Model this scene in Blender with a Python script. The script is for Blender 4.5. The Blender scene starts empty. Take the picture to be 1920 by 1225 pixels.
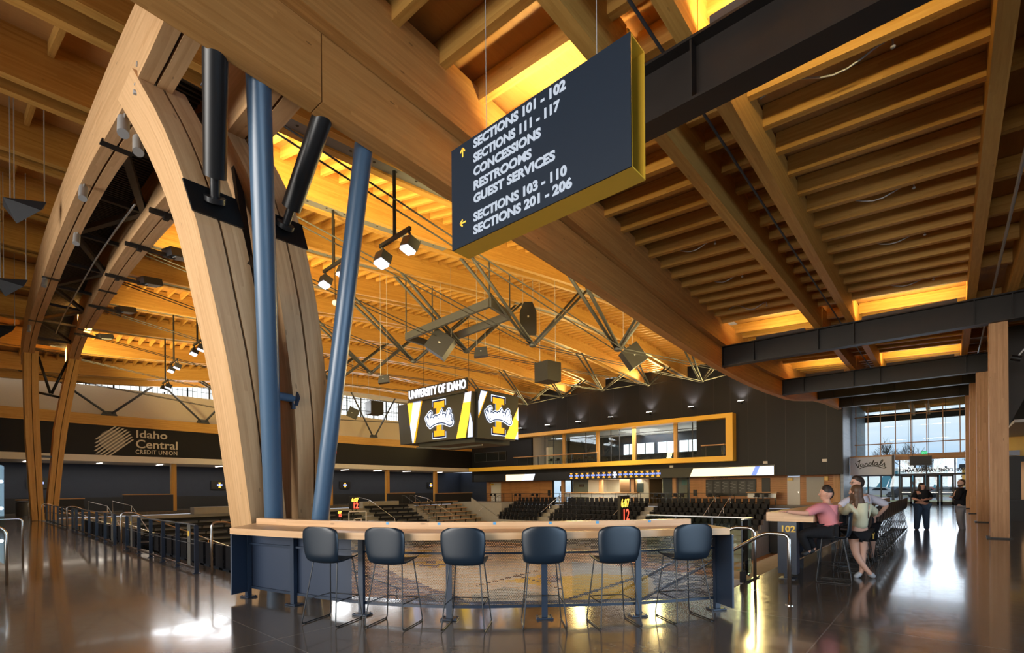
import bpy, bmesh, math, random
from mathutils import Vector, Matrix
random.seed(7)
SC = bpy.context.scene
COL = SC.collection
# ------------------------------------------------------------------ plan frame
# s = along the concourse toward the entry doors (+Y), t = toward the far-left stand (+t = -X), z up
def W(s, t, z): return Vector((-t, s, z))
F, CX, CY, EYE, ROLL, YAW = 935.0, 960.0, 918.0, 1.55, math.atan(.008), math.radians(41.147)
CA, SA = math.cos(YAW), math.sin(YAW)
def ray(px, py):
    dx, dy = px-CX, CY-py
    x = math.cos(ROLL)*dx+math.sin(ROLL)*dy; z = -math.sin(ROLL)*dx+math.cos(ROLL)*dy
    return (SA*x/F+CA, -CA*x/F+SA, z/F)
def sv(px, py, s=None, t=None, z=None):
    """survey: where the sight line through a photo point meets a plane of the building (s, t or z constant)"""
    r = ray(px, py)
    d = (s/r[0]) if s is not None else (t/r[1]) if t is not None else (z-EYE)/r[2]
    return (r[0]*d, r[1]*d, EYE+r[2]*d)
# ------------------------------------------------------------------ camera
cam = bpy.data.cameras.new('camera'); co = bpy.data.objects.new('camera', cam); COL.objects.link(co)
cam.sensor_width = 36; cam.lens = F/1920*36; cam.shift_x = 0; cam.shift_y = (CY-612.5)/1920
cam.clip_start = .05; cam.clip_end = 600
co.matrix_world = Matrix.Translation((0, 0, EYE)) @ Matrix.Rotation(YAW, 4, 'Z') @ Matrix.Rotation(math.pi/2, 4, 'X') @ Matrix.Rotation(-ROLL, 4, 'Z')
SC.camera = co
# ------------------------------------------------------------------ view / exposure
vs = SC.view_settings; vs.view_transform = 'Standard'; vs.look = 'None'; vs.gamma = 1; vs.use_curve_mapping = False
vs.exposure = 0.15
SC.cycles.use_denoising = True
SC.cycles.max_bounces = 8; SC.cycles.diffuse_bounces = 4; SC.cycles.glossy_bounces = 4; SC.cycles.transparent_max_bounces = 12
SC.cycles.sample_clamp_indirect = 6; SC.cycles.caustics_reflective = False; SC.cycles.caustics_refractive = False
# ------------------------------------------------------------------ world: bright overcast sky
def ncol(c): return (c[0], c[1], c[2], 1)
world = bpy.data.worlds.new('sky'); SC.world = world; world.use_nodes = True
nt = world.node_tree; nd = nt.nodes; lk = nt.links; nd.clear()
out = nd.new('ShaderNodeOutputWorld'); bg = nd.new('ShaderNodeBackground')
tc = nd.new('ShaderNodeTexCoord'); mp = nd.new('ShaderNodeMapping'); mp.inputs['Scale'].default_value = (1.2, 1.2, 7)
nz = nd.new('ShaderNodeTexNoise'); nz.inputs['Scale'].default_value = 2.2; nz.inputs['Detail'].default_value = 5
cr = nd.new('ShaderNodeValToRGB'); cr.color_ramp.elements[0].position = .38; cr.color_ramp.elements[1].position = .68
cr.color_ramp.elements[0].color = (.50, .66, .88, 1); cr.color_ramp.elements[1].color = (.92, .95, 1, 1)
lk.new(tc.outputs['Generated'], mp.inputs['Vector']); lk.new(mp.outputs['Vector'], nz.inputs['Vector'])
lk.new(nz.outputs['Fac'], cr.inputs['Fac']); lk.new(cr.outputs['Color'], bg.inputs['Color']); lk.new(bg.outputs[0], out.inputs[0])
bg.inputs['Strength'].default_value = 1.1
# ------------------------------------------------------------------ large area lights (daylight at glazing, roof uplights, added side fill)
def area(name, loc, target, sx, sy, power, color, spread=180):
    L = bpy.data.lights.new(name, 'AREA'); L.shape = 'RECTANGLE'; L.size = sx; L.size_y = sy; L.energy = power; L.color = color
    L.spread = math.radians(spread)
    o = bpy.data.objects.new(name, L); COL.objects.link(o); o.location = loc
    d = Vector(target)-Vector(loc)
    o.rotation_euler = d.to_track_quat('-Z', 'Y').to_euler()
    return o
WARM = (1, .74, .28); COOL = (.78, .88, 1)
# daylight through the glazed front behind the camera and the entry glass
area('daylight_front', W(-9.6, 10, 4.2), W(3, 10, 4.0), 24, 5.5, 1100, (1, .94, .86), 75)
area('daylight_side', W(4, -8.7, 2.0), W(5, 3, .9), 15, 3.0, 240, (.58, .78, 1), 80)
area('daylight_entry', W(52.4, 2.6, 4.5), W(30, 2, .5), 7, 6, 130, COOL, 120)
area('daylight_clerestory', W(24, 48.0, 10.4), W(24, 30, 2), 26, 1.6, 1300, (.93, .96, 1))
# warm floodlights along the arch rib and along the end wall washing the arena roof
for i, (t0, p) in enumerate(((13, 1000), (22, 1250), (31, 1250), (40, 1100))):
    area('roof_flood_rib', W(5.6, t0, 6.8), W(19, t0+.5, 12.2), 1.0, 7.5, p*.8, WARM, 115)
for i, (t0, p) in enumerate(((13, 900), (22, 1100), (31, 1100), (41, 900))):
    area('roof_flood_end', W(46.4, t0, 9.6), W(31, t0, 13.0), 1.0, 7.5, p*.75, WARM, 115)
for s0, p in ((12, 260), (22, 360), (33, 380)):  # added fill behind the edge beam, no fixtures; brightens the roof beam faces
    area('roof_fill_side', W(s0, 7.4, 7.4), W(s0+3, 22, 11.6), 8, .8, p, WARM, 125)
area('sport_flood_bounce', W(25, 24, 9.2), W(25, 24, 0), 20, 20, 700, (1, .90, .74), 120)
# ------------------------------------------------------------------ mesh builder
class MB:
    def __init__(self):
        self.v, self.f, self.uv, self.mi, self.col = [], [], [], [], None
        self.ou, self.ov = random.uniform(0, 50), random.uniform(0, 50)
    def face(self, pts, uvs=None, m=0):
        b = len(self.v); self.v.extend(Vector(p) for p in pts); self.f.append(tuple(range(b, b+len(pts))))
        if uvs is None:
            uvs = [(p[0]+p[1], p[2]) for p in pts]
        self.uv.append([(u+self.ou, w+self.ov) for u, w in uvs]); self.mi.append(m)
    def obox(self, c, ax, ay, az, hx, hy, hz, m=0):
        """box about c; grain runs along ax"""
        c = Vector(c); ax, ay, az = (Vector(a).normalized() for a in (ax, ay, az))
        P = {}
        for i in (-1, 1):
            for j in (-1, 1):
                for k in (-1, 1): P[i, j, k] = c+ax*hx*i+ay*hy*j+az*hz*k
        def q(ks, a, b):
            self.face([P[k] for k in ks], [((k[a])*(hx, hy, hz)[a], k[b]*(hx, hy, hz)[b]+(hy+hz)*(a+2*b)) for k in ks], m)
        flip = ax.cross(ay).dot(az) < 0
        Q = [((( 1,-1,-1),( 1, 1,-1),( 1, 1, 1),( 1,-1, 1)), 1, 2), (((-1, 1,-1),(-1,-1,-1),(-1,-1, 1),(-1, 1, 1)), 1, 2),
             (((1, 1,-1),(-1, 1,-1),(-1, 1, 1),(1, 1, 1)), 0, 2), (((-1,-1,-1),(1,-1,-1),(1,-1, 1),(-1,-1, 1)), 0, 2),
             (((-1,-1, 1),(1,-1, 1),(1, 1, 1),(-1, 1, 1)), 0, 1), (((-1, 1,-1),(1, 1,-1),(1,-1,-1),(-1,-1,-1)), 0, 1)]
        for ks, a, b in Q: q(tuple(reversed(ks)) if flip else ks, a, b)
        return self
    def box(self, s0, s1, t0, t1, z0, z1, grain=None, m=0):
        c = W((s0+s1)/2, (t0+t1)/2, (z0+z1)/2); d = {'s': abs(s1-s0)/2, 't': abs(t1-t0)/2, 'z': abs(z1-z0)/2}
        A = {'s': Vector((0,1,0)), 't': Vector((-1,0,0)), 'z': Vector((0,0,1))}
        g = grain or max(d, key=d.get); o = [k for k in 'stz' if k != g]
        return self.obox(c, A[g], A[o[0]], A[o[1]], d[g], d[o[0]], d[o[1]], m)
    def bar(self, p0, p1, w, h, up=(0, 0, 1), m=0):
        p0, p1 = Vector(p0), Vector(p1); d = p1-p0; L = d.length; d.normalize(); up = Vector(up)
        sd = d.cross(up)
        if sd.length < 1e-4: sd = d.cross(Vector((0, 1, 0)))
        sd.normalize(); u2 = sd.cross(d)
        return self.obox((p0+p1)/2, d, sd, u2, L/2, w/2, h/2, m)
    def tube(self, pts, r, n=8, cap=True, m=0, closed=False):
        pts = [Vector(p) for p in pts]; N = len(pts); R = r if isinstance(r, (list, tuple)) else [r]*N
        rings = []; nrm = None; L = 0; us = []
        for i, p in enumerate(pts):
            a = pts[(i-1) % N] if (closed or i > 0) else p; b = pts[(i+1) % N] if (closed or i < N-1) else p
            d = (b-a); d = d.normalized() if d.length > 1e-9 else Vector((0, 0, 1))
            if nrm is None:
                nrm = d.cross(Vector((0, 0, 1)))
                if nrm.length < 1e-3: nrm = d.cross(Vector((0, 1, 0)))
            nrm = (nrm-d*nrm.dot(d)).normalized(); bn = d.cross(nrm)
            if i: L += (p-pts[i-1]).length
            us.append(L)
            rings.append([p+(nrm*math.cos(2*math.pi*k/n)+bn*math.sin(2*math.pi*k/n))*R[i] for k in range(n)])
        for i in range(N if closed else N-1):
            j = (i+1) % N
            for k in range(n):
                k2 = (k+1) % n
                self.face([rings[i][k], rings[i][k2], rings[j][k2], rings[j][k]], [(us[i], k/n*.2), (us[i], (k+1)/n*.2), (us[j], (k+1)/n*.2), (us[j], k/n*.2)], m)
        if cap and not closed:
            self.face(list(reversed(rings[0])), None, m); self.face(rings[-1], None, m)
        return self
    def sweep(self, secs, m=0, cap=True, us=None):
        """closed sections joined along a path; grain runs along the path"""
        n = len(secs[0]); L = 0; U = [0]
        for i in range(1, len(secs)):
            a = sum((Vector(p) for p in secs[i-1]), Vector())/n; b = sum((Vector(p) for p in secs[i]), Vector())/n
            L += (b-a).length; U.append(L)
        per = [0]
        for k in range(n): per.append(per[-1]+(Vector(secs[0][(k+1) % n])-Vector(secs[0][k])).length)
        for i in range(len(secs)-1):
            for k in range(n):
                k2 = (k+1) % n
                self.face([secs[i][k], secs[i][k2], secs[i+1][k2], secs[i+1][k]], [(U[i], per[k]), (U[i], per[k+1]), (U[i+1], per[k+1]), (U[i+1], per[k])], m)
        if cap:
            self.face(list(reversed(secs[0])), [(0, 0)]*n, m); self.face(secs[-1], [(0, 0)]*n, m)
        return self
    def prism(self, pts, off, m=0):
        pts = [Vector(p) for p in pts]; off = Vector(off); top = [p+off for p in pts]; n = len(pts)
        self.face(list(reversed(pts)), None, m); self.face(top, None, m)
        for k in range(n): self.face([pts[k], pts[(k+1) % n], top[(k+1) % n], top[k]], None, m)
        return self
    def lathe(self, prof, c, n=16, m=0, axis=None):
        c = Vector(c); rings = []
        for r, z in prof: rings.append([c+Vector((r*math.cos(2*math.pi*k/n), r*math.sin(2*math.pi*k/n), z)) for k in range(n)])
        for i in range(len(prof)-1):
            for k in range(n):
                k2 = (k+1) % n; self.face([rings[i][k], rings[i][k2], rings[i+1][k2], rings[i+1][k]], None, m)
        self.face(list(reversed(rings[0])), None, m); self.face(rings[-1], None, m)
        return self
    def ball(self, c, r, n=12, k=8, m=0):
        rx, ry, rz = r if isinstance(r, (tuple, list)) else (r, r, r); c = Vector(c)
        R = [[c+Vector((rx*math.sin(math.pi*i/k)*math.cos(2*math.pi*j/n), ry*math.sin(math.pi*i/k)*math.sin(2*math.pi*j/n), rz*math.cos(math.pi*i/k))) for j in range(n)] for i in range(k+1)]
        for i in range(k):
            for j in range(n):
                j2 = (j+1) % n
                if i == 0: self.face([R[0][0], R[1][j], R[1][j2]], None, m)
                elif i == k-1: self.face([R[i][j], R[k][0], R[i][j2]], None, m)
                else: self.face([R[i][j], R[i+1][j], R[i+1][j2], R[i][j2]], None, m)
        return self
    def mesh(self, name, mats, off, smooth, weld):
        me = bpy.data.meshes.new(name)
        me.from_pydata([v-off for v in self.v], [], self.f)
        ul = me.uv_layers.new(name='UVMap'); i = 0; flat = []
        for u in self.uv:
            for a in u: flat.extend(a)
        ul.data.foreach_set('uv', flat)
        if self.col is not None:
            ca = me.color_attributes.new('print', 'FLOAT_COLOR', 'CORNER'); fl = []
            for c, f in zip(self.col, self.f):
                for _ in f: fl.extend((c[0], c[1], c[2], 1))
            ca.data.foreach_set('color', fl)
        for mt in (mats if isinstance(mats, (list, tuple)) else [mats]): me.materials.append(mt)
        me.polygons.foreach_set('material_index', self.mi)
        if weld:
            bm = bmesh.new(); bm.from_mesh(me); bmesh.ops.remove_doubles(bm, verts=bm.verts, dist=1e-5); bm.to_mesh(me); bm.free()
        if smooth:
            me.polygons.foreach_set('use_smooth', [True]*len(me.polygons))
            if smooth != 'all': 
                try: me.set_sharp_from_angle(angle=math.radians(38))
                except Exception: pass
        me.update(); return me
ORG = {}
def tag(o, label=None, cat=None, group=None, kind=None):
    if label: o['label'] = label
    if cat: o['category'] = cat
    if group: o['group'] = group
    if kind: o['kind'] = kind
    return o
def thing(name, loc, label, cat, group=None, rotz=0):
    """an Empty at the thing's base; its parts are children"""
    o = bpy.data.objects.new(name, None); COL.objects.link(o); o.location = Vector(loc); o.rotation_euler = (0, 0, rotz)
    o.empty_display_size = .2; ORG[o.name] = Vector(loc)
    return tag(o, label, cat, group)
def part(name, mb, mat, parent, smooth=False, label=None, weld=None):
    """a mesh of its own under its thing (builder coordinates are plan/world coordinates)"""
    off = ORG[parent.name]
    me = mb.mesh(name, mat, off, smooth, bool(smooth) if weld is None else weld)
    o = bpy.data.objects.new(name, me); COL.objects.link(o); o.parent = parent; ORG[o.name] = off
    if label: o['label'] = label
    return o
def solo(name, mb, mat, label=None, cat=None, group=None, kind=None, smooth=False, loc=None):
    """a thing that is one mesh; origin at its base centre"""
    xs = [v.x for v in mb.v]; ys = [v.y for v in mb.v]; zs = [v.z for v in mb.v]
    off = Vector(loc) if loc is not None else Vector(((min(xs)+max(xs))/2, (min(ys)+max(ys))/2, min(zs)))
    me = mb.mesh(name, mat, off, smooth, bool(smooth))
    o = bpy.data.objects.new(name, me); COL.objects.link(o); o.location = off; ORG[o.name] = off
    return tag(o, label, cat, group, kind)
def struct(name, mb, mat, smooth=False): return solo(name, mb, mat, kind='structure', smooth=smooth, loc=(0, 0, 0))
def kids(o): return [c for c in COL.objects if c.parent == o]
def dup(o, loc=None, rotz=None, label=None, group=None, kd=None):
    """copy a thing with its parts and sub-parts"""
    c = o.copy(); COL.objects.link(c)
    if loc is not None: c.location = Vector(loc)
    if rotz is not None: c.rotation_euler = (0, 0, rotz)
    if label: c['label'] = label
    if group: c['group'] = group
    for ch in o.children: 
        d = ch.copy(); COL.objects.link(d); d.parent = c
        for g in ch.children:
            e = g.copy(); COL.objects.link(e); e.parent = d
    return c
# ------------------------------------------------------------------ materials
def mat(name, c, rough=.5, metal=0, spec=.5, noise=0, nscale=8, bump=0, coat=0, emit=None, es=0, alpha=None, trans=0):
    m = bpy.data.materials.new(name); m.use_nodes = True; n = m.node_tree.nodes; l = m.node_tree.links
    b = n['Principled BSDF']; b.inputs['Base Color'].default_value = ncol(c); b.inputs['Roughness'].default_value = rough
    b.inputs['Metallic'].default_value = metal; b.inputs['Specular IOR Level'].default_value = spec
    if coat: b.inputs['Coat Weight'].default_value = coat; b.inputs['Coat Roughness'].default_value = .05
    if emit: b.inputs['Emission Color'].default_value = ncol(emit); b.inputs['Emission Strength'].default_value = es
    if trans: b.inputs['Transmission Weight'].default_value = trans
    tx = n.new('ShaderNodeTexCoord'); nz = n.new('ShaderNodeTexNoise'); nz.inputs['Scale'].default_value = nscale; nz.inputs['Detail'].default_value = 4
    l.new(tx.outputs['Object'], nz.inputs['Vector'])
    k = noise or .04
    mx = n.new('ShaderNodeMix'); mx.data_type = 'RGBA'
    mx.inputs['A'].default_value = ncol([x*(1-k) for x in c]); mx.inputs['B'].default_value = ncol([min(1, x*(1+k)) for x in c])
    l.new(nz.outputs['Fac'], mx.inputs['Factor']); l.new(mx.outputs['Result'], b.inputs['Base Color'])
    if bump:
        bp = n.new('ShaderNodeBump'); bp.inputs['Strength'].default_value = bump; bp.inputs['Distance'].default_value = .01
        l.new(nz.outputs['Fac'], bp.inputs['Height']); l.new(bp.outputs['Normal'], b.inputs['Normal'])
    return m
def emat(name, c, s):
    m = bpy.data.materials.new(name); m.use_nodes = True; n = m.node_tree.nodes; n.clear()
    o = n.new('ShaderNodeOutputMaterial'); e = n.new('ShaderNodeEmission'); e.inputs[0].default_value = ncol(c); e.inputs[1].default_value = s
    m.node_tree.links.new(e.outputs[0], o.inputs[0]); return m
def wood(name, light, dark, lam=.04, rough=.5, board=2.6, knots=.5, contrast=1.0):
    """glue-laminated timber: u runs along the grain, v across the laminations"""
    m = bpy.data.materials.new(name); m.use_nodes = True; n = m.node_tree.nodes; l = m.node_tree.links; b = n['Principled BSDF']
    b.inputs['Roughness'].default_value = rough; b.inputs['Specular IOR Level'].default_value = .35
    def M(op, a, c=None):
        x = n.new('ShaderNodeMath'); x.operation = op
        for i, v in enumerate((a, c)):
            if v is None: continue
            if isinstance(v, (int, float)): x.inputs[i].default_value = v
            else: l.new(v, x.inputs[i])
        return x.outputs[0]
    uv = n.new('ShaderNodeUVMap'); uv.uv_map = 'UVMap'; sp = n.new('ShaderNodeSeparateXYZ'); l.new(uv.outputs[0], sp.inputs[0]); u, v = sp.outputs[0], sp.outputs[1]
    row = M('FLOOR', M('DIVIDE', v, lam))
    wn = n.new('ShaderNodeTexWhiteNoise'); wn.noise_dimensions = '1D'; l.new(row, wn.inputs['W'])
    seg = M('FLOOR', M('ADD', M('DIVIDE', u, board), M('MULTIPLY', wn.outputs['Value'], 7.3)))
    cb = n.new('ShaderNodeCombineXYZ'); l.new(seg, cb.inputs[0]); l.new(row, cb.inputs[1])
    w2 = n.new('ShaderNodeTexWhiteNoise'); w2.noise_dimensions = '2D'; l.new(cb.outputs[0], w2.inputs['Vector'])
    g = n.new('ShaderNodeCombineXYZ'); l.new(M('MULTIPLY', u, 1.1), g.inputs[0]); l.new(M('MULTIPLY', v, 11), g.inputs[1]); l.new(M('MULTIPLY', w2.outputs['Value'], 40), g.inputs[2])
    ns = n.new('ShaderNodeTexNoise'); ns.inputs['Scale'].default_value = 1.6; ns.inputs['Detail'].default_value = 3; ns.inputs['Distortion'].default_value = .8; l.new(g.outputs[0], ns.inputs['Vector'])
    f = M('ADD', M('MULTIPLY', w2.outputs['Value'], .55*contrast), M('MULTIPLY', M('SUBTRACT', ns.outputs['Fac'], .3), 1.1*contrast))
    mx = n.new('ShaderNodeMix'); mx.data_type = 'RGBA'; mx.clamp_factor = True; mx.inputs['A'].default_value = ncol(dark); mx.inputs['B'].default_value = ncol(light); l.new(f, mx.inputs['Factor'])
    kn = n.new('ShaderNodeCombineXYZ'); l.new(M('MULTIPLY', u, 1.7), kn.inputs[0]); l.new(M('MULTIPLY', v, 6), kn.inputs[1])
    vo = n.new('ShaderNodeTexVoronoi'); vo.inputs['Scale'].default_value = 1.0; l.new(kn.outputs[0], vo.inputs['Vector'])
    ks = M('MULTIPLY', M('LESS_THAN', vo.outputs['Distance'], .075), knots)
    m2 = n.new('ShaderNodeMix'); m2.data_type = 'RGBA'; m2.inputs['B'].default_value = ncol([x*.38 for x in dark]); l.new(ks, m2.inputs['Factor']); l.new(mx.outputs['Result'], m2.inputs['A'])
    l.new(m2.outputs['Result'], b.inputs['Base Color']); return m
M_FIR = wood('fir_glulam', (.66, .42, .22), (.49, .285, .13))
M_ROOF = wood('roof_glulam_warm_lit', (.66, .385, .105), (.49, .25, .052), knots=.35)  # same wood as the ribs, warm light put into its golden colour
M_RING = wood('edge_glulam_warm_lit', (.62, .325, .105), (.44, .205, .055), knots=.7)  # edge beams: warm light put into the more orange wood colour
M_COLW = wood('column_glulam', (.64, .36, .17), (.44, .22, .09), lam=.045)
M_DECK = wood('plywood_deck', (.62, .36, .14), (.46, .24, .08), lam=1.22, board=2.44, knots=.25, contrast=.7)
M_SLAT = wood('cedar_slats', (.58, .28, .11), (.30, .13, .045), lam=.1, board=1.8, knots=.2, contrast=1.3)
M_TOP = wood('counter_glulam', (.70, .46, .26), (.55, .33, .17), lam=.045, rough=.35)
M_BENCH = wood('bench_fir', (.55, .34, .16), (.40, .22, .09), lam=.07)
M_GRAYW = wood('gray_boards', (.30, .34, .38), (.20, .235, .27), lam=.14, board=3, knots=.2)
M_STEEL = mat('dark_bronze_steel', (.020, .016, .014), .45, .0, .3, .25, 3)
M_BLKST = mat('black_steel', (.012, .012, .013), .35, .0, .5)
M_NAVY = mat('navy_painted_steel', (.016, .028, .052), .38, .0, .5)
M_BLUE = mat('blue_painted_pipe', (.060, .115, .19), .32, .0, .6)
M_GALV = mat('gray_steel', (.055, .058, .064), .5, .0, .3, .1)
M_PLATE = mat('gray_steel_plate', (.22, .23, .25), .5, .1, .4, .1)
M_LGALV = mat('light_galvanised', (.45, .46, .46), .4, .4)
M_SS = mat('stainless', (.55, .54, .52), .22, 1.0)
M_BLACK = mat('black_cladding', (.0085, .0085, .011), .5, 0, .25, .12, .6)
M_DKBLUE = mat('slate_blue_wall', (.030, .038, .060), .6, 0, .3, .1, 2)
M_DKGRAY = mat('charcoal_panel', (.020, .021, .025), .55, 0, .3)
M_WHITE = mat('white_paint', (.70, .67, .62), .6)
M_CREAM = mat('cream_wall', (.60, .53, .44), .7)
M_YEL = mat('gold_paint', (.88, .52, .045), .4)
M_CONC = mat('pale_concrete', (.33, .31, .27), .8, 0, .3, .12, 3)
M_SEAT = mat('black_seat_plastic', (.008, .008, .010), .55, 0, .2)
M_STOOL = mat('navy_stool_plastic', (.006, .014, .025), .36, 0, .5)
M_MDECK = mat('dark_metal_deck', (.045, .043, .042), .5, .2)
M_TAPE = mat('blue_tape', (.07, .32, .62), .5)
M_GLOW = emat('cool_white_lens', (.86, .88, 1), 2.2)
M_GLOWW = emat('warm_white_lens', (1, .80, .55), 9)
M_STRIP = emat('strip_light', (1, .93, .82), 7)
M_DAY = None
M_SIGN = mat('navy_sign_face', (.006, .014, .028), .5, 0, .3)
M_LET = emat('white_lettering', (.72, .80, .92), .75)
M_LETW = mat('white_vinyl', (.75, .75, .74), .5)
M_GOLDL = mat('gold_vinyl', (.80, .50, .06), .5)
M_INK = mat('black_ink', (.008, .008, .010), .5)
def glassmat(name, tint, op=.12, rough=.0):
    m = bpy.data.materials.new(name); m.use_nodes = True; n = m.node_tree.nodes; l = m.node_tree.links; n.clear()
    o = n.new('ShaderNodeOutputMaterial'); t = n.new('ShaderNodeBsdfTransparent'); t.inputs[0].default_value = ncol(tint)
    g = n.new('ShaderNodeBsdfGlossy'); g.inputs['Roughness'].default_value = rough; g.inputs['Color'].default_value = (.9, .95, 1, 1)
    fr = n.new('ShaderNodeFresnel'); fr.inputs['IOR'].default_value = 1.35; mx = n.new('ShaderNodeMixShader')
    l.new(fr.outputs[0], mx.inputs[0]); l.new(t.outputs[0], mx.inputs[1]); l.new(g.outputs[0], mx.inputs[2]); l.new(mx.outputs[0], o.inputs[0]); return m
M_GLASS = glassmat('clear_glass', (.93, .97, .96))
M_GRNGL = glassmat('greenish_glass', (.80, .90, .86))
def floormat():
    m = bpy.data.materials.new('polished_concrete'); m.use_nodes = True; n = m.node_tree.nodes; l = m.node_tree.links; b = n['Principled BSDF']
    tx = n.new('ShaderNodeTexCoord')
    a = n.new('ShaderNodeTexNoise'); a.inputs['Scale'].default_value = .55; a.inputs['Detail'].default_value = 6; a.inputs['Roughness'].default_value = .6; l.new(tx.outputs['Object'], a.inputs['Vector'])
    c = n.new('ShaderNodeTexNoise'); c.inputs['Scale'].default_value = 9; c.inputs['Detail'].default_value = 6; l.new(tx.outputs['Object'], c.inputs['Vector'])
    r = n.new('ShaderNodeValToRGB'); r.color_ramp.elements[0].position = .3; r.color_ramp.elements[1].position = .72
    r.color_ramp.elements[0].color = (.085, .071, .058, 1); r.color_ramp.elements[1].color = (.165, .142, .120, 1)
    ad = n.new('ShaderNodeMath'); ad.operation = 'MULTIPLY_ADD'; ad.inputs[1].default_value = .35; l.new(c.outputs['Fac'], ad.inputs[0])
    sb = n.new('ShaderNodeMath'); sb.operation = 'MULTIPLY'; sb.inputs[1].default_value = .65; l.new(a.outputs['Fac'], sb.inputs[0]); l.new(sb.outputs[0], ad.inputs[2]); l.new(ad.outputs[0], r.inputs['Fac'])
    # saw-cut joints
    sp = n.new('ShaderNodeSeparateXYZ'); l.new(tx.outputs['Object'], sp.inputs[0])
    def joint(sock, step, off, w):
        x = n.new('ShaderNodeMath'); x.operation = 'ADD'; x.inputs[1].default_value = off; l.new(sock, x.inputs[0])
        y = n.new('ShaderNodeMath'); y.operation = 'PINGPONG'; y.inputs[1].default_value = step/2; l.new(x.outputs[0], y.inputs[0])
        q = n.new('ShaderNodeMath'); q.operation = 'LESS_THAN'; q.inputs[1].default_value = w; l.new(y.outputs[0], q.inputs[0]); return q.outputs[0]
    j1 = joint(sp.outputs[0], 4.3, JT, .006); j2 = joint(sp.outputs[1], 4.3, JS, .006)
    mxm = n.new('ShaderNodeMath'); mxm.operation = 'MAXIMUM'; l.new(j1, mxm.inputs[0]); l.new(j2, mxm.inputs[1])
    mx = n.new('ShaderNodeMix'); mx.data_type = 'RGBA'; mx.inputs['B'].default_value = (.24, .215, .19, 1); l.new(mxm.outputs[0], mx.inputs['Factor']); l.new(r.outputs['Color'], mx.inputs['A'])
    l.new(mx.outputs['Result'], b.inputs['Base Color'])
    rr = n.new('ShaderNodeMapRange'); rr.inputs['To Min'].default_value = .08; rr.inputs['To Max'].default_value = .20; l.new(c.outputs['Fac'], rr.inputs['Value']); l.new(rr.outputs[0], b.inputs['Roughness'])
    b.inputs['Specular IOR Level'].default_value = .62; b.inputs['Coat Weight'].default_value = .25; b.inputs['Coat Roughness'].default_value = .05
    return m
JT, JS = 1.0, 2.0
M_FLOOR = floormat()
# ------------------------------------------------------------------ lettering
def text_mesh(body, size, depth, bold=.0, sx=1.0, shear=0, align='LEFT', spacing=1.0):
    cu = bpy.data.curves.new('lettering', 'FONT'); cu.body = body; cu.size = size; cu.extrude = depth; cu.offset = bold; cu.shear = shear
    cu.align_x = align; cu.space_character = spacing; cu.resolution_u = 3
    o = bpy.data.objects.new('lettering', cu); COL.objects.link(o)
    dg = bpy.context.evaluated_depsgraph_get(); me = bpy.data.meshes.new_from_object(o.evaluated_get(dg))
    bpy.data.objects.remove(o)
    for v in me.vertices: v.co.x *= sx
    return me
def put_text(name, body, size, o, xdir, ydir, material, parent=None, depth=.003, bold=0, sx=1.0, align='LEFT', shear=0, label=None, cat=None, spacing=1.0, fit=None):
    """flat lettering on a real face: xdir reading direction, ydir up"""
    me = text_mesh(body, size, depth, bold, sx, shear, align, spacing)
    if fit:
        xs = [v.co.x for v in me.vertices]; k = fit/(max(xs)-min(xs))
        for v in me.vertices: v.co.x *= k
    x = Vector(xdir).normalized(); y = Vector(ydir).normalized(); zz = x.cross(y)
    mt = Matrix((x, y, zz)).transposed().to_4x4(); mt.translation = Vector(o)
    off = ORG[parent.name] if parent else Vector((0, 0, 0))
    me.transform(mt); me.transform(Matrix.Translation(-off)); me.materials.clear(); me.materials.append(material)
    ob = bpy.data.objects.new(name, me); COL.objects.link(ob)
    if parent: ob.parent = parent
    ORG[ob.name] = off
    if label: ob['label'] = label
    if cat: ob['category'] = cat
    return ob
def strokes(mb, lines, o, xdir, ydir, scale, width, lift=.004, m=0):
    """brush strokes (script lettering) as flat ribbons with round ends on a face"""
    x = Vector(xdir).normalized(); y = Vector(ydir).normalized(); nrm = x.cross(y); o = Vector(o)
    for ln in lines:
        w = width
        pts = [Vector((a*scale, -b*scale)) for a, b in ln]
        # smooth with Catmull-Rom
        sm = []
        for i in range(len(pts)-1):
            p0 = pts[max(i-1, 0)]; p1 = pts[i]; p2 = pts[i+1]; p3 = pts[min(i+2, len(pts)-1)]
            for k in range(5):
                q = k/5; sm.append(.5*((2*p1)+(p2-p0)*q+(2*p0-5*p1+4*p2-p3)*q*q+(3*p1-p0-3*p2+p3)*q*q*q))
        sm.append(pts[-1]); L = []; R = []
        for i, p in enumerate(sm):
            d = (sm[min(i+1, len(sm)-1)]-sm[max(i-1, 0)])
            d = d.normalized() if d.length > 1e-9 else Vector((1, 0)); nn = Vector((-d.y, d.x))*w/2
            L.append(p+nn); R.append(p-nn)
        T = lambda p: o+x*p.x+y*p.y+nrm*lift
        for i in range(len(sm)-1): mb.face([T(R[i]), T(R[i+1]), T(L[i+1]), T(L[i])], None, m)
        for c in (sm[0], sm[-1]): mb.face([T(c+Vector((math.cos(a*math.pi/4), math.sin(a*math.pi/4)))*w/2) for a in range(8)], None, m)
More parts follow.
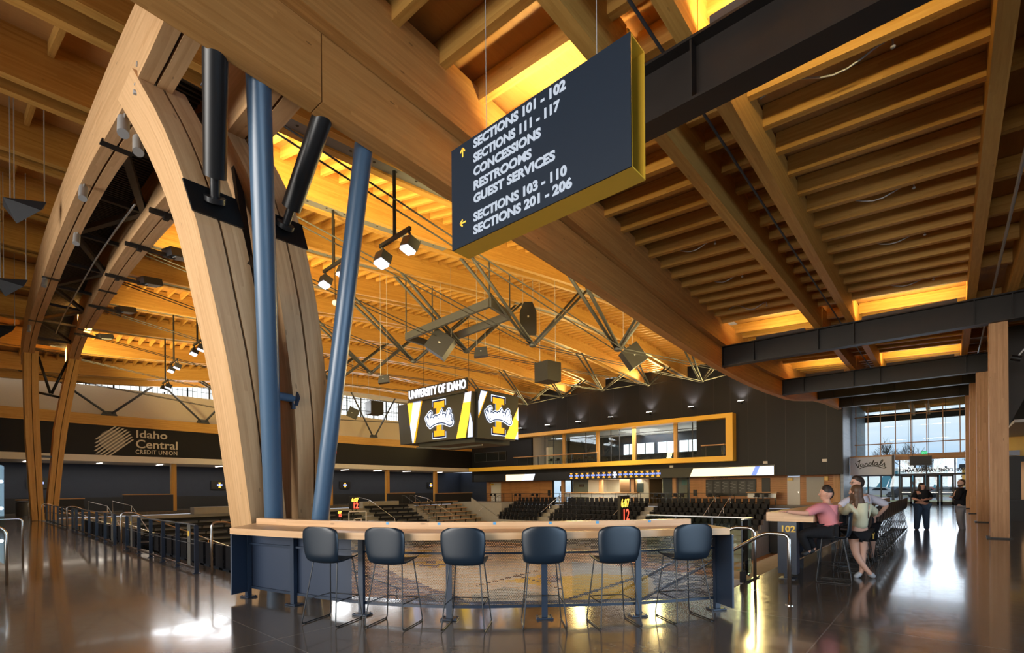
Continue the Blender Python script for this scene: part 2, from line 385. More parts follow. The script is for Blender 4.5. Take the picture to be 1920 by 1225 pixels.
SCRIPT = [[(385,490),(425,565),(465,640),(488,525),(510,410)], [(455,432),(490,410),(530,388)],
          [(600,522),(560,522),(528,560),(535,605),(575,602),(605,560),(612,520),(603,570),(615,592),(650,575)],
          [(668,503),(660,580)], [(662,550),(690,508),(722,502),(720,560),(735,572),(770,550)],
          [(845,495),(800,490),(770,530),(780,575),(820,570),(860,520),(920,392),(880,520),(878,560),(915,562)],
          [(1005,480),(960,485),(932,525),(938,575),(975,575),(1008,535),(1018,487),(1008,550),(1022,578),(1060,572)],
          [(1060,572),(1125,495),(1165,415),(1150,398),(1118,440),(1092,520),(1090,575),(1115,592),(1150,572)],
          [(1150,572),(1210,505),(1206,540),(1218,580),(1195,612),(1158,612)],
          [(510,680),(650,622),(830,602),(1000,618),(1130,668),(1210,685),(1248,660),(1215,642)]]
# ------------------------------------------------------------------ interpolation helper
def interp(x, tab):
    if x <= tab[0][0]: return tab[0][1]
    for (a, va), (b, vb) in zip(tab, tab[1:]):
        if x <= b: return va+(vb-va)*(x-a)/(b-a)
    return tab[-1][1]
def cub(x, tab):
    """smooth cubic lookup"""
    if x <= tab[0][0]: return tab[0][1]
    if x >= tab[-1][0]: return tab[-1][1]
    i = max(j for j in range(len(tab)-1) if tab[j][0] <= x)
    sl = lambda j: (tab[min(j+1, len(tab)-1)][1]-tab[max(j-1, 0)][1])/(tab[min(j+1, len(tab)-1)][0]-tab[max(j-1, 0)][0])
    (a, va), (b, vb) = tab[i], tab[i+1]; h = b-a; q = (x-a)/h
    return va*(1+2*q)*(1-q)**2+sl(i)*h*q*(1-q)**2+vb*q*q*(3-2*q)-sl(i+1)*h*q*q*(1-q)
def sm(x, tab):
    """smoothed table lookup"""
    h = .04*(tab[-1][0]-tab[0][0]); return (interp(x-h, tab)+2*interp(x, tab)+interp(x+h, tab))/4
# ------------------------------------------------------------------ FLOOR of the concourse, bowl edge behind the bar
mb = MB()
edge = [(3.62, 49), (3.62, 9.3), (3.75, 7.9), (4.0, 6.6), (4.45, 5.4), (5.05, 4.4), (5.8, 3.6), (6.7, 2.95), (7.3, 2.5), (9.0, 2.5), (53, 2.5)]
for (s0, t0), (s1, t1) in zip(edge, edge[1:]):
    pass
poly = [W(-10, -9, 0), W(53.2, -9, 0)]+[W(s, t, 0) for s, t in reversed(edge)]+[W(3.62, 54.2, 0), W(-10, 54.2, 0)]
mb.prism([p-Vector((0, 0, .28)) for p in reversed(poly)], (0, 0, .28))
struct('floor', mb, M_FLOOR)
mb = MB(); mb.box(3.62, 53.2, 48.6, 54.2, -.28, 0); mb.box(47.5, 53.2, 2.5, 48.6, -.28, 0); struct('floor_far_concourse', mb, M_FLOOR)
mb = MB(); mb.box(3.6, 47.6, 2.4, 48.8, -4.3, -4.0); struct('floor_court', mb, M_BENCH)
# ------------------------------------------------------------------ RIGHT CONCOURSE ROOF
RZT = [(-12, 0), (27, 0), (30, .08), (32, .24), (34.5, .55), (37.4, .92), (41, 1.2), (46, 1.42), (54, 1.65)]
def RZ(s): return interp(s, RZT)
RT = [(-12, 5.0), (1.4, 5.53), (7, 5.84), (14, 6.3), (19.5, 6.62), (24, 6.60), (28, 6.42), (32, 6.3), (47, 6.3)]
def ringt(s): return sm(s, RT)
def ringz(s): return 6.22-.03*math.exp(-((s-24)/3)**2)+RZ(s)
def slope(t): return .045*t
STS = [-7.8, 6.2, 20.2, 28.8, 37.4, 46.0]
ORDS = ['', 'the nearest', 'the second', 'the third', 'the fourth', 'the farthest']
for i, s in enumerate(STS):
    zb = 6.28+RZ(s); zt = zb+.78; t1 = ringt(s)-.02
    o = thing('steel_beam', W(s, 0, zb), 'dark bronze steel I-beam carrying the wooden roof, %s across the concourse' % ('behind the viewer' if i == 0 else ORDS[i]+' one'), 'beam', 'steel roof beams')
    mb = MB(); mb.box(s-.17, s+.17, -8.6, t1, zb, zb+.035); mb.box(s-.17, s+.17, -8.6, t1, zt-.035, zt); mb.box(s-.012, s+.012, -8.6, t1, zb+.035, zt-.035)
    mb.box(s-.17, s+.17, t1, t1+.03, zb-.02, zt+.02)
    for k in range(9): mb.tube([W(s-.14, t1-.006, zb+.06+.08*k), W(s-.14, t1+.0, zb+.06+.08*k)], .014, 6)
    part('i_section', mb, M_STEEL, o)
    for tt in (5.45, 3.36, 2.33, -.62, -1.42):
        mb = MB(); mb.box(s-.16, s-.013, tt-.012, tt+.012, zb+.036, zt-.036); part('stiffener_plate', mb, M_STEEL, o)
# glulam beams along the concourse, resting on the steel
LINES = [('a', 3.36, .2, 'left of the close pair'), ('b', 2.40, .2, 'right of the close pair'), ('c', -.56, .2, 'left of the column row'), ('d', -1.42, .2, 'right of the column row')]
BAYS = [(-8, 6.2, 'in the bay over the hanging sign'), (6.2, 20.2, 'in the bay right of the sign'), (20.2, 28.8, 'past the second steel beam'), (28.8, 37.4, 'past the third steel beam'), (37.4, 46, 'past the fourth steel beam'), (46, 53, 'just before the glass wall')]
for nm, tc_, wd, desc in LINES:
    for s0, s1, bay in BAYS:
        mb = MB(); n = 2 if s1 < 27 else 5
        secs = []
        for i in range(n):
            s = s0+.02+(s1-s0-.04)*i/(n-1); zb = 7.065+RZ(s)
            secs.append([W(s, tc_-wd/2, zb), W(s, tc_+wd/2, zb), W(s, tc_+wd/2, zb+.80), W(s, tc_-wd/2, zb+.80)])
        mb.sweep(secs)
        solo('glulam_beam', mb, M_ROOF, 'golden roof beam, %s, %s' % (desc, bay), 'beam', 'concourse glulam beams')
# joists: laid across the glulams at .86 m
def joist(s, ta, tb, bay, lab, w=.13, d=.36):
    mb = MB(); z = 7.49+RZ(s)
    secs = [[W(s-w/2, t, z+slope(t)), W(s+w/2, t, z+slope(t)), W(s+w/2, t, z+d+slope(t)), W(s-w/2, t, z+d+slope(t))] for t in (ta, tb)]
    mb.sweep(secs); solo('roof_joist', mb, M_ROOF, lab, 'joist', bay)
k = 0; s = -4.6
while s < 52.4:
    if all(abs(s-q) > .2 for q in STS):
        joist(s, ringt(s)+.12, 3.462, 'joists along the arena edge', 'warm lit wooden joist between the curved edge beam and the paired beams')
        joist(s, 3.258, 2.502, 'joists inside the beam pair', 'short shadowed joist in the slot between the paired beams')
        joist(s, 2.298, -.458, 'joists right of the beam pair', 'wooden joist between the paired beams and the lone beam')
        joist(s, -1.522, -8.6, 'joists right of the columns', 'dim wooden joist right of the column row')
    s += .86
for s0 in (3.0,):
    pass
# joists over the column strip: one every second bay is enough to see
s = -3.74
while s < 52:
    if all(abs(s-q) > .2 for q in STS): joist(s, -.662, -1.318, 'joists over the columns', 'short joist between the two beams over the columns')
    s += 1.72
# plywood deck
mb = MB(); ss = [-12, 27, 29, 31, 33, 35, 37.4, 40, 43, 46, 50, 53.2]
for a, b in zip(ss, ss[1:]):
    for ta, tb in ((-8.8, 0), (0, 6.35)):
        P = [(a, ta), (b, ta), (b, tb), (a, tb)]
        mb.face([W(q, t, 7.865+RZ(q)+slope(t)) for q, t in P], [(q, t) for q, t in P])
        mb.face([W(q, t, 8.0+RZ(q)+slope(t)) for q, t in reversed(P)], [(q, t) for q, t in reversed(P)])
struct('ceiling', mb, M_DECK)
# curved edge beams (ring): lower with a scarf joint, upper stepped back over the concourse
def ringsec(s, dt0, dt1, z0, z1):
    t = ringt(s); z = ringz(s)
    return [W(s, t+dt0, z+z0), W(s, t+dt1, z+z0), W(s, t+dt1, z+z1), W(s, t+dt0, z+z1)]
def ringpiece(name, s0, s1, dt0, dt1, z0, z1, n, label):
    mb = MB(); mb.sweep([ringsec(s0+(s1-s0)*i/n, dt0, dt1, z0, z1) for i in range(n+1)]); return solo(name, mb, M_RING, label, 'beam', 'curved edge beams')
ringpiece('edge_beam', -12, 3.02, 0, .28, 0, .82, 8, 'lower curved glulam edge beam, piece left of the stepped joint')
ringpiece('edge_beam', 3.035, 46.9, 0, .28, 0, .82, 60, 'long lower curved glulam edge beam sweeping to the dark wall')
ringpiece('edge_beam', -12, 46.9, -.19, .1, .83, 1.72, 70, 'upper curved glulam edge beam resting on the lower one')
# columns
for i, s in enumerate((20.15, 28.75, 37.35, 45.95)):
    zt = 6.275+RZ(s)
    o = thing('timber_column', W(s+.28, -1.13, 0), 'square knotty timber column, %s of the row on the right' % ('nearest', 'second', 'third', 'farthest')[i], 'column', 'timber columns')
    mb = MB(); mb.box(s, s+.56, -1.33, -.93, .04, zt, 'z'); part('post', mb, M_COLW, o)
    mb = MB(); mb.box(s-.06, s+.62, -1.4, -.86, 0.002, .04); part('base_plate', mb, M_STEEL, o)
# linear uplights on the steel beams
for i, s in enumerate(STS[1:]):
    for (ta, tb, w) in ((3.75, 5.35, 0), (-.25, 2.1, 1)):
        zt = 7.065+RZ(s); sd = s-.09
        o = thing('linear_uplight', W(sd, (ta+tb)/2, zt), 'slim black uplight lying on %s steel beam, %s of the beam pair' % (ORDS[i+1], ('left', 'right')[w]), 'light', 'linear uplights')
        mb = MB(); mb.box(sd-.07, sd+.05, ta, tb, zt, zt+.02); mb.box(sd-.07, sd-.055, ta, tb, zt+.02, zt+.1); mb.box(sd+.035, sd+.05, ta, tb, zt+.02, zt+.1); mb.box(sd-.055, sd+.035, ta, ta+.02, zt+.02, zt+.1); mb.box(sd-.055, sd+.035, tb-.02, tb, zt+.02, zt+.1)
        part('housing', mb, M_GALV, o)
        mb = MB(); mb.box(sd-.053, sd+.033, ta+.021, tb-.021, zt+.055, zt+.065); part('lens', mb, M_GLOWW, o)
        L = area('uplight_glow', W(sd, (ta+tb)/2, zt+.12), W(sd+(-.6), (ta+tb)/2, zt+3), abs(tb-ta), .1, (42, 34, 32, 30, 28)[i]*abs(tb-ta), WARM)
        L.rotation_euler = (math.radians(180-18), 0, math.pi/2*0); L.data.spread = math.radians(175)
# sprinkler drops and conduit
for i, (s, ta, tb) in enumerate(((8.35, 2.2, .55), (12.65, 2.1, .5), (15.2, 2.0, .4), (18.7, 2.0, .3), (12.65, 5.9, 4.4), (15.2, 5.9, 4.5), (18.2, 5.8, 4.6))):
    mb = MB(); z = 7.6+slope(ta); pts = [W(s+.2, ta+(tb-ta)*q/10, z+.10*math.sin(q*.75)-.012*q) for q in range(11)]; e = pts[-1]
    mb.tube(pts+[e+Vector((.02, 0, -.02)), e+Vector((.025, 0, -.12))], .014, 6); mb.lathe([(.02, 0), (.035, .02), (.012, .05)], e+Vector((.025, 0, -.16)), 8)
    solo('sprinkler_hose', mb, M_LGALV, 'flexible metal sprinkler drop looped under the joists, %s' % ('nearest right of the paired beams', 'second right of the paired beams', 'third right of the paired beams', 'fourth right of the paired beams', 'nearest along the arena edge', 'second along the arena edge', 'third along the arena edge')[i], 'sprinkler', 'sprinkler drops', smooth=True)
for i, (tt, zz, s0, s1, r, d) in enumerate(((2.72, 7.16, -6, 36, .022, 'running in the slot between the paired roof beams'), (-1.02, 7.2, -6, 45, .03, 'running along the roof just right of the lone beam'))):
    mb = MB(); mb.tube([W(s0+(s1-s0)*q/30, tt, zz+RZ(s0+(s1-s0)*q/30)) for q in range(31)], r, 7); solo('conduit', mb, M_LGALV if i else M_GALV, 'thin metal pipe '+d, 'pipe', smooth=True)
# ------------------------------------------------------------------ ARENA ROOF
TK = [10.2+4.5*i for i in range(9)]
OFF = [-1.85, -.70, 0, .40, .60, .45, .10, -.5, -1.2]
BASE = [(-14, 10.72), (-4, 10.74), (4, 10.82), (12, 11.35), (20, 12.3), (28, 13.0), (36, 12.95), (42, 12.6), (48, 12.2)]
def roofz(s, t):
    o = interp(t, list(zip(TK, OFF))) if TK[0] <= t <= TK[-1] else (OFF[0]-(TK[0]-t)*.30 if t < TK[0] else OFF[-1]-(t-TK[-1])*.2)
    return cub(s, BASE)+o*(1-.72*min(max(s, 0), 47.4)/47.4)
N1, N2 = 18.4, 39.8
N1Z = [7.3, 8.35, 8.9, 9.15, 9.2, 9.2, 9.0, 8.7, 8.3]; N2Z = [9.6, 10.0, 10.4, 10.55, 10.5, 10.3, 10.1, 9.8, 9.4]
KN = ['nearest', 'second', 'third', 'fourth', 'fifth', 'sixth', 'seventh', 'eighth', 'farthest']
def srange(a, b, n): return [a+(b-a)*i/n for i in range(n+1)]
for k, t in enumerate(TK):
    o = thing('roof_truss', W(20, t, roofz(20, t)), 'arched roof truss of paired golden glulams with steel struts, %s from the concourse edge beam' % KN[k], 'roof truss', 'arena roof trusses')
    for d in (-.29, .29):
        mb = MB(); mb.sweep([[W(s, t+d-.1, roofz(s, t)), W(s, t+d+.1, roofz(s, t)), W(s, t+d+.1, roofz(s, t)+1.12), W(s, t+d-.1, roofz(s, t)+1.12)] for s in srange(-9.8, 47.35, 60)])
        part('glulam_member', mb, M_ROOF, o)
    for s0, s1 in ((3.2, 13), (22.5, 34.5), (43, 47.3)):
        mb = MB(); mb.sweep([[W(s, t-.185, roofz(s, t)+.05), W(s, t+.185, roofz(s, t)+.05), W(s, t+.185, roofz(s, t)+.075), W(s, t-.185, roofz(s, t)+.075)] for s in srange(s0, s1, 10)])
        part('steel_plate', mb, M_PLATE, o)
        if s0 < 10 and k < 7:
            mb = MB(); q = s0+.5
            while q < s1-.3: mb.lathe([(.035, -.004), (.035, .0)], W(q, t, roofz(q, t)+.048), 8); q += .62
            part('plate_bolts', mb, M_BLKST, o)
    for ns, nz in ((N1, N1Z[k]), (N2, N2Z[k])):
        for sg in (-1, 1):
            for d in (-.2, .2):
                st = ns+sg*(4.4 if ns == N1 else 3.9)
                mb = MB(); mb.tube([W(ns+sg*.1, t+d*.35, nz+.06), W(st, t+d*1.35, roofz(st, t)+.06)], .07, 9); part('strut', mb, M_GALV, o, 'all')
        mb = MB(); mb.lathe([(.06, -.1), (.16, -.06), (.18, .02), (.1, .14)], W(ns, t, nz), 10); part('node_casting', mb, M_GALV, o, True)
    for d in (-.16, .16):
        mb = MB(); mb.tube([W(3.4, t+d, roofz(3.4, t)+.02), W(N1, t+d, N1Z[k])], .022, 6); mb.tube([W(N1, t+d, N1Z[k]), W(N2, t+d, N2Z[k])], .022, 6); mb.tube([W(N2, t+d, N2Z[k]), W(47.3, t+d, roofz(47.3, t)-.1)], .022, 6)
        part('tension_rod', mb, M_GALV, o, 'all')
# end beam over the far-left wall
mb = MB(); tb = 48.0
mb.sweep([[W(s, tb-.15, roofz(s, 46.2)-.25), W(s, tb+.15, roofz(s, 46.2)-.25), W(s, tb+.15, roofz(s, 46.2)+.95), W(s, tb-.15, roofz(s, 46.2)+.95)] for s in srange(-9.8, 47.35, 40)])
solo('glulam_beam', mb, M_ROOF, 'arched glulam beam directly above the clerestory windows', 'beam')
# purlins between the trusses: short golden blocks, .61 m apart
TP = [6.62]+TK+[48.0]
pur = []
for i in range(len(TP)-1):
    ta = TP[i]+(.40 if i else .15); tb = TP[i+1]-(.40 if i < len(TP)-2 else .16)
    s = -9.4
    while s < 47.2:
        st = ta if i else max(ta, ringt(s)+.3)
        pur.append((s, st, tb)); s += .61 if s > 3 else 1.83
def pvis(p):
    s, ta, tb = p; X = SA*s-CA*tb; Y = CA*s+SA*tb
    return 1e9 if (Y < .5 or abs(X/Y) > 1.06 or (roofz(s, tb)-1.5)/Y > 1.0) else Y
pur.sort(key=pvis)
def pgeo(mb, p):
    s, ta, tb = p; za, zb = roofz(s, ta), roofz(s, tb); w = .05
    mb.sweep([[W(s-w, ta, za+.84), W(s+w, ta, za+.84), W(s+w, ta, za+1.14), W(s-w, ta, za+1.14)], [W(s-w, tb, zb+.84), W(s+w, tb, zb+.84), W(s+w, tb, zb+1.14), W(s-w, tb, zb+1.14)]])
for p in pur[:290]:
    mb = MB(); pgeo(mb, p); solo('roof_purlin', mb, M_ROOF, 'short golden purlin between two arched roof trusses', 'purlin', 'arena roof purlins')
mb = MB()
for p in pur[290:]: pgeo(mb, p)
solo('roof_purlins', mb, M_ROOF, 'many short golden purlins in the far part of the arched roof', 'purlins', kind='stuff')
# blocking seen over the left concourse
# arena deck
mb = MB(); ts = [6.45, 8]+TK+[48.2]; ssx = srange(-10, 47.5, 24)
for a, b in zip(ssx, ssx[1:]):
    for ta, tb in zip(ts, ts[1:]):
        P = [(a, ta), (b, ta), (b, tb), (a, tb)]
        mb.face([W(q, t, roofz(q, t)+1.145) for q, t in P], [(q, t) for q, t in P]); mb.face([W(q, t, roofz(q, t)+1.28) for q, t in reversed(P)], [(q, t) for q, t in reversed(P)])
struct('ceiling_arena', mb, M_DECK)
# spandrel closing the gap between concourse roof and arena roof
mb = MB(); ss2 = srange(-10, 46.9, 40)
for a, b in zip(ss2, ss2[1:]):
    q = [W(a, ringt(a)+.11, ringz(a)+1.6), W(b, ringt(b)+.11, ringz(b)+1.6), W(b, ringt(b)+.11, roofz(b, 6.5)+1.2), W(a, ringt(a)+.11, roofz(a, 6.5)+1.2)]
    mb.face(q, [(a, 0), (b, 0), (b, 1), (a, 1)]); mb.face([p+Vector((.06, 0, 0)) for p in reversed(q)], [(a, 0), (b, 0), (b, 1), (a, 1)])
struct('wall_roof_step', mb, M_ROOF)
# ------------------------------------------------------------------ THE ARCH (two ribs, paired members)
ABZ = [(5.55, 6.25), (5.6, 6.25), (7.05, 6.46), (8.2, 6.62), (9.16, 6.88), (11.2, 7.33), (13.6, 7.72), (16, 8.05), (19.5, 8.48), (25.8, 8.98), (30, 9.32), (34, 9.42), (36.7, 9.30), (40, 8.95)]
ATZ = [(5.55, 7.05), (7.26, 7.44), (8.7, 7.8), (11, 8.22), (12.1, 8.4), (15.6, 9.0), (19.4, 9.62), (24, 10.2), (32, 10.62), (38.3, 10.5), (42, 9.9)]
def abz(t): return sm(t, ABZ)
def atz(t): return sm(t, ATZ)
def sa(t): return 1.5+.045*(t-5.7)
def sbl(t): return 2.5+(t-5.7)*.0720
def chord(t, s0, w): 
    b, tp = abz(t), atz(t); return [W(s0, t, b), W(s0+w, t, b), W(s0+w, t, tp), W(s0, t, tp)]
LEGA = [(0, 8.75), (1.17, 8.21), (2.68, 7.48), (3.41, 7.21), (4.03, 7.06), (4.89, 6.84), (5.33, 6.85), (5.67, 6.89), (6.02, 6.99), (6.5, 7.24), (6.75, 7.4)]
LEGB = [(0, 8.35), (1.1, 8.02), (2.3, 7.46), (3.0, 7.25), (3.6, 7.12), (4.25, 7.0), (5.1, 6.98), (5.7, 7.05), (6.34, 7.36), (6.7, 7.6)]
def soA(z): return 3.2-(z-1.1)*(3.2-1.56)/(6.5-1.1)
def soB(z): return 3.84-(z-1.15)*(3.84-2.66)/(6.3-1.15)
def legsec(z, fs, tabl, d0, d1):
    t = sm(z, tabl); s = fs(z); dp = .66+.05*abs(z-5.2)
    return [W(s+d0, t, z), W(s+d0, t+dp, z), W(s+d1, t+dp, z), W(s+d1, t, z)]
FAR = {'A': [(0, 3.31, 3.83), (1.05, 3.26, 3.78), (4.75, 3.08, 3.68), (9.4, 2.98, 3.56)], 'B': [(0, 3.90, 4.40), (1.04, 3.94, 4.44), (3.4, 4.14, 4.63), (5.2, 4.26, 4.83), (9.6, 4.90, 5.40)]}
def farsec(z, tab, h):
    a = interp(z, [(q[0], q[1]) for q in tab]); b = interp(z, [(q[0], q[2]) for q in tab]); m_ = (a+b)/2
    lo, hi = (a, m_-.015) if h == 0 else (m_+.015, b)
    t0 = 38.3-.9*max(0, (z-6)/3.6)**2
    return [W(lo, t0, z), W(lo, t0+.8, z), W(hi, t0+.8, z), W(hi, t0, z)]
TT = srange(5.83, 40.2, 46)
for nm, s0f, wf, fs, tabl, thick in (('A', sa, lambda t: .34+.0035*(t-5.7), soA, LEGA, .55), ('B', sbl, lambda t: .46, soB, LEGB, .55)):
    base = W(fs(0)+.27, sm(0, tabl)+.35, 0)
    o = thing('arch_rib', base, 'huge pale glulam arch rib of two slotted members, %s' % ('the outer one along the left concourse' if nm == 'A' else 'the inner one on the arena side'), 'arch', 'twin arch ribs')
    for h in (0, 1):
        def ms(t):
            w = wf(t); g = .03; m2 = (w-g)/2; return (s0f(t)+h*(m2+g), m2)
        mb = MB(); mb.sweep([chord(max(t, 5.91) if nm == 'B' else t, *ms(t)) for t in TT]); part('chord_member', mb, M_FIR, o)
        zz = srange(0.02, 6.62, 26); g = .03; m2 = (thick-g)/2
        mb = MB(); mb.sweep([legsec(z, fs, tabl, h*(m2+g), h*(m2+g)+m2) for z in zz]); part('near_leg_member', mb, M_FIR, o)
        mb = MB(); mb.sweep([farsec(z, FAR[nm], h) for z in srange(.02, 9.35, 20)]); part('far_leg_member', mb, M_ROOF, o)
    # dark slot filler plate
    mb = MB(); c = thick/2; mb.sweep([[p for p in legsec(z, fs, tabl, c-.0145, c+.0145)] for z in srange(.4, 6.2, 18)]); 
    for v in mb.v: v += Vector((0, 0, 0))
    me = part('slot_plate', mb, M_BLKST, o)
    for v in me.data.vertices: v.co.x -= .06
    mb = MB(); mb.sweep([[W(s0f(t)+wf(t)/2-.0145, t, abz(t)+.06), W(s0f(t)+wf(t)/2+.0145, t, abz(t)+.06), W(s0f(t)+wf(t)/2+.0145, t, atz(t)-.1), W(s0f(t)+wf(t)/2-.0145, t, atz(t)-.1)] for t in TT]); part('slot_plate', mb, M_BLKST, o)
    # gusset plate under the strut
    zp = 4.95 if nm == 'A' else 5.05; sec = legsec(zp, fs, tabl, -.02, thick+.02); sec2 = legsec(zp+.34, fs, tabl, -.02, thick+.02)
    mb = MB(); off = Vector((.03, 0, 0)); mb.face([sec[0]+off, sec[3]+off, sec2[3]+off, sec2[0]+off]); mb.prism([sec[0], sec2[0], sec2[3], sec[3]], Vector((.03, 0, 0))); part('strut_plate', mb, M_BLKST, o)
    for t in (9.9, 22.5, 31):
        mb = MB(); mb.box(s0f(t)-.03, s0f(t)+wf(t)+.03, t-.1, t+.1, abz(t)-.015, abz(t)); part('splice_plate', mb, M_BLKST, o)
# bolts at the fork
mb = MB()
for i in range(4):
    mb.tube([W(1.56, 7.42-.05*i, 6.42+.085*i), W(1.60, 7.42-.05*i, 6.42+.085*i)], .03, 8)
part('fork_bolts', mb, M_LGALV, bpy.data.objects['arch_rib'])
# dark bracing and metal deck between the ribs
o = thing('arch_bracing', W(3, 20, 8.5), 'dark ribbed metal deck and steel cross bracing between the twin arch ribs', 'bracing')
mb = MB(); t = 8.4
while t < 39.5:
    a, b = t, t+.16
    for (u0, u1, dz) in ((a, a+.06, .0), (a+.06, a+.08, None), (a+.08, a+.14, .06), (a+.14, a+.16, None)):
        z0, z1 = (dz, dz) if dz is not None else ((0, .06) if u0 < a+.1 else (.06, 0))
        L0, L1 = sa(u0)+wf(u0)-.1, sbl(u0)+.1
        mb.face([W(L0, u0, atz(u0)-.12+z0), W(L1, u0, atz(u0)-.12+z0), W(L1, u1, atz(u1)-.12+z1), W(L0, u1, atz(u1)-.12+z1)])
    t += .16
part('ribbed_deck', mb, M_MDECK, o)
BR = [7.7, 10.6, 14.2, 17.8, 21.4, 25, 28.6, 32.2, 35.8]
for i, (u, v) in enumerate(zip(BR, BR[1:])):
    za, zb = abz(u)+.35, abz(v)+.35
    p, q = (W(sa(u)+.34, u, za), W(sbl(v)+.05, v, zb)) if i % 2 else (W(sbl(u)+.05, u, za), W(sa(v)+.36, v, zb))
    mb = MB(); mb.bar(p, q, .13, .13); part('diagonal_brace', mb, M_MDECK, o)
    mb = MB(); mb.bar(W(sa(v)+.36, v, zb), W(sbl(v)+.03, v, zb), .1, .1); part('cross_strut', mb, M_MDECK, o)
mb = MB(); mb.tube([W(sa(t)+.95+.004*t, t, abz(t)-.02+.25) for t in srange(13.5, 34, 24)], .022, 6); part('light_pipe', mb, M_LGALV, o, 'all')
# bracing between the two near legs
mb = MB(); mb.bar(W(soA(4.62)+.5, 7.0, 4.62), W(soB(4.52)+.02, 7.35, 4.45), .2, .14); part('leg_tie', mb, M_BLKST, o)
for a, b in (((2.6, 7.05, 4.7), (2.05, 7.3, 6.0)), ((2.75, 7.1, 4.68), (2.75, 7.6, 6.4))):
    mb = MB(); mb.bar(W(*a), W(*b), .09, .09); part('leg_brace', mb, M_BLKST, o)
# bracing in the far V
for a, b in (((3.6, 38.2, 9.2), (4.1, 38.3, 7.2)), ((4.85, 38.2, 9.2), (4.15, 38.3, 7.2)), ((3.62, 38.4, 7.2), (4.5, 38.4, 7.05))):
    mb = MB(); mb.tube([W(*a), W(*b)], .07, 7); part('leg_brace', mb, M_BLKST, o, 'all')
mb = MB(); mb.box(3.7, 4.2, 38.4, 38.5, 3.55, 3.68); part('leg_tie', mb, M_BLKST, o)
# struts from the ribs up to the edge beam, blue pipe columns
def at_ring(s, d=.14): return W(s, ringt(s)+d, ringz(s)-.055)
for nm, s, fs, tabl, zp, thick in (('left', 1.93, soA, LEGA, 5.14, .55), ('right', 3.14, soB, LEGB, 5.24, .55)):
    b = W(fs(zp)+thick/2, sm(zp, tabl)-.04, zp); tp = at_ring(s+.06, .42); tp = b+(tp-b)*1.25; d = (tp-b).normalized()
    o = thing('pipe_strut', b, 'thick black pipe strut from the %s arch rib up to the edge beam' % ('outer' if nm == 'left' else 'inner'), 'strut', 'black pipe struts')
    mb = MB(); mb.tube([b+d*.28, tp], .125, 20); part('pipe', mb, M_BLKST, o, True)
    mb = MB(); mb.tube([b+d*.02, b+d*.30], .055, 12); mb.tube([b, b+d*.06], .12, 12); part('pin_end', mb, M_BLKST, o, True)
for nm, st, base in (('left', 2.39, (3.426, 7.95)), ('right', 3.80, (3.90, 7.4))):
    tp = at_ring(st+.08, .44); b = W(base[0], base[1], 1.14); tp = b+(tp-b)*1.09; b = tp+(b-tp)*((tp.z+.9)/(tp.z-1.14))
    o = thing('pipe_column', b, 'tall blue painted pipe column behind the bar, the %s one' % ('upright left' if nm == 'left' else 'right leaning'), 'column', 'blue pipe columns')
    mb = MB(); mb.tube([b, tp], .135 if nm == 'left' else .125, 28); part('pipe', mb, M_BLUE, o, True)
    if nm == 'left':
        q = b+(tp-b)*((2.93+.9)/(tp.z+.9)); e = W(soB(2.93)+.02, sm(2.93, LEGB)+.05, 2.93)
        mb = MB(); mb.tube([q, e], .06, 12); part('tie_arm', mb, M_BLUE, o, True)
        mb = MB(); mb.tube([e, e+(e-q).normalized()*.03], .13, 6); mb.bar(e+Vector((0, 0, -.16)), e+Vector((0, 0, .16)), .05, .05); part('tie_plate', mb, M_NAVY, o)
# ------------------------------------------------------------------ FAR-LEFT WALL (t = 48.6)
TL = 48.6
mb = MB(); mb.box(-10, 56, 54, 54.3, 0, 4.0); mb.box(50.3, 56, 48.6, 54, 0, 4.0); struct('wall_left_back', mb, M_DKBLUE)
mb = MB(); mb.box(-10, 47.4, 53.93, 54.0, 0, 1.15); struct('trim_1', mb, M_DKGRAY)
mb = MB(); mb.box(-10, 47.4, TL, TL+.25, 4.41, 6.72); struct('wall_left_fascia', mb, M_BLACK)
mb = MB(); mb.box(-10, 47.4, TL-.06, 54.3, 3.93, 4.41); struct('ceiling_soffit_left', mb, M_WHITE)
mb = MB(); mb.sweep([[W(s, TL-.12, 6.72+z-.05), W(s, TL+.28, 6.72+z-.05), W(s, TL+.28, 7.48+z), W(s, TL-.12, 7.48+z)] for s, z in ((-10, .08), (0, .06), (15, .0), (24, -.06), (32, -.05), (47.3, .05))])
solo('glulam_beam', mb, M_ROOF, 'long horizontal glulam band above the black wall with the bank name', 'beam')
mb = MB(); mb.box(-10, 47.4, TL+.55, TL+.75, 6.7, 9.75); struct('wall_left_cream', mb, M_CREAM)
mb = MB(); mb.box(-10, 47.4, TL+.55, TL+.75, 11.9, 13.6); struct('wall_left_top', mb, M_CREAM)
# clerestory: translucent glazing in panels
M_DAY = emat('daylit_panel', (.93, .98, .97), 1.45)
wi = 0
for s0 in (3.9, 8.95, 14.0, 19.05, 24.1, 29.15, 34.2, 39.25):
    wi += 1
    mb = MB(); mb.box(s0, s0+5.0, TL+.70, TL+.74, 9.75, 11.95); w = struct('window_%d' % wi, mb, M_DAY)
    mb = MB()
    for j in range(15): mb.box(s0+j*.36-.014, s0+j*.36+.014, TL+.66, TL+.70, 9.75, 11.95)
    for z in (10.28, 10.82, 11.38): mb.box(s0, s0+5.04, TL+.66, TL+.70, z-.016, z+.016)
    for j in (0, 1, 2, 3): mb.box(s0+j*1.68-.05, s0+j*1.68+.05, TL+.62, TL+.70, 9.75, 11.95)
    part('muntins', mb, M_GALV, w)
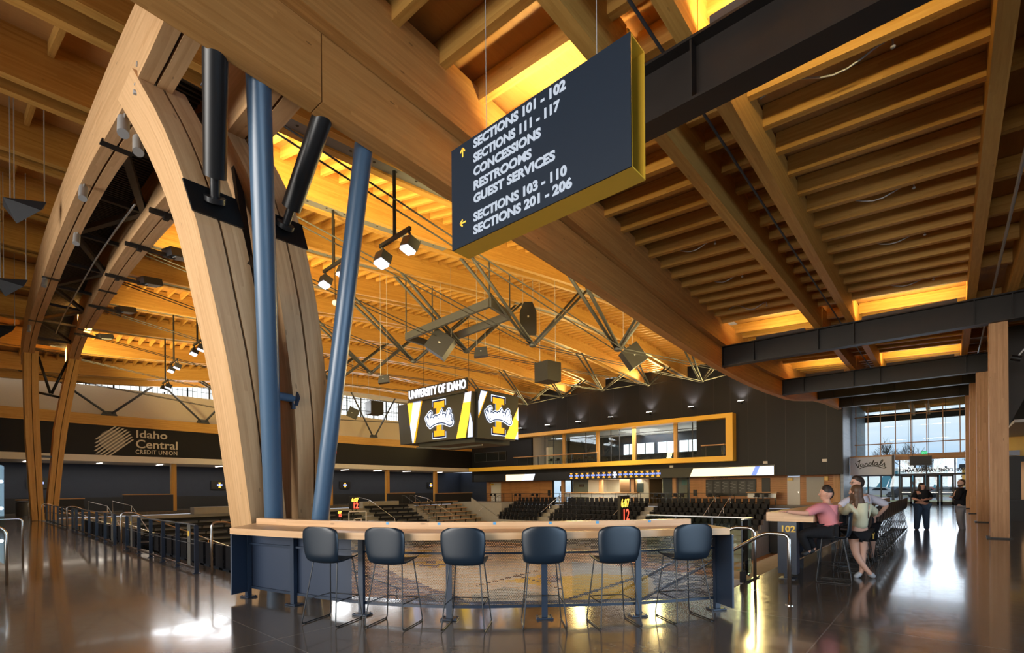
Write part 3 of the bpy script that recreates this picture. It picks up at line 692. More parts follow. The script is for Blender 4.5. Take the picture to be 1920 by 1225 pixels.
# W webs standing on the glulam band
for i, (sn, label) in enumerate(((8.5, 'leftmost'), (14.9, 'second'), (21.2, 'third'), (31.9, 'one beside the scoreboard'))):
    o = thing('wall_strut', W(sn, TL-.3, 7.5), 'V of gray struts on the wooden band under the clerestory, %s' % label, 'strut', 'clerestory struts')
    for sg in (-1, 1):
        e = sn+sg*2.9; ze = roofz(e, 46.2)-.1
        mb = MB(); mb.tube([W(sn+sg*.15, TL-.25, 7.62), W(e, TL-.35, ze)], .085, 9); part('strut', mb, M_GALV, o, 'all')
    mb = MB(); mb.prism([W(sn-.5, TL-.3, 7.46), W(sn+.5, TL-.3, 7.46), W(sn+.36, TL-.3, 7.78), W(sn-.36, TL-.3, 7.78)], Vector((-.16, 0, 0))); part('shoe', mb, M_GALV, o)
# bank lettering on the black fascia
def onleft(px, py, d=.02): q = sv(px, py, t=TL-d); return W(*q)
o = thing('wall_lettering', W(11, TL-.02, 4.6), 'pale bank name lettering with a striped round emblem on the black wall', 'sign')
XL, ZL = (0, 1, 0), (0, 0, 1)
def fitline(name, body, pl, pr, hpx0, hpx1, bold, parent, m, sp=1.0):
    a = sv(pl[0], pl[1], t=TL-.02); b = sv(pr[0], pr[1], t=TL-.02)
    h = abs(sv(pl[0], hpx1, t=TL)[2]-sv(pl[0], hpx0, t=TL)[2])
    return put_text(name, body, h/.72, W(a[0], TL-.02, a[2]), XL, ZL, m, parent, .01, bold, fit=abs(b[0]-a[0]), spacing=sp)
M_PALE = mat('pale_letters', (.62, .58, .50), .6)
fitline('lettering', 'Idaho', (254, 820.5), (312, 822), 806, 820.5, .012, o, M_PALE)
fitline('lettering', 'Central', (254, 840), (332, 841.5), 824, 840, .012, o, M_PALE)
fitline('lettering', 'CREDIT UNION', (254, 851), (332, 852.5), 843, 851, .006, o, M_PALE, 1.1)
mb = MB()
c = sv(210.5, 826, t=TL-.02); cs, cz = c[0], c[2]; R = .80
for i in range(8):
    off = (i-3.5)*.205; d = Vector((.74, .67)); nn = Vector((d.y, -d.x))
    L0, L1 = (-1.35+.16*abs(i-3.5)-.12*i*.4, 1.22-.10*abs(i-3.5)+.07*i*.3)
    a = nn*off+d*L0; b = nn*off+d*L1; wv = Vector((0, .155/.74*.5)) 
    pts = [(a.x, a.y), (a.x+.14, a.y), (b.x+.14, b.y), (b.x, b.y)]
    mb.face([W(cs+p[0], TL-.02, cz+p[1]) for p in pts])
# round field behind the stripes
n = 28
for i in range(8):
    off = (i-4)*.205+.05
mb.prism([W(cs+R*math.cos(2*math.pi*k/n)*1.0, TL-.004, cz+R*math.sin(2*math.pi*k/n)) for k in range(n)], Vector((.004, 0, 0)), 1)
M_EMB = mat('emblem_field', (.20, .185, .16), .6)
part('emblem', mb, [M_PALE, M_EMB], o)
# soffit strip lights, columns, screens
for i, (px, py) in enumerate(((45, 866), (185, 869), (305, 871), (408, 875), (648, 881), (712, 882.5), (767, 884), (817, 886))):
    s = sv(px, py, z=3.93)[0]; t0 = 51.4
    mb = MB(); mb.box(s-.07, s+.07, t0-.75, t0+.75, 3.895, 3.925)
    solo('strip_light', mb, M_STRIP, 'slim white strip light set in the pale soffit, %s from the left' % ('first', 'second', 'third', 'fourth', 'fifth', 'sixth', 'seventh', 'eighth')[i], 'light', 'soffit strip lights')
for s0, s1 in ((1, 22), (24, 46)): area('soffit_light', W((s0+s1)/2, 51.6, 3.85), W((s0+s1)/2, 51.6, 0), s1-s0, .5, 260, (1, .88, .72)).rotation_euler = (0, 0, math.pi/2)
for i, px in enumerate((325, 619, 726, 816)):
    s = sv(px, 900, t=49.4)[0]
    mb = MB(); mb.box(s-.19, s+.19, 49.2, 49.6, 0, 3.93, 'z'); solo('timber_post', mb, M_ROOF, 'slim golden timber post under the pale soffit, %s' % ('left of the near arch leg', 'just right of the near arch leg', 'left of the bleacher stairs', 'by the far corner')[i], 'column', 'far-left posts')
M_SCR = emat('dark_screen', (.01, .011, .014), .6); M_BLUEL = emat('blue_glow', (.35, .45, 1), 1.5); M_GOLDE = emat('gold_glow', (1, .55, .06), 1.6); M_WHE = emat('white_glow', (.85, .88, 1), 1.6); M_BLKE = emat('black_led', (.012, .011, .011), 1.0)
def logoI(mb, P, h, m, k=1.0):
    """block letter I: P(u,v) maps to the face"""
    w = h*.42*k; a, b = w/2, w*.23; f = h*.17
    pts = [(-a, -h/2), (a, -h/2), (a, -h/2+f), (b, -h/2+f), (b, h/2-f), (a, h/2-f), (a, h/2), (-a, h/2), (-a, h/2-f), (-b, h/2-f), (-b, -h/2+f), (-a, -h/2+f)]
    for q in ((0, 1, 2, 11), (2, 3, 10, 11), (3, 4, 9, 10), (4, 5, 8, 9), (5, 6, 7, 8)): mb.face([P(*pts[i]) for i in q], None, m)
for i, (px, py, w) in enumerate(((74, 906, 1.5), (412, 910, 1.5), (647, 910, 1.35), (808, 910, 1.2))):
    q = sv(px, py, t=53.85); s = q[0]; z = q[2]
    o = thing('wall_screen', W(s, 53.85, z-.45), 'black wall screen with a small emblem, %s' % ('half hidden by the far arch leg', 'left of the near arch leg', 'left of the bleacher stairs', 'in the far corner')[i], 'screen', 'wall screens')
    mb = MB(); mb.box(s-w/2, s+w/2, 53.85, 53.92, z-.42, z+.42); part('casing', mb, M_BLKST, o)
    mb = MB(); P = lambda u, v: W(s+u, 53.84, z+v); logoI(mb, P, .5, 0, 1.1); mb.face([P(-.24, -.09), P(.24, -.09), P(.24, .09), P(-.24, .09)], None, 1); part('picture', mb, [M_GOLDE, M_BLUEL], o)
# half-height counters on the far-left concourse
for i, (p0, p1, zt) in enumerate(((30, 52, 1.12), (112, 158, 1.15), (232, 325, 1.4))):
    s0 = sv(p0, 940, t=48.9)[0]; s1 = sv(p1, 940, t=48.9)[0]
    o = thing('low_partition', W((s0+s1)/2, 49, 0), 'dark half-height partition with a wooden cap far left, %s' % ('beside the trash can', 'right of the far arch leg', 'the wide blue-gray one')[i], 'partition')
    mb = MB(); mb.box(s0, s1, 48.9, 49.2, 0, zt-.06); part('panel', mb, M_DKBLUE if i == 2 else M_DKGRAY, o)
    mb = MB(); mb.box(s0-.03, s1+.03, 48.84, 49.26, zt-.06, zt); part('cap', mb, M_BENCH, o)
for i, (p0, p1, zt) in enumerate(((728, 778, 1.25), (818, 908, 1.15))):
    s0 = sv(p0, 930, t=48.4)[0]; s1 = min(sv(p1, 930, t=48.4)[0], 47.2)
    o = thing('low_partition', W((s0+s1)/2, 48.5, 0), 'dark half-height counter with a wooden cap, %s' % ('above the bleacher stairs', 'in the far corner above the wooden benches')[i], 'partition')
    mb = MB(); mb.box(s0, s1, 48.4, 48.7, 0, zt-.06); part('panel', mb, M_DKGRAY, o); mb = MB(); mb.box(s0-.03, s1+.03, 48.34, 48.76, zt-.06, zt); part('cap', mb, M_BENCH, o)
# trash can
q = sv(40, 968, z=0); o = thing('trash_can', W(q[0], 46.3, 0), 'round gray metal trash can by the far-left counter', 'trash can')
mb = MB(); mb.lathe([(.33, .03), (.345, .1), (.345, .86), (.35, .9)], W(q[0], 46.3, 0), 20); part('drum', mb, M_GALV, o, True)
mb = MB(); mb.lathe([(.36, .9), (.36, .95), (.30, 1.02), (.12, 1.04)], W(q[0], 46.3, 0), 20); part('lid', mb, M_BLKST, o, True)
# ------------------------------------------------------------------ END WALL (s = 47.4) with gold-framed suite
SE = 47.4
zb = 2.56
M_BLK2 = M_BLACK
def ts(px, s=SE, y=880): return sv(px, y, s=s)[1]
tR = 6.45
mb = MB()
mb.box(SE, SE+.3, tR, 14.4, zb, 12.9); mb.box(SE, SE+.3, 14.4, 38.2, 8.0, 13.4); mb.box(SE, SE+.3, 38.2, TL, zb, 13.0); mb.box(SE, SE+.3, 14.4, 38.2, zb, 4.2); mb.box(SE, SE+.3, 14.4, 18.0, 4.2, 8.0)
struct('wall_end', mb, M_BLACK)
for i in range(28):
    t = 7.4+i*1.5
    mb = MB(); mb.box(SE-.008, SE, t-.012, t+.012, 8.5 if 14 < t < 48.6 else zb, 12.9)
    if i < 28: struct('trim_%d' % (i+2), mb, M_INK)
# gold frame
o = thing('suite_surround', W(SE-.5, 26, 4), 'protruding gold surround around the suite opening on the dark end wall', 'frame')
s0 = SE-1.0
mb = MB(); mb.box(s0, SE, 14.4, 48.2, 3.95, 4.42); part('sill', mb, M_YEL, o)
mb = MB(); mb.box(s0, SE, 14.4, 48.2, 7.85, 8.25); part('head', mb, M_YEL, o)
mb = MB(); mb.box(s0, SE, 14.4, 15.0, 4.42, 7.85); part('jamb', mb, M_YEL, o)
# suite room behind glass
mb = MB(); mb.box(SE+.3, 55, 17.9, 18.0, 4.2, 8.0); mb.box(SE+.3, 55, 38.2, 38.3, 4.2, 8.0); struct('wall_suite_side', mb, M_CREAM)
mb = MB(); mb.box(SE+.3, 55.2, 17.9, 38.3, 7.95, 8.05); struct('ceiling_suite', mb, M_WHITE)
mb = MB(); mb.box(SE, 55.2, 17.9, 38.3, 4.1, 4.2); struct('floor_suite', mb, M_CONC)
M_SKYW = emat('bright_outdoor_panes', (.86, .93, 1), 2.6)
mb = MB(); mb.box(55, 55.1, 17.9, 38.3, 4.2, 8.0); struct('wall_suite_back', mb, M_DKBLUE)
for i, (a, b) in enumerate(((18.3, 20.4), (20.7, 22.8), (23.1, 25.4), (25.8, 28.0), (28.3, 29.8))):
    mb = MB(); mb.box(54.92, 54.98, a, b, 4.9, 6.9); w = struct('window_%d' % (wi+1), mb, M_SKYW); wi += 1
    mb = MB(); mb.box(54.86, 54.92, (a+b)/2-.04, (a+b)/2+.04, 4.9, 6.9); mb.box(54.86, 54.92, a-.06, a, 4.9, 6.95); part('muntins', mb, M_BLKST, w)
area('suite_light', W(51, 25, 7.8), W(51, 25, 4), 18, 4, 1600, (1, .93, .82)).rotation_euler = (0, 0, math.pi/2)
for i, px in enumerate((1058, 1121, 1189, 1267)):
    t = ts(px, SE+.55, 830)
    mb = MB(); mb.box(SE+.4, SE+.7, t-.17, t+.17, 4.2, 7.95, 'z'); solo('suite_post', mb, M_ROOF, 'golden post between suite windows, %s from the left' % ('first', 'second', 'third', 'fourth')[i], 'column', 'suite posts')
tm = [ts(p, SE+1, 830) for p in (1022, 1038, 1099, 1146, 1162, 1299, 1316)]
mb = MB(); mb.box(SE+.95, SE+.97, 18.0, 36.4, 4.2, 7.95); w = struct('window_%d' % (wi+1), mb, M_GLASS); wi += 1
mb = MB()
for t in tm: mb.box(SE+.93, SE+.99, t-.04, t+.04, 4.2, 7.95)
mb.box(SE+.93, SE+.99, 18, 36.4, 7.35, 7.42); part('mullions', mb, M_GALV, w)
# pale doorway at the suite's left end
mb = MB(); mb.box(SE+1.05, SE+1.1, ts(1038, SE+1, 840), ts(1024, SE+1, 840), 4.2, 6.6); struct('door_1', mb, M_WHITE)
# suite drink rails with stools
for i, (pa, pb, y) in enumerate(((965, 1121, 0), (1316, 1360, 0))):
    ta, tb = max(ts(pb, SE-.6), 15.06), ts(pa, SE-.6)
    o = thing('drink_rail', W(SE-.7, (ta+tb)/2, 4.42), 'wooden-topped glass drink rail on the suite balcony, %s' % ('the long left one', 'the short right one by the gold jamb')[i], 'railing')
    mb = MB(); mb.box(SE-.85, SE-.5, ta, tb, 5.42, 5.52); part('cap', mb, M_BENCH, o)
    mb = MB(); mb.box(SE-.72, SE-.70, ta, tb, 4.55, 5.38); part('glass', mb, M_GLASS, o)
    k = ta+.1
    while k < tb: 
        mb = MB(); mb.box(SE-.76, SE-.68, k-.03, k+.03, 4.424, 5.42); part('post', mb, M_BLKST, o); k += 1.6
st0 = None
def small_stool(s, t, z, label, group):
    global st0
    if st0 is None:
        st0 = thing('bar_stool', W(0, 0, 0), label, 'stool', group)
        mb = MB(); mb.box(-.2, .2, -.2, .2, .70, .76); mb.box(.16, .2, -.2, .2, .76, 1.0); part('seat_shell', mb, M_SEAT, st0)
        for a in (-.18, .18):
            for b in (-.18, .18):
                mb = MB(); mb.tube([W(a*1.15, b*1.15, 0), W(a*.8, b*.8, .70)], .014, 5); part('leg', mb, M_BLKST, st0)
        st0.location = W(s, t, z); return st0
    return dup(st0, W(s, t, z), None, label, group)
for i in range(7): small_stool(SE+.62, ts(1032+13*i, SE+.62), 4.203, 'small dark stool behind the balcony drink rail of the suite', 'suite rail stools')
for i in range(9): small_stool(SE+2.2, 19+i*1.25, 4.203, 'dark stool silhouetted against the bright suite windows', 'suite window stools')
mb = MB(); mb.box(SE+2.6, SE+3.1, 18.6, 30.4, 5.2, 5.28); mb.box(SE+2.8, SE+2.9, 18.8, 30.2, 4.2, 5.2); solo('suite_counter', mb, M_DKGRAY, 'dark standing counter inside the suite before the bright windows', 'counter')
# operator window left of the suite
a, b = ts(948.5, SE-.03, 855), ts(891, SE-.03, 857)
z0, z1 = sv(920, 865, s=SE)[2], sv(920, 849, s=SE)[2]
mb = MB(); mb.box(SE-.05, SE-.01, a, b, z0, z1); w = struct('window_%d' % (wi+1), mb, mat('dark_glass', (.012, .014, .016), .1)); wi += 1
mb = MB(); mb.box(SE-.09, SE-.05, a-.05, b+.05, z0-.06, z0); mb.box(SE-.09, SE-.05, a-.05, b+.05, z1, z1+.06)
for t in (a-.05, a+1.2, (a+b)/2+.6, b): mb.box(SE-.09, SE-.05, t, t+.06, z0, z1)
part('frame', mb, M_GALV, w)
# wall-washer lights along the top of the dark wall
M_WL = emat('washer_lens', (1, .93, .80), 22)
for i, (px, py) in enumerate(((975, 803), (1026, 797), (1084, 791), (1145, 782), (1217, 773), (1296, 763), (1389, 752))):
    q = sv(px, py, s=SE-.45); t, z = q[1], q[2]
    o = thing('wall_washer', W(SE-.3, t, z), 'small wall light glowing up the dark end wall, %s from the left' % ('first', 'second', 'third', 'fourth', 'fifth', 'sixth', 'seventh')[i], 'light', 'wall washers')
    mb = MB(); mb.box(SE-.5, SE-.02, t-.04, t+.04, z-.22, z-.14); mb.box(SE-.62, SE-.3, t-.3, t+.3, z-.12, z-.02); part('housing', mb, M_BLKST, o)
    mb = MB(); mb.box(SE-.58, SE-.34, t-.25, t+.25, z-.02, z+.0); part('lens', mb, M_WL, o)
    L = bpy.data.lights.new('washer_glow', 'SPOT'); L.energy = 330; L.color = (1, .90, .76); L.spot_size = math.radians(95); L.spot_blend = .8; L.shadow_soft_size = .15
    lo = bpy.data.objects.new('washer_glow', L); COL.objects.link(lo); lo.location = W(SE-.48, t, z+.1); lo.rotation_euler = Vector((0, .35, 1)).to_track_quat('-Z', 'Y').to_euler()
# white emergency heads on the dark wall
for i, (px, py) in enumerate(((1435, 867.5), (1546, 863.5), (1259, 875))):
    q = sv(px, py, s=SE-.1); mb = MB(); mb.box(SE-.14, SE-.0, q[1]-.17, q[1]+.17, q[2]-.11, q[2]+.11); mb.box(SE-.2, SE-.14, q[1]-.1, q[1]+.1, q[2]-.02, q[2]+.08)
    solo('emergency_light', mb, M_WHITE, 'small white emergency light box on the dark end wall, %s' % ('above the LED ribbon', 'near its right end', 'under the gold sill')[i], 'light', 'emergency lights')
# LED ribbon
o = thing('led_ribbon', W(SE-.1, 27, 2.6), 'black LED ribbon under the gold sill with gold bands and block letters', 'screen')
ra, rb = ts(1451, SE-.1), ts(889, SE-.1)
mb = MB(); mb.box(SE-.12, SE-.01, ra-.1, rb, 2.58, 3.5); part('casing', mb, M_BLKST, o)
zz0, zz1 = 2.63, 3.40
M_LEDG = emat('led_pale_gold', (1, .76, .42), 1.9); M_LEDW = emat('led_pale_blue', (.80, .86, 1), 1.9); M_LEDB = emat('led_blue', (.25, .35, .95), 1.2); M_LEDO = emat('led_orange', (.95, .42, .05), 1.2)
def led(pa, pb, sk0, sk1, m):
    a0, b0 = ts(pa, SE-.13, 890), ts(pb, SE-.13, 890)
    return [W(SE-.125, a0, zz0), W(SE-.125, b0, zz0), W(SE-.125, b0-sk1, zz1), W(SE-.125, a0-sk0, zz1)]
mb = MB()
for pa, pb, k0, k1, m in ((948.5, 978, 0, .5, 0), (978, 999, .5, .35, 1), (1293, 1408, .35, .35, 0), (1408, 1418, .35, .3, 2), (1418, 1450.5, .3, 0, 1)):
    mb.face(led(pa, pb, k0, k1, m), None, m)
part('picture', mb, [M_LEDG, M_LEDW, M_LEDB], o)
mb = MB()
for i in range(17):
    px = 1071+i*(1234-1071)/16; t = ts(px, SE-.13, 890); m = 2 if i == 8 else 0
    logoI(mb, lambda u, v: W(SE-.128, t-u, 3.02+v), .62, m, 1.25)
    mb.face([W(SE-.131, t-.26, 2.93), W(SE-.131, t+.26, 2.93), W(SE-.131, t+.26, 3.12), W(SE-.131, t-.26, 3.12)], None, 2 if i == 8 else 1)
part('letters', mb, [M_LEDO, M_LEDB, M_LEDW], o)
# lower level under the ribbon: cedar wall, offices, menu boards
SB = 50.2
def tb_(px, y=915, s=SB): return sv(px, y, s=s)[1]
mb = MB(); mb.box(SE+.3, 56.5, tR, TL, 2.66, 2.8); struct('ceiling_end_concourse', mb, M_WHITE)
o1, o2 = tb_(1037), tb_(1293)
def slatwall(name, ta, tb):
    mb = MB()
    mb.box(SB+.04, SB+.2, ta, tb, 0, 2.66, 't')
    n = 16
    for i in range(n): mb.box(SB, SB+.04, ta, tb, i*.165+.02, i*.165+.15, 't')
    return struct(name, mb, M_SLAT)
slatwall('wall_cedar_left', o1, TL); slatwall('wall_cedar_right', tb_(1476), o2); slatwall('wall_cedar_far', 6.5, tb_(1500))
for i, (pa, pb) in enumerate(((921, 939), (1476, 1500))):
    a, b = tb_(pb, 915, SB-.05), tb_(pa, 915, SB-.05); mb = MB(); mb.box(SB-.06, SB-.005, a, b, 0, 2.5); d = struct('door_%d' % (i+2), mb, M_WHITE)
    mb = MB(); mb.box(SB-.09, SB-.06, a+.1, a+.14, 1.0, 1.2); part('handle', mb, M_SS, d)
    mb = MB(); mb.box(SB-.4, SB-.06, b-.5, b-.1, 2.15, 2.35); part('gold_sign', mb, M_YEL, d)
# gray panel, gold box and cream door further right
a, b = tb_(1545), tb_(1512); mb = MB(); mb.box(SB-.04, SB-.003, a, b, .2, 2.4); solo('gray_panel', mb, mat('gray_stone', (.42, .40, .36), .6), 'large gray panel on the cedar wall behind the seated man', 'panel')
a, b = tb_(1554), tb_(1547); mb = MB(); mb.box(SB-.3, SB-.04, a, b, 2.1, 2.45); solo('gold_sign_box', mb, M_YEL, 'small gold sign box on the cedar wall near the entry', 'sign')
q = tb_(1570); mb = MB(); mb.box(SB-.5, SB-.1, q-.25, q+.25, 0, 2.62, 'z'); solo('timber_post', mb, M_COLW, 'brown timber post at the end of the cedar wall behind the tall man', 'column')
# offices
mb = MB(); mb.box(54.6, 54.8, o2, o1, 0, 2.66); struct('wall_office_back', mb, mat('office_plaster', (.62, .56, .47), .7))
area('office_light', W(52.5, (o1+o2)/2, 2.6), W(52.5, (o1+o2)/2, 0), abs(o1-o2), 2.2, 1300, (1, .86, .66)).rotation_euler = (0, 0, math.pi/2)
mb = MB(); mb.box(SB+.02, SB+.04, o2, o1, 0.02, 2.6); w = struct('window_%d' % (wi+1), mb, M_GLASS); wi += 1
for i, px in enumerate((1037, 1072, 1125, 1182, 1262, 1290)):
    t = tb_(px); mb = MB(); mb.box(SB-.02, SB+.12, t-.09, t+.09, 0, 2.66); part('mullion', mb, M_BLKST, w)
for i, px in enumerate((1059, 1130, 1190, 1268)):
    t = tb_(px); mb = MB(); mb.box(SB-.5, SB-.15, t-.2, t+.2, 0, 2.64, 'z'); solo('timber_post', mb, M_COLW, 'brown timber post before the lit offices, %s from the left' % ('first', 'second', 'third', 'fourth')[i], 'column', 'office posts')
for i, px in enumerate((1100, 1160, 1215, 1240)):
    t = tb_(px); mb = MB(); mb.box(SB+.3, 54.6, t-.05, t+.05, 0, 2.6); struct('wall_office_%s' % 'abcd'[i], mb, mat('office_side', ((.60, .55, .47), (.50, .26, .12), (.45, .24, .11), (.60, .55, .48))[i], .7))
for i, (px, py, w, h, c) in enumerate(((1053, 917, .45, .7, (.04, .05, .06)), (1090, 911, .7, .35, (.3, .16, .07)), (1200, 915, .8, 1.1, (.03, .05, .05)), (1256, 909, .5, .8, (.35, .10, .05)), (1172, 919, .45, .5, (.05, .05, .05)), (1284, 905, .7, .6, (.35, .62, .55)))):
    q = sv(px, py, s=54.5); mb = MB(); mb.box(54.5, 54.6, q[1]-w/2, q[1]+w/2, q[2]-h/2, q[2]+h/2)
    solo('office_picture', mb, mat('office_picture', c, .5), 'framed picture on the office back wall, %s from the left' % ('first', 'second', 'fourth', 'fifth', 'third', 'last')[i], 'picture', 'office pictures')
t = tb_(1221); mb = MB(); mb.lathe([(.02, 1.9), (.35, .3), (.3, .28), (.06, .02)][::-1], W(52.2, t-.55, 0), 10); solo('indoor_tree', mb, mat('dark_foliage', (.012, .02, .018), .8), 'dark cone-shaped tree standing inside the right office', 'tree')
# menu boards
ma, mb_ = tb_(1418), tb_(1324)
o = thing('menu_board', W(SB-.1, (ma+mb_)/2, .9), 'long black menu board with six panels of small writing on the cedar wall', 'menu board')
mb = MB(); mb.box(SB-.1, SB-.02, ma, mb_, .75, 2.36); part('backing', mb, M_INK, o)
M_MENU = mat('chalk_panel', (.05, .05, .05), .5); M_CHALK = mat('chalk_lines', (.28, .28, .27), .6)
for i in range(6):
    w6 = (mb_-ma)/6; a = ma+w6*i+.1; mb = MB(); mb.box(SB-.13, SB-.1, a, a+w6-.2, .9, 2.2)
    pnl = part('panel', mb, M_MENU, o)
    mb = MB()
    for j in range(11): 
        if (i*7+j*3) % 5: mb.box(SB-.135, SB-.13, a+.15+.25*((j*5+i) % 3), a+w6-.35, 1.0+j*.105, 1.0+j*.105+.035)
    part('writing_lines', mb, M_CHALK, pnl)
q = sv(1436, 912, s=SB-.1); mb = MB(); mb.box(SB-.1, SB-.02, q[1]-.35, q[1]+.35, q[2]-.75, q[2]+.75); solo('wall_panel', mb, M_INK, 'narrow black panel on the cedar wall right of the menu board', 'panel')
for i, px in enumerate((1029, 1303)):
    q = sv(px, 925, s=SB-.1); mb = MB(); mb.box(SB-.1, SB-.02, q[1]-.17, q[1]+.17, q[2]-.32, q[2]+.35); solo('wall_speaker', mb, M_INK, 'small black box on the cedar wall %s of the offices' % ('left', 'right')[i], 'speaker')
# small lettering strip above the menu boards
put_text('lettering', 'CONCESSIONS', .3, W(SB-.03, tb_(1325), 2.44), (1, 0, 0), (0, 0, 1), M_INK, None, .01, 0, label='small dark lettering above the menu board', cat='sign')
# counters and tables on the end concourse
for i, (pa, pb, sq) in enumerate(((1058, 1197, 47.9), (1400, 1458, 48.6))):
    ta, tb = tb_(pb, 926, sq), tb_(pa, 926, sq)
    o = thing('standing_bar', W(sq, (ta+tb)/2, 0), 'long wooden-topped standing bar above the end seating, %s' % ('before the lit offices', 'below the menu board')[i], 'bar counter')
    mb = MB(); mb.box(sq-.25, sq+.25, ta, tb, 1.02, 1.14); part('top', mb, M_BENCH, o)
    mb = MB(); mb.box(sq-.06, sq-.04, ta+.1, tb-.1, .62, 1.0); part('modesty_panel', mb, M_LGALV, o)
    k = ta+.15
    while k < tb:
        mb = MB(); mb.box(sq-.05, sq+.05, k-.04, k+.04, 0, 1.02); part('leg', mb, M_BLKST, o); k += 1.5
for i, px in enumerate((975, 1007, 1240, 1276, 1342, 1430, 929)):
    t = tb_(px, 930, 48.2); o = thing('high_table', W(48.2, t, 0), 'dark high table with black chairs on the end concourse, %s' % ('left of the offices, first', 'left of the offices, second', 'right of the standing bar', 'before the last office', 'below the menu board', 'at the menu board right end', 'by the white door')[i], 'table', 'end concourse tables')
    mb = MB(); mb.box(47.9, 48.5, t-.6, t+.6, 1.0, 1.05); part('top', mb, M_DKGRAY, o)
    mb = MB(); mb.box(48.15, 48.25, t-.05, t+.05, 0, 1.0); part('pedestal', mb, M_BLKST, o)
    for d in (-.35, .35): small_stool(47.55, t+d, 0, 'small dark stool at a high table on the end concourse', 'end concourse stools')
# guard rail along the end concourse edge
o = thing('guard_rail', W(46.9, 26, 0), 'thin dark guard rail along the top of the end seating', 'railing')
mb = MB(); mb.tube([W(46.95, t, 1.05) for t in (12, 46)], .02, 6); mb.tube([W(46.95, t, .55) for t in (12, 46)], .012, 6); part('rail', mb, M_BLKST, o)
for i in range(24):
    mb = MB(); mb.box(46.93, 46.97, 12+i*1.45, 12.04+i*1.45, 0, 1.05); part('post', mb, M_BLKST, o)
# ------------------------------------------------------------------ BOWL: stepped concrete stands
def stand(name, label, n, fn):
    """fn(i) -> (box args) for step i, solid down to the court"""
    mb = MB()
    for i in range(n): mb.box(*fn(i))
    return solo(name, mb, M_CONC, label, 'stand')
RD, RH = .85, .40
stand('concrete_stand', 'stepped pale concrete stand under the wooden corner benches', 9, lambda i: (36.25, 43.5, 47.4-RD*(i+1), 47.4-RD*i if i else 48.6, -4, -.30-RH*i))
mb = MB(); mb.box(43.52, 47.5, 39.7, 48.6, -4, -.02); solo('corner_platform', mb, M_CONC, 'concrete platform in the far corner of the bowl', 'platform')
stand('concrete_stand', 'long stepped pale concrete stand under the black bleacher benches', 9, lambda i: (4.0, 35.05, 47.4-RD*(i+1), 47.4-RD*i if i else 48.6, -4, -.30-RH*i))
stand('concrete_stand', 'stepped concrete stand below the end wall seating', 9, lambda i: (46.6-RD*(i+1), 46.6-RD*i if i else 47.5, 11.3, 39.65, -4, -.30-RH*i))
stand('concrete_stand', 'stepped concrete stand dropping from the left concourse railing', 9, lambda i: (3.62+RD*i, 3.62+RD*(i+1), 9.2, 39.6, -4, -.42-RH*i))
stand('concrete_stand', 'stepped concrete stand dropping from the concourse by the numbered counter', 7, lambda i: (9.5, 38.8, 2.5+RD*i, 2.5+RD*(i+1), -4, -.42-RH*i))
# aisle steps at the right of the bar
stand('concrete_steps', 'pale concrete steps leading down into the seating right of the bar', 11, lambda i: (7.25, 9.35, 2.5+.30*i, 2.8+.30*i, -4, -.17-.19*i))
mb = MB(); mb.box(6.3, 7.2, 3.1, 6.5, -4, -.35); mb.box(5.0, 6.3, 4.5, 7.5, -4, -.45); solo('concrete_block', mb, M_CONC, 'plain concrete block behind the right end of the bar', 'stand')
mb = MB(); mb.box(9.37, 9.48, 2.8, 6.4, -2.6, -.1); solo('low_parapet', mb, M_WHITE, 'low white wall beside the steps down right of the bar', 'wall')
# benches: black planks on brackets along the far-left stand
def bench(s0, s1, t, z, m, label, group, nbr=4):
    o = thing('bench', W((s0+s1)/2, t, z), label, 'bench', group)
    mb = MB(); mb.box(s0, s1, t-.14, t+.14, z+.38, z+.45, 's'); part('plank', mb, m, o)
    if m is M_SEAT:
        mb = MB(); mb.box(s0, s1, t+.17, t+.21, z+.42, z+.62, 's'); part('back_rail', mb, m, o)
    for j in range(nbr):
        s = s0+(s1-s0)*(j+.5)/nbr; mb = MB(); mb.box(s-.04, s+.04, t-.02, t+.1, z+.003, z+.38); mb.box(s-.04, s+.04, t-.12, t+.1, z+.3, z+.38); part('bracket', mb, M_BLKST, o)
RN = ['top', 'second', 'third', 'fourth', 'fifth', 'sixth', 'seventh', 'eighth']
for i in range(8):
    t = 47.4-RD*i-.35; z = -.30-RH*i
    if i > 0: bench(9.6+(7 if i < 2 else 0), 19.2, t, z, M_SEAT, 'black bleacher bench left of the near arch leg, %s row' % RN[i], 'black bleacher benches', 6)
    if i > 1: bench(20.4, 28.0, t, z, M_SEAT, 'black bleacher bench behind the near arch leg, %s row' % RN[i], 'black bleacher benches', 5)
    if i > 0: bench(29.4, 35.0, t, z, M_SEAT, 'black bleacher bench behind the basketball hoop, %s row' % RN[i], 'black bleacher benches', 4)
    bench(36.4, 43.2, t, z, M_BENCH, 'wooden bleacher bench in the far corner, %s row' % RN[i], 'wooden corner benches', 4)
    bench(4.4, 8.2, t, z, M_BENCH, 'wooden bleacher bench beyond the left railing, %s row' % RN[i], 'wooden benches by the far arch leg', 3)
mb = MB(); mb.box(13.6, 19.2, 46.4, 47.4, -.3, .28); solo('platform', mb, M_CONC, 'pale concrete platform block above the black benches left of the near arch leg', 'platform')
mb = MB(); mb.box(29.4, 34.0, 46.7, 47.4, -.3, .35); solo('platform', mb, M_CONC, 'pale concrete platform block above the benches behind the hoop', 'platform')
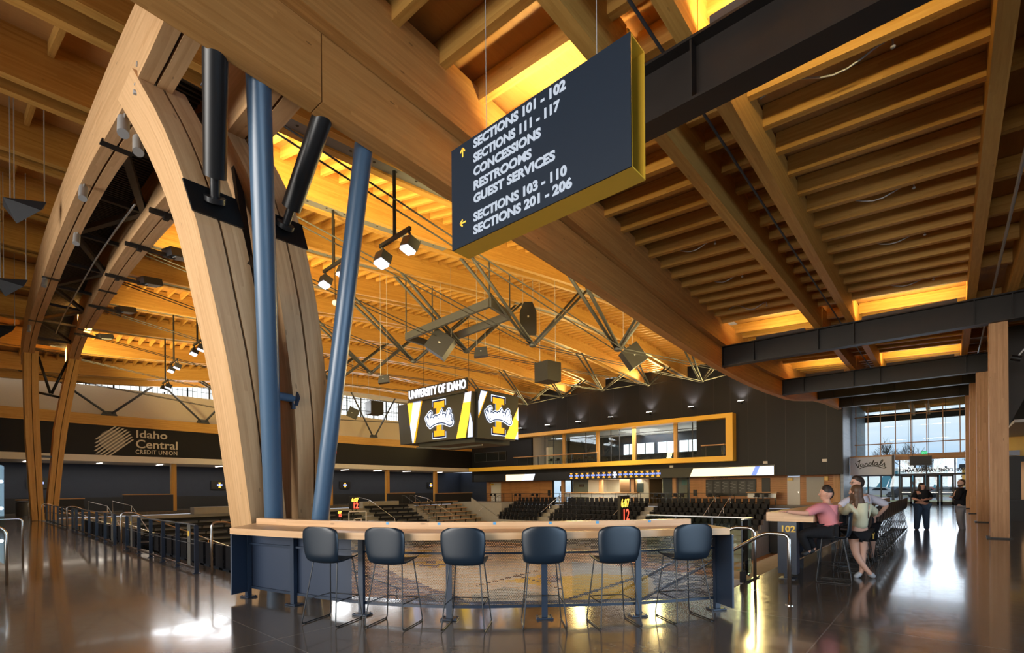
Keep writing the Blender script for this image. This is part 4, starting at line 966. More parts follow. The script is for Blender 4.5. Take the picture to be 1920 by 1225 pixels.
# individual black seats
seat0 = None
def seat(s, t, z, rz, label, group):
    global seat0
    if seat0 is None:
        mb = MB(); mb.box(-.22, .22, -.22, .22, .38, .44); mb.box(.17, .23, -.21, .21, .40, .86); mb.box(-.2, .22, -.235, -.21, .5, .56); mb.box(-.2, .22, .21, .235, .5, .56); mb.box(0, .1, -.18, .18, .003, .38)
        seat0 = solo('arena_seat', mb, M_SEAT, label, 'seat', group, loc=(0, 0, 0)); seat0.location = W(s, t, z); seat0.rotation_euler = (0, 0, rz); return
    dup(seat0, W(s, t, z), rz, label, group)
for i in range(5):
    s = 46.6-RD*i-.5; z = -.30-RH*i
    for a, b, g in ((34.0, 39.6, 'left block of the end seating'), (22.6, 32.4, 'middle block of the end seating'), (11.6, 21.0, 'right block of the end seating')):
        t = a
        while t < b: seat(s, t, z, 0, 'black folding seat in the '+g, g); t += .58
for i in range(3):
    s = 3.62+RD*i+.42; z = -.42-RH*i
    for a, b, g in ((10.9, 16.7, 'seats behind the nearest railing panel'), (18.6, 26.6, 'seats behind the second railing panel')):
        t = a
        while t < b: seat(s, t, z, math.pi, 'black folding seat in the rows '+g.replace('seats ', ''), g); t += .58
# aisle rails in the bowl
def loop_rail(name, label, pts, posts, r=.021, group=None, m=None):
    o = thing(name, pts[0], label, 'handrail', group)
    mb = MB(); mb.tube(pts, r, 10); part('rail', mb, m or M_SS, o, 'all')
    for a, b in posts: mb = MB(); mb.tube([a, b], r*.9, 8); part('post', mb, m or M_SS, o, 'all')
    return o
def bent(a, b, c, r=.12):
    """three points with a rounded corner at b"""
    a, b, c = Vector(a), Vector(b), Vector(c); u = (a-b).normalized(); v = (c-b).normalized()
    p0, p1 = b+u*r, b+v*r
    return [a]+[p0*(1-q)**2+b*2*q*(1-q)+p1*q*q for q in [i/6 for i in range(7)]]+[c]
LT = [10.25, 17.6, 27.5, 36.0, 43.0]
for i, t in enumerate(LT):
    s = 3.28+.008*(t-10); a, b = W(s, t, 0), W(s, t, .98); c = W(s+.25, t, .98); e = W(s+4.2, t, .98-4.0*RH/RD)
    pts = bent(a, b, c, .1); pts = pts[:-1]+bent(pts[-2], c, e, .1)[1:]
    loop_rail('handrail', 'bent stainless aisle handrail on the left concourse edge, %s' % ('nearest, beside the bar', 'second', 'third', 'fourth', 'farthest by the arch leg')[i], pts,
              [(W(s+2.2, t, .98-2.0*RH/RD), W(s+2.2, t, -.42-RH*2)), (W(s+4.1, t, .98-3.9*RH/RD), W(s+4.1, t, -.42-RH*4))], group='left aisle handrails')
# lower grab rails in the bowl
for i, (px, py, t) in enumerate(((245, 952, 46.2), (200, 952, 46.8), (690, 948, 46.9), (800, 945, 46.2))):
    q = sv(px, py, t=t); s = q[0]; loop_rail('aisle_rail', 'thin stainless aisle rail at the head of the far-left bleachers, %s' % ('second from the left', 'leftmost', 'behind the hoop', 'by the corner stairs')[i],
        [W(s-.9, t+.9, -.0), W(s-.9, t+.9, .9), W(s+.0, t-.2, .55), W(s+.2, t-4.5, -1.3)], [(W(s+.2, t-4.5, -1.3), W(s+.2, t-4.5, -2.29)), (W(s, t-.2, .55), W(s, t-.2, -.29))], .025, 'far-left aisle rails')
for i, px in enumerate((938, 1052, 1185, 1345, 1372)):
    t = sv(px, 930, s=46.4)[1]; loop_rail('aisle_rail', 'thin stainless aisle rail at the head of the end seating, %s from the left' % ('first', 'second', 'third', 'fourth', 'fifth')[i],
        [W(47.1, t, 0), W(47.1, t, 1.0), W(46.0, t, .75), W(42.6, t, -1.0)], [(W(46.0, t, .75), W(46.0, t, -.29)), (W(44.2, t, -.2), W(44.2, t, -1.09))], .025, 'end aisle rails')
mb = MB(); mb.sweep([[W(43.3, 44.6, .55), W(43.45, 44.6, .55), W(43.45, 44.6, -.3), W(43.3, 44.6, -.3)], [W(43.3, 39.75, -1.9), W(43.45, 39.75, -1.9), W(43.45, 39.75, -3.0), W(43.3, 39.75, -3.0)]]); solo('sloping_parapet', mb, M_CONC, 'sloping pale wall of the stairs right of the wooden corner benches', 'wall')
mb = MB()
for i in range(10): mb.box(35.1, 36.2, 47.2-.43*i-.43, 47.2-.43*i, -4, -.12-.2*i)
solo('concrete_steps', mb, M_CONC, 'concrete aisle steps between the black benches and the wooden corner benches', 'stairs')
for k_, s in enumerate((35.1, 36.2)):
    loop_rail('aisle_rail', 'dark aisle rail %s of the corner bleacher steps' % ('left', 'right')[k_], [W(s, 47.6, 0), W(s, 47.6, .95), W(s, 47.0, .9), W(s, 42.8, -1.1)], [(W(s, 45, -.05), W(s, 45, -1.1)), (W(s, 42.8, -1.1), W(s, 42.8, -2.1))], .03, None, M_GALV)
# portal wall right of end seating
mb = MB(); mb.box(45.5, 47.3, 8.4, 11.25, -3.9, -.3); solo('portal_panel', mb, M_DKGRAY, 'dark panelled wall under the concourse right of the end seating', 'wall')
# flag by the arch
o = thing('flag', W(*sv(628, 850, t=48.4)), 'narrow red and white flag hanging on the far wall beside the right blue column', 'flag')
q = sv(628, 822, t=48.44)
mb = MB(); mb.box(q[0]-.12, q[0]+.05, 48.44, 48.47, q[2]-1.6, q[2]+1.5); part('white_stripe', mb, M_WHITE, o); mb = MB(); mb.box(q[0]+.05, q[0]+.2, 48.44, 48.47, q[2]-1.6, q[2]+1.5); part('red_stripe', mb, mat('flag_red', (.55, .02, .03), .7), o)
# hoop and shot clocks
q = sv(669.5, 968, t=30); HS, HT = q[0], 30
o = thing('basketball_hoop', W(HS, HT+.8, -4), 'basketball backboard with white frame and orange rim on a padded arm', 'basketball hoop')
L_, R_ = sv(653, 960, t=HT)[0], sv(687, 960, t=HT)[0]; zt = sv(670, 958.5, t=HT)[2]; zb = zt-1.1
mb = MB(); mb.box(L_, R_, HT, HT+.03, zb, zt); part('backboard', mb, M_GLASS, o)
mb = MB()
for bx in ((L_, L_+.07, zb, zt), (R_-.07, R_, zb, zt), (L_, R_, zt-.07, zt), (L_, R_, zb, zb+.07)): mb.box(bx[0], bx[1], HT-.02, HT, bx[2], bx[3])
m_ = (L_+R_)/2
for bx in ((m_-.3, m_-.25, zb+.15, zb+.6), (m_+.25, m_+.3, zb+.15, zb+.6), (m_-.3, m_+.3, zb+.55, zb+.6)): mb.box(bx[0], bx[1], HT-.02, HT, bx[2], bx[3])
part('frame', mb, M_WHITE, o)
mb = MB(); mb.tube([W(m_+.23*math.cos(a*math.pi/8), HT-.3+.23*math.sin(a*math.pi/8), zb+.15) for a in range(16)], .015, 6, closed=True); part('rim', mb, mat('rim_orange', (.8, .16, .02), .4), o)
mb = MB(); mb.bar(W(m_-.6, HT+1.6, zb-1.5), W(m_-.2, HT+.1, zb+.35), .5, .4); mb.bar(W(m_-.6, HT+1.6, -3.95), W(m_-.6, HT+1.6, zb-1.5), .5, .5); part('padded_arm', mb, M_WHITE, o)
M_AMB = emat('amber_digits', (1, .55, .05), 4); M_RED = emat('red_digits', (1, .06, .03), 4)
def clock(px, py, wpx, t, label, parent_loc=None):
    q = sv(px, py, t=t); u = sv(px+wpx/2, py, t=t)[0]-q[0]; hh = u*1.45; s, z = q[0], q[2]
    o = thing('shot_clock', W(s, t, z-hh), label, 'shot clock', 'shot clocks')
    mb = MB(); mb.box(s-u, s+u, t, t+.25, z-hh, z+hh); part('casing', mb, M_BLKST, o)
    put_text('game_time', '6:07', hh*.85, W(s-u*.85, t-.012, z+hh*.15), XL, ZL, M_AMB, o, .004, .01, fit=u*1.7)
    put_text('shot_time', '12', hh*1.25, W(s-u*.62, t-.012, z-hh*.86), XL, ZL, M_RED, o, .004, .01, fit=u*1.2)
    mb = MB(); mb.tube([W(s-u*.6, t+.1, z-hh), W(s, t+.1, z-hh*1.6), W(s+u*.6, t+.1, z-hh)], .03, 5); mb.tube([W(s, t+.1, z-hh*1.6), W(s+.0, t+.3, z-hh*2.3)], .04, 5); part('bracket', mb, M_BLKST, o)
clock(665.5, 943, 14.7, 30.2, 'black shot clock with amber and red digits above the basketball hoop')
clock(637, 964, 8, 33, 'small shot clock with amber and red digits left of the basketball hoop')
clock(1172, 955, 17, 20.5, 'black shot clock with amber and red digits before the end seating')
# ------------------------------------------------------------------ SCOREBOARD
o = thing('scoreboard', W(25.2, 25.6, 4.8), 'centre-hung video scoreboard with block I logos on its two visible screens', 'scoreboard')
SS_, TSC = 22.0, 22.3
LP = {'tl': sv(764, 758, s=SS_), 'bl': sv(773, 832, s=SS_), 'tr': sv(886, 734, s=SS_), 'br': sv(888, 819, s=SS_)}
zt, zb = 7.75, 4.87
# right screen plane: t = TSC from s0 to s1 ; top/bottom from survey
RP0, RP1 = 22.35, 26.3
def panel(mb, A, B, C, D, depth, m): mb.prism([A, B, C, D], depth, m)
l0, l1 = 29.1, 22.45
mb = MB(); mb.prism([W(22, l0+.0, zt), W(22, l1, zt), W(22.02, l1+.05, zb), W(22.02, l0-.5, zb)], Vector((0, .3, 0))); part('screen_casing', mb, M_BLKST, o)
mb = MB(); mb.prism([W(RP0, TSC, zt+.2), W(RP1, TSC, zt+.22), W(RP1-.4, TSC, zb), W(RP0-.1, TSC, zb-.05)], Vector((-.3, 0, 0))); part('screen_casing', mb, M_BLKST, o)
mb = MB(); mb.prism([W(22.0, l0+1.2, zt), W(22.0, l0, zt), W(22.02, l0-.5, zb), W(22.02, l0+.9, zb)], Vector((0, 3, 0))); part('screen_casing', mb, M_BLKST, o)
mb = MB(); mb.prism([W(22.6, 22.9, 4.6), W(26, 22.9, 4.6), W(26, 28.6, 4.6), W(22.6, 28.6, 4.6)], Vector((0, 0, .35))); part('underside', mb, M_DKGRAY, o)
mb = MB(); mb.tube([W(22.1, 28.2, 4.55), W(22.3, 25, 4.3), W(23.2, 22.8, 4.45)], .06, 6); part('cable', mb, M_GALV, o)
M_YG = emat('screen_gold', (1, .60, .05), 1.5); M_LB = emat('screen_pale_blue', (.62, .70, 1), 1.5); M_OR = emat('screen_orange', (1, .42, .02), 1.35); M_SW = emat('screen_white', (.80, .86, 1), 1.6); M_SN = emat('screen_navy', (.01, .018, .06), 1)
def screen_art(P, w, h, flip):
    """P(u,v): u to the right 0..w, v up 0..h"""
    mb = MB()
    if not flip:
        for pts, m in (([(0, 1), (.10, 1), (.045, .42)], 0), ([(.10, 1), (.235, 1), (.10, 0), (.085, 0), (.045, .42)], 1), ([(.235, 1), (.255, 1), (.13, 0), (.10, 0)], 2),
                       ([(.90, 1), (.985, 1), (.965, .55), (.90, .0), (.77, 0)], 0), ([(.90, 1), (.985, 1), (.975, .78), (.875, .78)], 1), ([(.965, .55), (1, .3), (1, .0), (.93, 0)], 1)):
            mb.face([P(u*w, v*h) for u, v in pts], None, m)
        cx, k = .52, 1.0
    else:
        for pts, m in (([(.06, 1), (.20, 1), (.0, .45), (.0, .75)], 1), ([(.20, 1), (.215, 1), (.0, .38), (.0, .45)], 2), ([(.98, .78), (.97, .08), (.90, 0), (.62, 0)], 0), ([(.98, .78), (.985, .45), (.9, .5)], 1), ([(.97, .2), (.97, .0), (.88, 0)], 1)):
            mb.face([P(u*w, v*h) for u, v in pts], None, m)
        cx, k = .47, 1.0
    art = MB(); hh = h*.86
    n = P(0, 0); nx = (P(1, 0)-P(0, 0)).normalized(); nz_ = (P(0, 1)-P(0, 0)).normalized(); nn = nx.cross(nz_)
    for sc, m, lf in ((1.06, 3, .012), (1.02, 4, .016), (.94, 2, .02)):
        logoI(art, lambda u, v: P(cx*w+u*(1 if sc < 1 else 1), h*.5+v)+nn*lf, hh*sc, m, (1.25 if sc > 1 else 1.12))
    c0 = P(cx*w-w*.30, h*.5+h*.30)
    return mb, art, nn, cx
for flip, P, w, h in ((0, lambda u, v: W(21.985, l0-u*(l0-l1)/6.65, zb+v), 6.65, zt-zb), (1, lambda u, v: W(RP0+u, TSC-.015, zb+.1+v), RP1-RP0, zt-zb)):
    mb, art, nn, cx = screen_art(P, w, h, flip)
    part('picture', mb, [M_YG, M_LB, M_OR, M_SW, M_SN], o)
    part('block_letter', art, [M_YG, M_LB, M_OR, M_SW, M_SN], o)
    xd = (P(1, 0)-P(0, 0)).normalized(); yd = (P(0, 1)-P(0, 0)).normalized(); sc = (w*.40 if not flip else w*.62)/900
    org = P(cx*w, h*.5)-xd*sc*815+yd*sc*545
    for wd, m, lf, nm in ((150, 3, .03, 'script_outline'), (105, 4, .036, 'script_inline'), (58, 3, .042, 'script_lettering')):
        sb = MB(); strokes(sb, SCRIPT, org, xd, yd, sc, wd*sc, lf); part(nm, sb, (M_YG, M_LB, M_OR, M_SW, M_SN)[m], o)
mb = MB(); a = sv(766, 753, s=21.9); b = sv(874, 735, s=21.9)
mb.box(21.75, 22.0, 22.9, 28.7, 7.72, 7.85); mb.box(21.80, 21.9, 22.75, 28.75, 7.9, 8.62); part('letter_rail', mb, M_BLKST, o)
M_UL = emat('lit_white_letters', (.95, .93, 1), 1.8)
put_text('lettering', 'UNIVERSITY OF IDAHO', .78, W(21.78, 28.65, 7.98), (1, 0, 0), (0, 0, 1), M_UL, o, .03, .02, fit=5.8)
for s, t in ((22.6, 23.4), (22.6, 28), (25.6, 23.4), (25.6, 28)):
    mb = MB(); mb.tube([W(s, t, 7.7), W(s, t, 12.6)], .016, 5); part('cable', mb, M_BLKST, o)
# rigging frame above
o = thing('rigging_frame', W(16.8, 18, 9.6), 'rectangular gray steel rigging frame hung under the roof above the scoreboard', 'frame')
C4 = [(16.1, 21.35), (15.59, 14.82), (17.36, 15.22), (18.0, 21.5)]
for (a, b) in ((0, 1), (1, 2), (2, 3), (3, 0)):
    mb = MB(); mb.bar(W(*C4[a], 9.6), W(*C4[b], 9.6), .16, .36); part('frame_member', mb, M_GALV, o)
for s, t in C4:
    mb = MB(); mb.tube([W(s, t, 9.7), W(s, t, roofz(s, t)+.9)], .035, 6); part('hanger', mb, M_GALV, o)
# loudspeakers hung in the arena
def cab(name, px, py, s, wpx, hpx, shape, label, rot=0):
    q = sv(px, py, s=s); d = q[0]*CA+q[1]*SA; k = d/F; w, h = wpx*k, hpx*k; c = W(*q)
    o = thing('loudspeaker', c-Vector((0, 0, h/2)), label, 'loudspeaker', 'hanging loudspeakers')
    f = Vector((-SA*0+.66, -.75, 0)); x = Vector((.75, .66, 0)); y = Vector((-.66, .75, 0)); z = Vector((0, 0, 1))
    if rot:
        R = Matrix.Rotation(math.radians(rot), 3, y); x = R @ x; z = R @ z
    mb = MB()
    if shape == 'box': mb.obox(c, x, y, z, w/2, w*.4, h/2)
    elif shape == 'yaw':
        R = Matrix.Rotation(math.radians(40), 3, 'Z'); mb.obox(c, R @ x, R @ y, z, w*.36, w*.36, h/2)
    elif shape == 'hex':
        pts = [(-.5, -.5), (.5, -.5), (.5, .18), (.25, .5), (-.25, .5), (-.5, .18)]; mb.prism([c+x*a*w+z*b*h-y*w*.35 for a, b in reversed(pts)], y*w*.7)
    elif shape == 'trap':
        pts = [(-.5, -.5), (.5, -.35), (.42, .45), (-.40, .35)]; mb.prism([c+x*a*w+z*b*h-y*w*.3 for a, b in reversed(pts)], y*w*.6)
    part('cabinet', mb, M_INK if shape != 'yaw2' else M_DKGRAY, o)
    mb = MB(); mb.obox(c-y*w*.42 if shape in ('box', 'hex') else c-y*w*.38, x, y, z, w*.05, .004, h*.03); part('badge', mb, M_LGALV, o)
    for dx in (-.3, .3):
        p = c+x*dx*w+z*h*.45; mb = MB(); mb.tube([p, Vector((p.x, p.y, roofz(p.y, -p.x)+1.14))], .012, 5); part('cable', mb, M_LGALV, o)
cab('', 990, 598, 19.6, 31, 56, 'hex', 'tall black loudspeaker with chamfered top hanging above the right scoreboard screen')
cab('', 826, 647, 16.6, 40, 40, 'box', 'black square loudspeaker tilted like a diamond left of centre under the roof', 35)
cab('', 902, 661, 18, 26, 20, 'trap', 'small black trapezoid loudspeaker between the tilted one and the tall one')
cab('', 1027, 699, 20, 49, 36, 'yaw', 'wide black loudspeaker cube seen corner-on right of the scoreboard')
cab('', 1187, 669, 23, 34, 38, 'box', 'black loudspeaker tilted like a diamond near the curved edge beam', -35)
cab('', 720, 712, 14.6, 20, 16, 'trap', 'small black loudspeaker above the clerestory right of the right blue column')
cab('', 702, 766, 27.3, 35, 24, 'yaw', 'gray loudspeaker box hanging before the bright clerestory panes')
cab('', 662, 775, 24, 16, 19, 'box', 'small gray loudspeaker tilted before the bright clerestory panes', 25)
# sports floodlights on black drop rods
for k, (px, py, n) in enumerate(((740, 468, 2), (625, 520, 2), (482, 585, 2), (430, 625, 1), (370, 665, 1), (326, 700, 2), (310, 738, 2))):
    t = TK[k]; q = sv(px, py-22, t=t); s, z = q[0], q[2]
    o = thing('drop_floodlight', W(s, t, z-.5), 'sports floodlight pair on a black drop rod, %s' % ('nearest, right of the right blue column', 'second, left of the right blue column', 'third, behind the left blue column', 'fourth, behind the near arch leg', 'fifth, left of the near arch leg', 'sixth, before the clerestory', 'farthest, lowest before the clerestory')[k], 'floodlight', 'sports floodlights')
    mb = MB(); mb.tube([W(s, t, z), W(s, t, roofz(s, t)+.3)], .045, 8); part('rod', mb, M_BLKST, o, True)
    mb = MB(); mb.bar(W(s, t+.62, z-.02), W(s, t-.62, z+.02), .07, .09); part('cross_bar', mb, M_BLKST, o)
    for tt in (.55, -.55):
        c = W(s+.02, t+tt, z-.38); zz = Vector((0 if tt > 0 else .25, .32, 1)).normalized(); xx = Vector((1, 0, 0)); yy = zz.cross(xx).normalized(); xx = yy.cross(zz)
        mb = MB(); mb.bar(W(s, t+tt, z), c+zz*.16, .05, .05); mb.obox(c+zz*.06, xx, yy, zz, .17, .15, .12); part('lamp_housing', mb, M_INK, o)
        mb = MB(); mb.obox(c-zz*.10, xx, yy, zz, .15, .13, .045); part('lens', mb, M_GLOW, o)
# small dome camera on a wire
q = sv(628.5, 568, t=16.5); o = thing('dome_camera', W(*q), 'small white dome camera on a thin wire left of the right blue column', 'camera')
mb = MB(); mb.ball(W(*q), .11, 12, 8); part('dome', mb, M_WHITE, o, True); mb = MB(); mb.tube([W(*q), W(q[0], q[1], roofz(q[0], q[1])+1.14)], .012, 5); part('wire', mb, M_BLKST, o)
# floodlights bracketed to the inner rib
for i, (px, py) in enumerate(((312, 444), (262, 505), (218, 557), (187, 604), (160, 657))):
    t = (12.6, 15.9, 20.0, 25.2, 32.0)[i]; s = sbl(t)+.46; z = abz(t)
    o = thing('rib_floodlight', W(s, t, z), 'black floodlight on a bracket under the inner arch rib, %s' % ('highest', 'second', 'third', 'fourth', 'lowest')[i], 'floodlight', 'rib floodlights')
    mb = MB(); mb.box(s-.55, s+.55, t-.05, t+.05, z-.10, z-.02); mb.box(s-.3, s-.2, t-.06, t+.06, z-.16, z-.02); part('bracket', mb, M_BLKST, o)
    mb = MB(); c = W(s+.62, t, z+.06); mb.obox(c, Vector((-.3, 1, .2)), Vector((1, .3, 0)), Vector((0, -.2, 1)), .3, .2, .11); part('lamp_housing', mb, M_INK, o)
    mb = MB(); mb.obox(c+Vector((0, .05, -.11)), Vector((-.3, 1, .2)), Vector((1, .3, 0)), Vector((0, -.2, 1)), .2, .15, .012); part('lens', mb, M_LGALV, o)
for i, (px, py) in enumerate(((235, 228), (262, 265), (152, 360), (150, 432), (85, 525), (50, 632))):
    t = (8.4, 8.9, 12.6, 16.4, 22.5, 32)[i]; s = sa(t)+(.05 if i in (0, 2, 4, 5) else .3); z = abz(t)
    o = thing('rib_spotlight', W(s, t, z), 'small white spotlight clipped under the outer arch rib, %s' % ('at the fork', 'just below the fork', 'third', 'fourth', 'fifth', 'lowest')[i], 'spotlight', 'rib spotlights')
    mb = MB(); c = W(s-.02, t, z-.18); mb.tube([c+Vector((-.08, .02, .14)), c+Vector((.1, -.02, -.16))], .07, 12); part('can', mb, M_LGALV, o, True)
    mb = MB(); mb.tube([c, W(s, t, z)], .015, 6); part('stem', mb, M_LGALV, o)
# triangular speakers over the left concourse
for i, (px, py, t, w) in enumerate(((41, 386, 16.6, 1.0), (17, 531, 22.5, 1.0), (4, 616, 31, 1.0))):
    q = sv(px, py, t=t); c = W(*q)
    o = thing('triangular_loudspeaker', c, 'dark wedge-shaped loudspeaker hung on wires over the left concourse, %s' % ('nearest and highest', 'middle', 'farthest, at the photo edge')[i], 'loudspeaker', 'wedge loudspeakers')
    x = Vector((.75, .66, 0)); y = Vector((-.66, .75, 0)); z = Vector((0, 0, 1)); k = w*.5
    top = [c+x*-.95*k+y*.1+z*.42*k, c+x*1.0*k+y*.1+z*.28*k, c+x*.2*k+y*.9*k+z*.36*k, c+x*-.35*k-y*.55*k+z*.1*k]
    bot = c+x*-.25*k-z*.85*k
    bl, br = c+x*-.9*k+z*.0*k, c+x*.92*k-z*.22*k
    mb = MB()
    for f in ((top[0], top[1], top[2]), (top[0], top[3], top[1]), (top[0], bl, bot, top[3]), (top[3], bot, br, top[1]), (top[1], br, top[2]), (br, bot, top[2]), (top[2], bot, bl), (top[2], bl, top[0])): mb.face(f)
    part('cabinet', mb, M_DKGRAY if i < 9 else M_INK, o)
    for p in (top[0]+x*.1, top[0]+x*.2, top[1]-x*.05):
        mb = MB(); mb.tube([p, Vector((p.x, p.y, max(roofz(p.y, -p.x)+.8, p.z+2)))], .012, 5); part('wire', mb, M_LGALV, o)
# ------------------------------------------------------------------ ENTRY (s = 53) and the world outside
SN = 53.0
def ez(y, px=1605): return sv(px, y, s=SN)[2]
ZT, Z1, Z2, Z3a, Z3b, ZD = ez(762), ez(784.6), ez(835.6), ez(856), ez(866), 2.42
TM = [6.05, 5.18, 4.31, 3.29, 2.27, 1.26, .26, -.76, -1.12]
mb = MB(); mb.box(SN-.02, SN+.02, TM[-1], TM[0], Z3a, ZT); wA = struct('window_30', mb, M_GLASS)
mb = MB()
for t in TM: mb.box(SN-.09, SN+.05, t-.03, t+.03, Z3a, ZT)
for z in (ZT, Z1, Z2): mb.box(SN-.09, SN+.05, TM[-1]-.1, TM[0]+.1, z-.035, z+.035)
part('mullions', mb, M_COLW, wA)
mb = MB(); mb.box(SN-.25, SN+.1, -1.9, 6.2, Z3b, Z3a); struct('trim_40', mb, M_COLW)
mb = MB(); mb.box(SN-.02, SN+.02, TM[-1], TM[0], ZD+.15, Z3b); mb.box(SN-.02, SN+.02, 3.0, TM[0], .08, ZD+.15); wB = struct('window_31', mb, M_GLASS)
mb = MB()
for t in (6.05, 5.2, 4.3, 3.05, 1.3, -.45, -1.1): mb.box(SN-.09, SN+.05, t-.05, t+.05, .0, Z3b)
mb.box(SN-.1, SN+.06, -1.15, 6.1, ZD, ZD+.16); mb.box(SN-.1, SN+.06, 3.0, 6.1, .0, .12); part('mullions', mb, M_GALV, wB)
for i, (a, b) in enumerate(((2.22, 2.98), (1.38, 2.14), (.52, 1.25), (-.38, .44))):
    mb = MB()
    for bx in ((a, a+.13, 0.01, ZD), (b-.13, b, 0.01, ZD), (a, b, 0.01, .26), (a, b, ZD-.12, ZD), (a, b, 1.0, 1.06)): mb.box(SN-.06, SN+.02, bx[0], bx[1], bx[2], bx[3])
    d = struct('door_%d' % (10+i), mb, M_GALV); mb = MB(); mb.box(SN-.015, SN+.0, a+.13, b-.13, .26, ZD-.12); part('glass', mb, M_GLASS, d)
    mb = MB(); mb.box(SN-.13, SN-.10, a+.08, b-.08, 1.01, 1.05); part('push_bar', mb, M_SS, d)
put_text('lettering', 'WELCOME VANDAL FAMILY', .36, W(SN-.03, -1.02, 2.72), (-1, 0, 0), (0, 0, 1), M_INK, None, .004, .012, fit=4.2, label='dark window lettering over the entry doors, seen mirrored from inside', cat='sign')
mb = MB(); mb.box(SE+.3, 62, 6.3, 6.5, 0, 12); struct('wall_entry_left', mb, M_GRAYW)
mb = MB(); mb.box(SE-.02, SE+.31, 6.28, 6.46, 2.56, 11.5, 'z'); struct('trim_41', mb, M_BLACK)
mb = MB(); mb.box(SN-.2, SN+.2, -9, -1.15, 0, 10.2); mb.box(SN-.2, SN+.2, -1.15, 6.3, ZT+.04, 10.2); struct('wall_entry', mb, M_DKGRAY)
# sign boards at the entry
o = thing('hanging_sign', W(51, 4.84, 2.5), 'white sign board with dark script lettering hung left of the entry doors', 'sign')
mb = MB(); mb.box(51, 51.12, 3.42, 6.26, 2.5, 4.0); part('board', mb, mat('sign_white', (.62, .66, .74), .5), o)
mb = MB(); mb.box(50.96, 51.2, 3.4, 6.28, 4.0, 4.1); part('top_trim', mb, M_COLW, o)
mb = MB(); mb.box(51, 51.5, 3.25, 3.42, 2.4, 4.1); part('end_post', mb, M_GALV, o)
mb = MB(); strokes(mb, SCRIPT, W(50.985, 6.26, 4.0)-Vector((0, 0, 0))+Vector((1, 0, 0))*(-225*2.84/1185)+Vector((0, 0, 290*2.84/1185)), (1, 0, 0), (0, 0, 1), 2.84/1185, .062*1.0, .006); part('script_lettering', mb, M_INK, o)
o = thing('hanging_sign', W(50, 1.58, 3.17), 'black hanging sign board seen before the entry glass', 'sign')
mb = MB(); mb.box(50, 50.1, .9, 2.25, 3.17, 3.9); part('board', mb, M_INK, o)
mb = MB()
for z in (3.75, 3.6, 3.45, 3.3): mb.box(49.985, 50, 1.0, 2.15, z-.025, z+.025)
part('raised_lines', mb, M_DKGRAY, o)
mb = MB()
for t in (1.1, 2.05): mb.tube([W(50.05, t, 3.9), W(50.05, t, 9.5)], .012, 5)
part('hanger', mb, M_BLKST, o)
q = sv(1733, 849, s=SN-.4); o = thing('exit_sign', W(*q), 'small green exit sign over the entry doors', 'exit sign')
mb = MB(); mb.box(SN-.32, SN-.25, q[1]-.2, q[1]+.2, q[2]-.13, q[2]+.13); part('housing', mb, emat('exit_green', (.03, .35, .12), 1.0), o)
put_text('lettering', 'EXIT', .2, W(SN-.325, q[1]+.16, q[2]-.075), (1, 0, 0), (0, 0, 1), emat('exit_text', (.2, .9, .45), 1.4), o, .002, .004, fit=.32)
for i, t in enumerate((2.4, .1)):
    mb = MB(); q = W(52.2, t, 3.05); mb.tube([q, W(52.2, t, 9.48)], .01, 5); mb.ball(q, .07, 8, 6); solo('pendant_sensor', mb, M_INK, 'small dark ball on a thin wire before the entry glass, %s' % ('left', 'right')[i], 'sensor')
# canopy outside
mb = MB(); mb.box(SN+.2, 62, -4, 6.3, 9.3, 9.4); struct('ceiling_canopy', mb, M_DECK)
for i in range(9):
    s = 53.8+i*.95; mb = MB(); mb.box(s-.06, s+.06, -3.9, 6.2, 8.98, 9.3, 't'); solo('canopy_joist', mb, M_ROOF, 'wooden joist of the entry canopy outside the glass', 'joist', 'canopy joists')
for i, t in enumerate((2.4, 1.3)):
    mb = MB(); mb.box(53.3, 62, t-.1, t+.1, 8.35, 8.98, 's'); solo('glulam_beam', mb, M_FIR, 'pale canopy beam outside the entry glass, %s one' % ('left', 'right')[i], 'beam')
mb = MB(); mb.box(61.7, 62, -4, 6.3, 8.0, 8.75); solo('canopy_edge_beam', mb, M_STEEL, 'dark steel edge beam of the entry canopy outside', 'beam')
mb = MB(); mb.box(53.4, 61.8, 5.7, 6.2, 0, 9, 'z'); mb2 = mb
# ground, kerb, lawn, distant buildings, trees, cars
mb = MB(); mb.box(53.2, 190, -90, 60, -.4, -.06); struct('ground_outside', mb, mat('asphalt', (.30, .30, .31), .9, noise=.2))
mb = MB(); mb.box(64, 72, -30, 30, -.1, -.02); mb.box(98, 112, -40, 40, -.1, .0); struct('ground_lawn', mb, mat('winter_lawn', (.28, .27, .13), .95, noise=.3))
for i, (s, ta, tb, h, c, lab) in enumerate(((135, 24, 0, 6.0, (.10, .33, .42), 'long teal building far beyond the parking lot'), (128, -6, -14, 4.0, (.45, .45, .43), 'gray low building beyond the parking lot at the right'), (120, -2, -4, 6.0, (.70, .36, .06), 'orange gabled kiosk beyond the parking lot'))):
    o = thing('building', W(s, (ta+tb)/2, 0), lab, 'building')
    mb = MB(); mb.box(s, s+6, tb, ta, -.06, h*.8); part('wall', mb, mat('facade', c, .7), o)
    mb = MB(); mb.box(s-.4, s+6.4, tb-.4, ta+.4, h*.8, h*.9); part('roof', mb, M_DKGRAY if i else M_WHITE, o)
